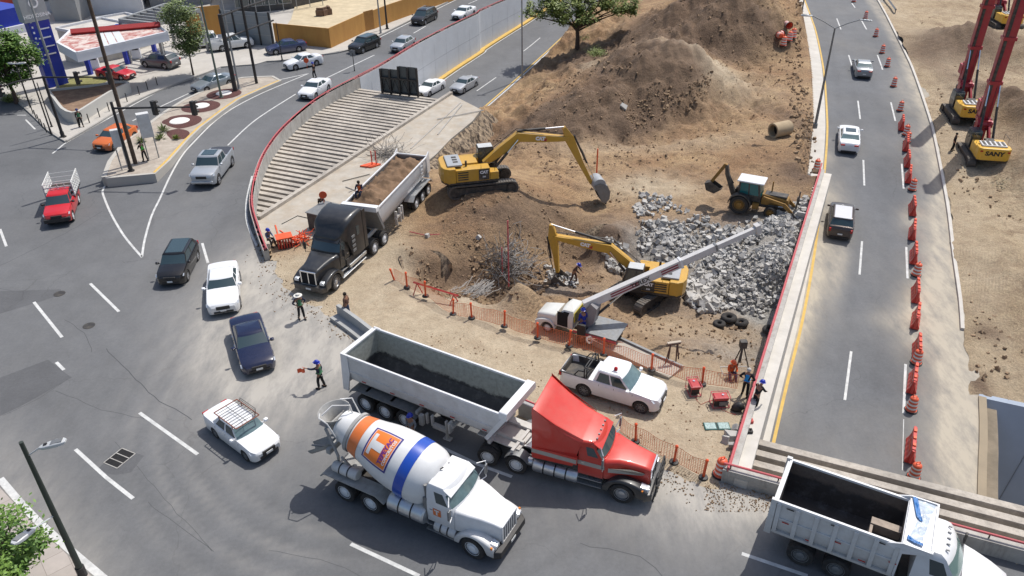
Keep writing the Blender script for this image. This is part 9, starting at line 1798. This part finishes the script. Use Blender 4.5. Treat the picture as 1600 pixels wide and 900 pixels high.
for i, (x, y, m, nm, lb) in enumerate([(1168, 668, M_RB, 'fuel_can', 'red fuel can against the red rail'), (1167, 684, M_BLK, 'fuel_can', 'black fuel can against the red rail')]): p = G(x, y, .04); g = MB(); g.bx(-.2, .2, -.13, .13, 0, .5); g.cyl((.1, 0, .5), (.1, 0, .58), .05, n=8); tag(g.build(nm, m, loc=p, bev=.04), lb, 'fuel can', 'fuel cans by the rail')
p = G(1152, 641, .04); g = MB(); g.rock((0, 0, .18), .38, 3, (1, .7, .55), 2); tag(g.build('black_bag', M_BLK, loc=p, smooth=60), 'black bag slumped on the dirt behind the standing workers', 'bag')
g = MB(); rg = random.Random(2); P = [G(1040+8*k, 0, 0) for k in range(1)]; P = [G(x, y, .05) for x, y in [(1086, 620), (1095, 632), (1112, 625), (1128, 640), (1150, 648)]]; g.tube([tuple(p) for p in smooth_line(P, .3)], .012, 4); tag(g.build('power_cable', M_RB), 'thin red power cable running between the generators', 'cable')
# ================================================================ people
M_SKIN = mat('skin', (.30, .155, .095), .55); M_BOOT = mat('boots', (.02, .018, .016), .6)
def skin_mesh(name, J, E, rad, m, root=0, sub=1):
 me = bpy.data.meshes.new(name); me.from_pydata([tuple(j) for j in J], E, []); o = bpy.data.objects.new(name, me); C.objects.link(o)
 o.modifiers.new('s', 'SKIN'); o.modifiers.new('u', 'SUBSURF').levels = sub
 for i, r in enumerate(rad): me.skin_vertices[0].data[i].radius = (r, r) if not isinstance(r, tuple) else r
 me.skin_vertices[0].data[root].use_root = True
 bpy.context.view_layer.update(); r_ = bpy.data.meshes.new_from_object(o.evaluated_get(bpy.context.evaluated_depsgraph_get())); bpy.data.objects.remove(o)
 r_.materials.clear(); r_.materials.append(m); r_.polygons.foreach_set('use_smooth', [True]*len(r_.polygons)); return r_
_pc = {}
def person(label, pos, hd_, shirt, trousers, head='helmet', headcol=(.01, .03, .35), vest=None, pose='stand', zoff=0, held=None):
 t = thing('person', label, 'person', pos, hd_, 'people working on the site')
 lean = {'stand': 0, 'bend': .5, 'sit': .15, 'flag': .03, 'lean': .35}.get(pose, 0); sit = pose == 'sit'; H0 = .42 if sit else .93
 def tor(z, x=0): dz = z-.93; return Vector((x+math.sin(lean)*dz, 0, H0+math.cos(lean)*dz))
 pel, sp, ch, nk, hb, ht = tor(.93), tor(1.13), tor(1.33), tor(1.47), tor(1.56, .015), tor(1.66, .02)
 J = [pel, sp, ch, nk, hb, ht]; E = [(0, 1), (1, 2), (2, 3), (3, 4), (4, 5)]; rd = [(.13, .115), (.12, .105), (.14, .115), (.055, .055), (.075, .085), (.07, .08)]
 legs = []; arms = []
 for s in (1, -1):
  hip = pel+Vector((0, s*.09, -.04))
  if sit: kn = hip+Vector((.40, s*.06, .12)); an = kn+Vector((.12, 0, -.42));
  else: st = .10*s if pose != 'bend' else .18*s; kn = Vector((st*.6+.04, s*.11, .50)); an = Vector((st-.02, s*.13, .09))
  toe = an+Vector((.15, s*.02, -.045)); b = len(J); J += [hip, kn, an, toe]; E += [(0, b), (b, b+1), (b+1, b+2), (b+2, b+3)]; rd += [(.095, .095), (.06, .06), (.045, .045), (.04, .035)]; legs.append((hip, kn, an, toe))
  sh = ch+Vector((0, s*.18, .06)); el = sh+Vector((-.03, s*.07, -.28)); wr = el+Vector((.12, -s*.03, -.22))
  if pose == 'flag' and s == 1: el = sh+Vector((.24, s*.10, -.03)); wr = el+Vector((.24, s*.03, .05))
  if pose == 'hips': el = sh+Vector((-.05, s*.2, -.24)); wr = el+Vector((.1, -s*.16, -.12))
  if pose in ('bend', 'lean'): el = sh+Vector((.16, s*.04, -.22)); wr = el+Vector((.18, -s*.05, -.12))
  if pose == 'sit': el = sh+Vector((.12, s*.05, -.22)); wr = el+Vector((.2, -s*.06, -.02))
  d = (wr-el).normalized(); pm_ = wr+d*.08; b = len(J); J += [sh, el, wr, pm_]; E += [(2, b), (b, b+1), (b+1, b+2), (b+2, b+3)]; rd += [(.06, .06), (.043, .043), (.03, .03), (.035, .02)]; arms.append((sh, el, wr, pm_))
 me = skin_mesh('body', J, E, rd, M_SKIN)
 g = MB(); g.v = [tuple(v.co) for v in me.vertices]; g.f = [tuple(p.vertices) for p in me.polygons]
 for (sh, el, wr, pm_), s in zip(arms, (1, -1)):
  d = (pm_-wr).normalized(); sd = d.cross(Vector((0, 0, 1)) if abs(d.z) < .9 else Vector((1, 0, 0))).normalized(); dn = d.cross(sd)
  for k, l in enumerate((.065, .078, .072, .055)): q = pm_+sd*(k-1.5)*.02; g.tube([q-d*.02, q+d*l*.5, q+d*l*.85+dn*.02], [.010, .009, .007], 5)
  q = wr+d*.03; g.tube([q, q+sd*-.035+d*.03, q+sd*-.04+d*.065], [.013, .011, .008], 5)
 f = Vector((math.cos(lean), 0, -math.sin(lean))); fc = hb.lerp(ht, .35); g.tube([fc+f*.075, fc+f*.105+Vector((0, 0, -.02))], [.012, .016], 5)
 for s in (1, -1): g.tube([fc+Vector((0, s*.07, 0)), fc+Vector((-.01, s*.092, .01))], [.02, .018], 5)
 g.build('body', M_SKIN, t, smooth=70)
 bpy.data.meshes.remove(me)
 J = []; E = []; rd = []
 J = [pel+Vector((0, 0, .06)), pel]; E = [(0, 1)]; rd = [(.135, .12), (.14, .125)]
 for hip, kn, an, toe in legs: b = len(J); J += [hip, kn, an+Vector((0, 0, .02))]; E += [(1, b), (b, b+1), (b+1, b+2)]; rd += [.108, .078, .068]
 link('trousers', skin_mesh('trousers', J, E, rd, trousers, 1), t)
 J = [pel+Vector((0, 0, .03)), sp, ch, nk-Vector((0, 0, .04))]; E = [(0, 1), (1, 2), (2, 3)]; rd = [(.14, .13), (.135, .12), (.155, .13), (.07, .07)]
 for sh, el, wr, pm_ in arms: b = len(J); J += [sh, el, el.lerp(wr, .85)]; E += [(2, b), (b, b+1), (b+1, b+2)]; rd += [.075, .058, .045]
 link('shirt', skin_mesh('shirt', J, E, rd, shirt, 1), t)
 if vest:
  J = [pel+Vector((0, 0, .08)), sp, ch, nk-Vector((0, 0, .07))]; link('vest', skin_mesh('vest', J, [(0, 1), (1, 2), (2, 3)], [(.155, .142), (.150, .135), (.172, .145), (.11, .10)], vest, 1), t)
 for s, (hip, kn, an, toe) in zip((1, -1), legs): g = MB(); g.xloft([(toe.x+.05, .035, -.0, .05, .03), (toe.x, .05, 0, .08, .04), (an.x+.02, .048, 0, .12, .04), (an.x-.07, .04, 0, .1, .03)], M=T(0, toe.y, toe.z-.045)); g.build('boot', M_BOOT, t, smooth=60)
 hc = hb.lerp(ht, .75); M = T(hc.x, 0, hc.z) @ RY(lean)
 if head == 'helmet':
  m = mat('helmet_%d%d%d' % tuple(int(c*99) for c in headcol), headcol, .35, coat=.3); g = MB(); g.lathe([(.165, .0), (.13, .012), (.125, .06), (.095, .12), (.045, .145), (0, .15)], 18, M @ Matrix.Diagonal((1.1, .95, 1, 1))); g.bx(.1, .2, -.07, .07, 0, .012, M); g.build('helmet', m, t, smooth=50, fix=True)
 elif head == 'hat': g = MB(); g.lathe([(.25, -.0), (.12, .01), (.11, .10), (.06, .13), (0, .13)], 20, M); g.build('sun_hat', mat('hat_pale', (.62, .60, .55), .8), t, smooth=50, fix=True)
 else:
  g = MB(); g.lathe([(.10, -.06), (.108, 0), (.10, .05), (.06, .095), (0, .105)], 16, M @ T(-.015, 0, 0)); g.build('hair', mat('hair_dark', (.02, .014, .01), .8) if head == 'hair' else mat('hair_grey', (.45, .43, .40), .8), t, smooth=60, fix=True)
 return t, arms
cl = lambda n_, c: mat('cloth_'+n_, c, .85, 0, .12, 5)
NAVYC = cl('navy', (.015, .022, .05)); BLKC = cl('black', (.014, .014, .016)); VEST = cl('vest_dark_green', (.05, .16, .08)); JEANS = cl('jeans', (.05, .08, .15)); BROWNC = cl('brown', (.12, .065, .05)); BLUEV = cl('bright_blue', (.02, .28, .62)); GREENV = cl('lime_green', (.13, .50, .08)); ORV = cl('orange', (.75, .13, .03))
person('man in pale sun hat and dark work clothes standing before the black tractor', G(472, 498, .03), R(-60), NAVYC, BLKC, 'hat', vest=VEST, pose='hips')
person('man in brown shirt and jeans standing by the concrete kerb barrier', G(544, 496, .04), R(160), BROWNC, JEANS, 'hair', pose='stand')
t, ar = person('traffic worker in blue helmet stretching one arm out with an orange flag', G(503, 606, 0), R(165), NAVYC, BLKC, 'helmet', vest=VEST, pose='flag')
def hold(t, ar, kind, lb, s=0):
 q = Matrix.Translation(t.location) @ RZ(t.rotation_euler.z) @ ar[s][3]; g = MB()
 if kind == 'flag': g.tube([(0, 0, -.05), (.12, .0, .05)], .014, 5); g.grid(lambda a, b: (.02+a*.42, .05*math.sin(a*7), -.02-b*.26-.12*a), 6, 3)
 else: g.tube([(0, 0, -.35), (0, 0, .35)], .018, 6); g.lathe([(0, -.012), (.28, -.012), (.28, .012), (0, .012)], 20, T(0, 0, .55), 'y')
 o = g.build('flag' if kind == 'flag' else 'stop_paddle', M_OR, fix=False); o.location = q; o.rotation_euler = (0, 0, t.rotation_euler.z if kind == 'flag' else .2); tag(o, lb, 'flag' if kind == 'flag' else 'paddle')
hold(t, ar, 'flag', 'small orange flag held out by the traffic worker in the street')
g = MB(); g.tube([(0, 0, 0), (.55, .35, .15)], .014, 5); o = g.build('white_baton', M_WCLEAN, loc=t.location+Vector((.1, -.1, .85))); tag(o, 'thin pale rod tucked under the arm of the traffic worker', 'rod')
person('worker in blue helmet half hidden between the mixer drum and white trailer', G(645, 690, 0), R(-120), cl('grey', (.2, .22, .25)), JEANS, 'helmet')
p = G(566, 308, 2.9); person('worker in orange vest and dark blue sitting on the soil in the silver trailer', (p.x-.1, p.y, 2.95), R(-100), NAVYC, NAVYC, 'hair', vest=ORV, pose='sit')
p = G(508, 330, 2.0); t, ar = person('dark clothed worker standing behind the site box holding a round red paddle', (p.x-.2, p.y+.2, 1.98), R(-90), BLKC, BLKC, 'hair', pose='flag'); t.location = G(506, 338, .06); bpy.context.view_layer.update(); hold(t, ar, 'paddle', 'round red paddle held above the black tractor sleeper')
person('worker in blue helmet crouching at the end of the curved red rail', G(421, 381, .03), R(-40), cl('bluegrey', (.12, .16, .28)), BLKC, 'helmet', pose='sit')
person('officer in dark uniform standing on the corner pavement by the planter', G(128, 198, .13), R(-60), BLKC, BLKC, 'helmet', (.01, .02, .12), vest=VEST)
person('person in lime green vest standing among the island cabinets', G(228, 252, .6), R(140), BLKC, BLKC, 'hair', vest=GREENV, pose='lean')
t, ar = person('far traffic worker in blue helmet with an orange paddle beside the small white sedan', G(492, 122, 0), R(160), BLKC, BLKC, 'helmet', pose='flag'); hold(t, ar, 'paddle', 'orange paddle held by the far traffic worker')
person('dark clothed worker standing beside the tracks of the nearer drilling rig', GZ(1487, 236, zr, .05), R(-20), BLKC, BLKC, 'hair', pose='stand')
p = G(910, 524, -.1); person('worker in blue overalls and helmet at the crane truck turret controls', (p.x, p.y, .0), R(110), cl('royal', (.02, .04, .30)), cl('royal', (.02, .04, .30)), 'helmet', pose='stand')
p = G(903, 440, -2.2); person('worker in blue helmet bending beside the folded excavator bucket', (p.x-.3, p.y, hd(p.x-.3, p.y)), R(-30), BROWNC, BROWNC, 'helmet', pose='bend')
person('man in bright blue and black vest watching with his back to the camera', G(1163, 618, .02), R(60), BLKC, BLKC, 'greyhair', vest=BLUEV, pose='hips')
person('worker in blue helmet and dark clothes leaning on the red rail', (G(1178, 640, .02).x, G(1178, 640, .02).y, .03), R(35), BLKC, BLKC, 'helmet', pose='lean')
p = G(1140, 596, -.6); person('worker in orange helmet crouching in the hole beyond the fence end', (p.x, p.y, hd(p.x, p.y)), R(-90), ORV, JEANS, 'helmet', (.8, .12, .03), pose='sit')
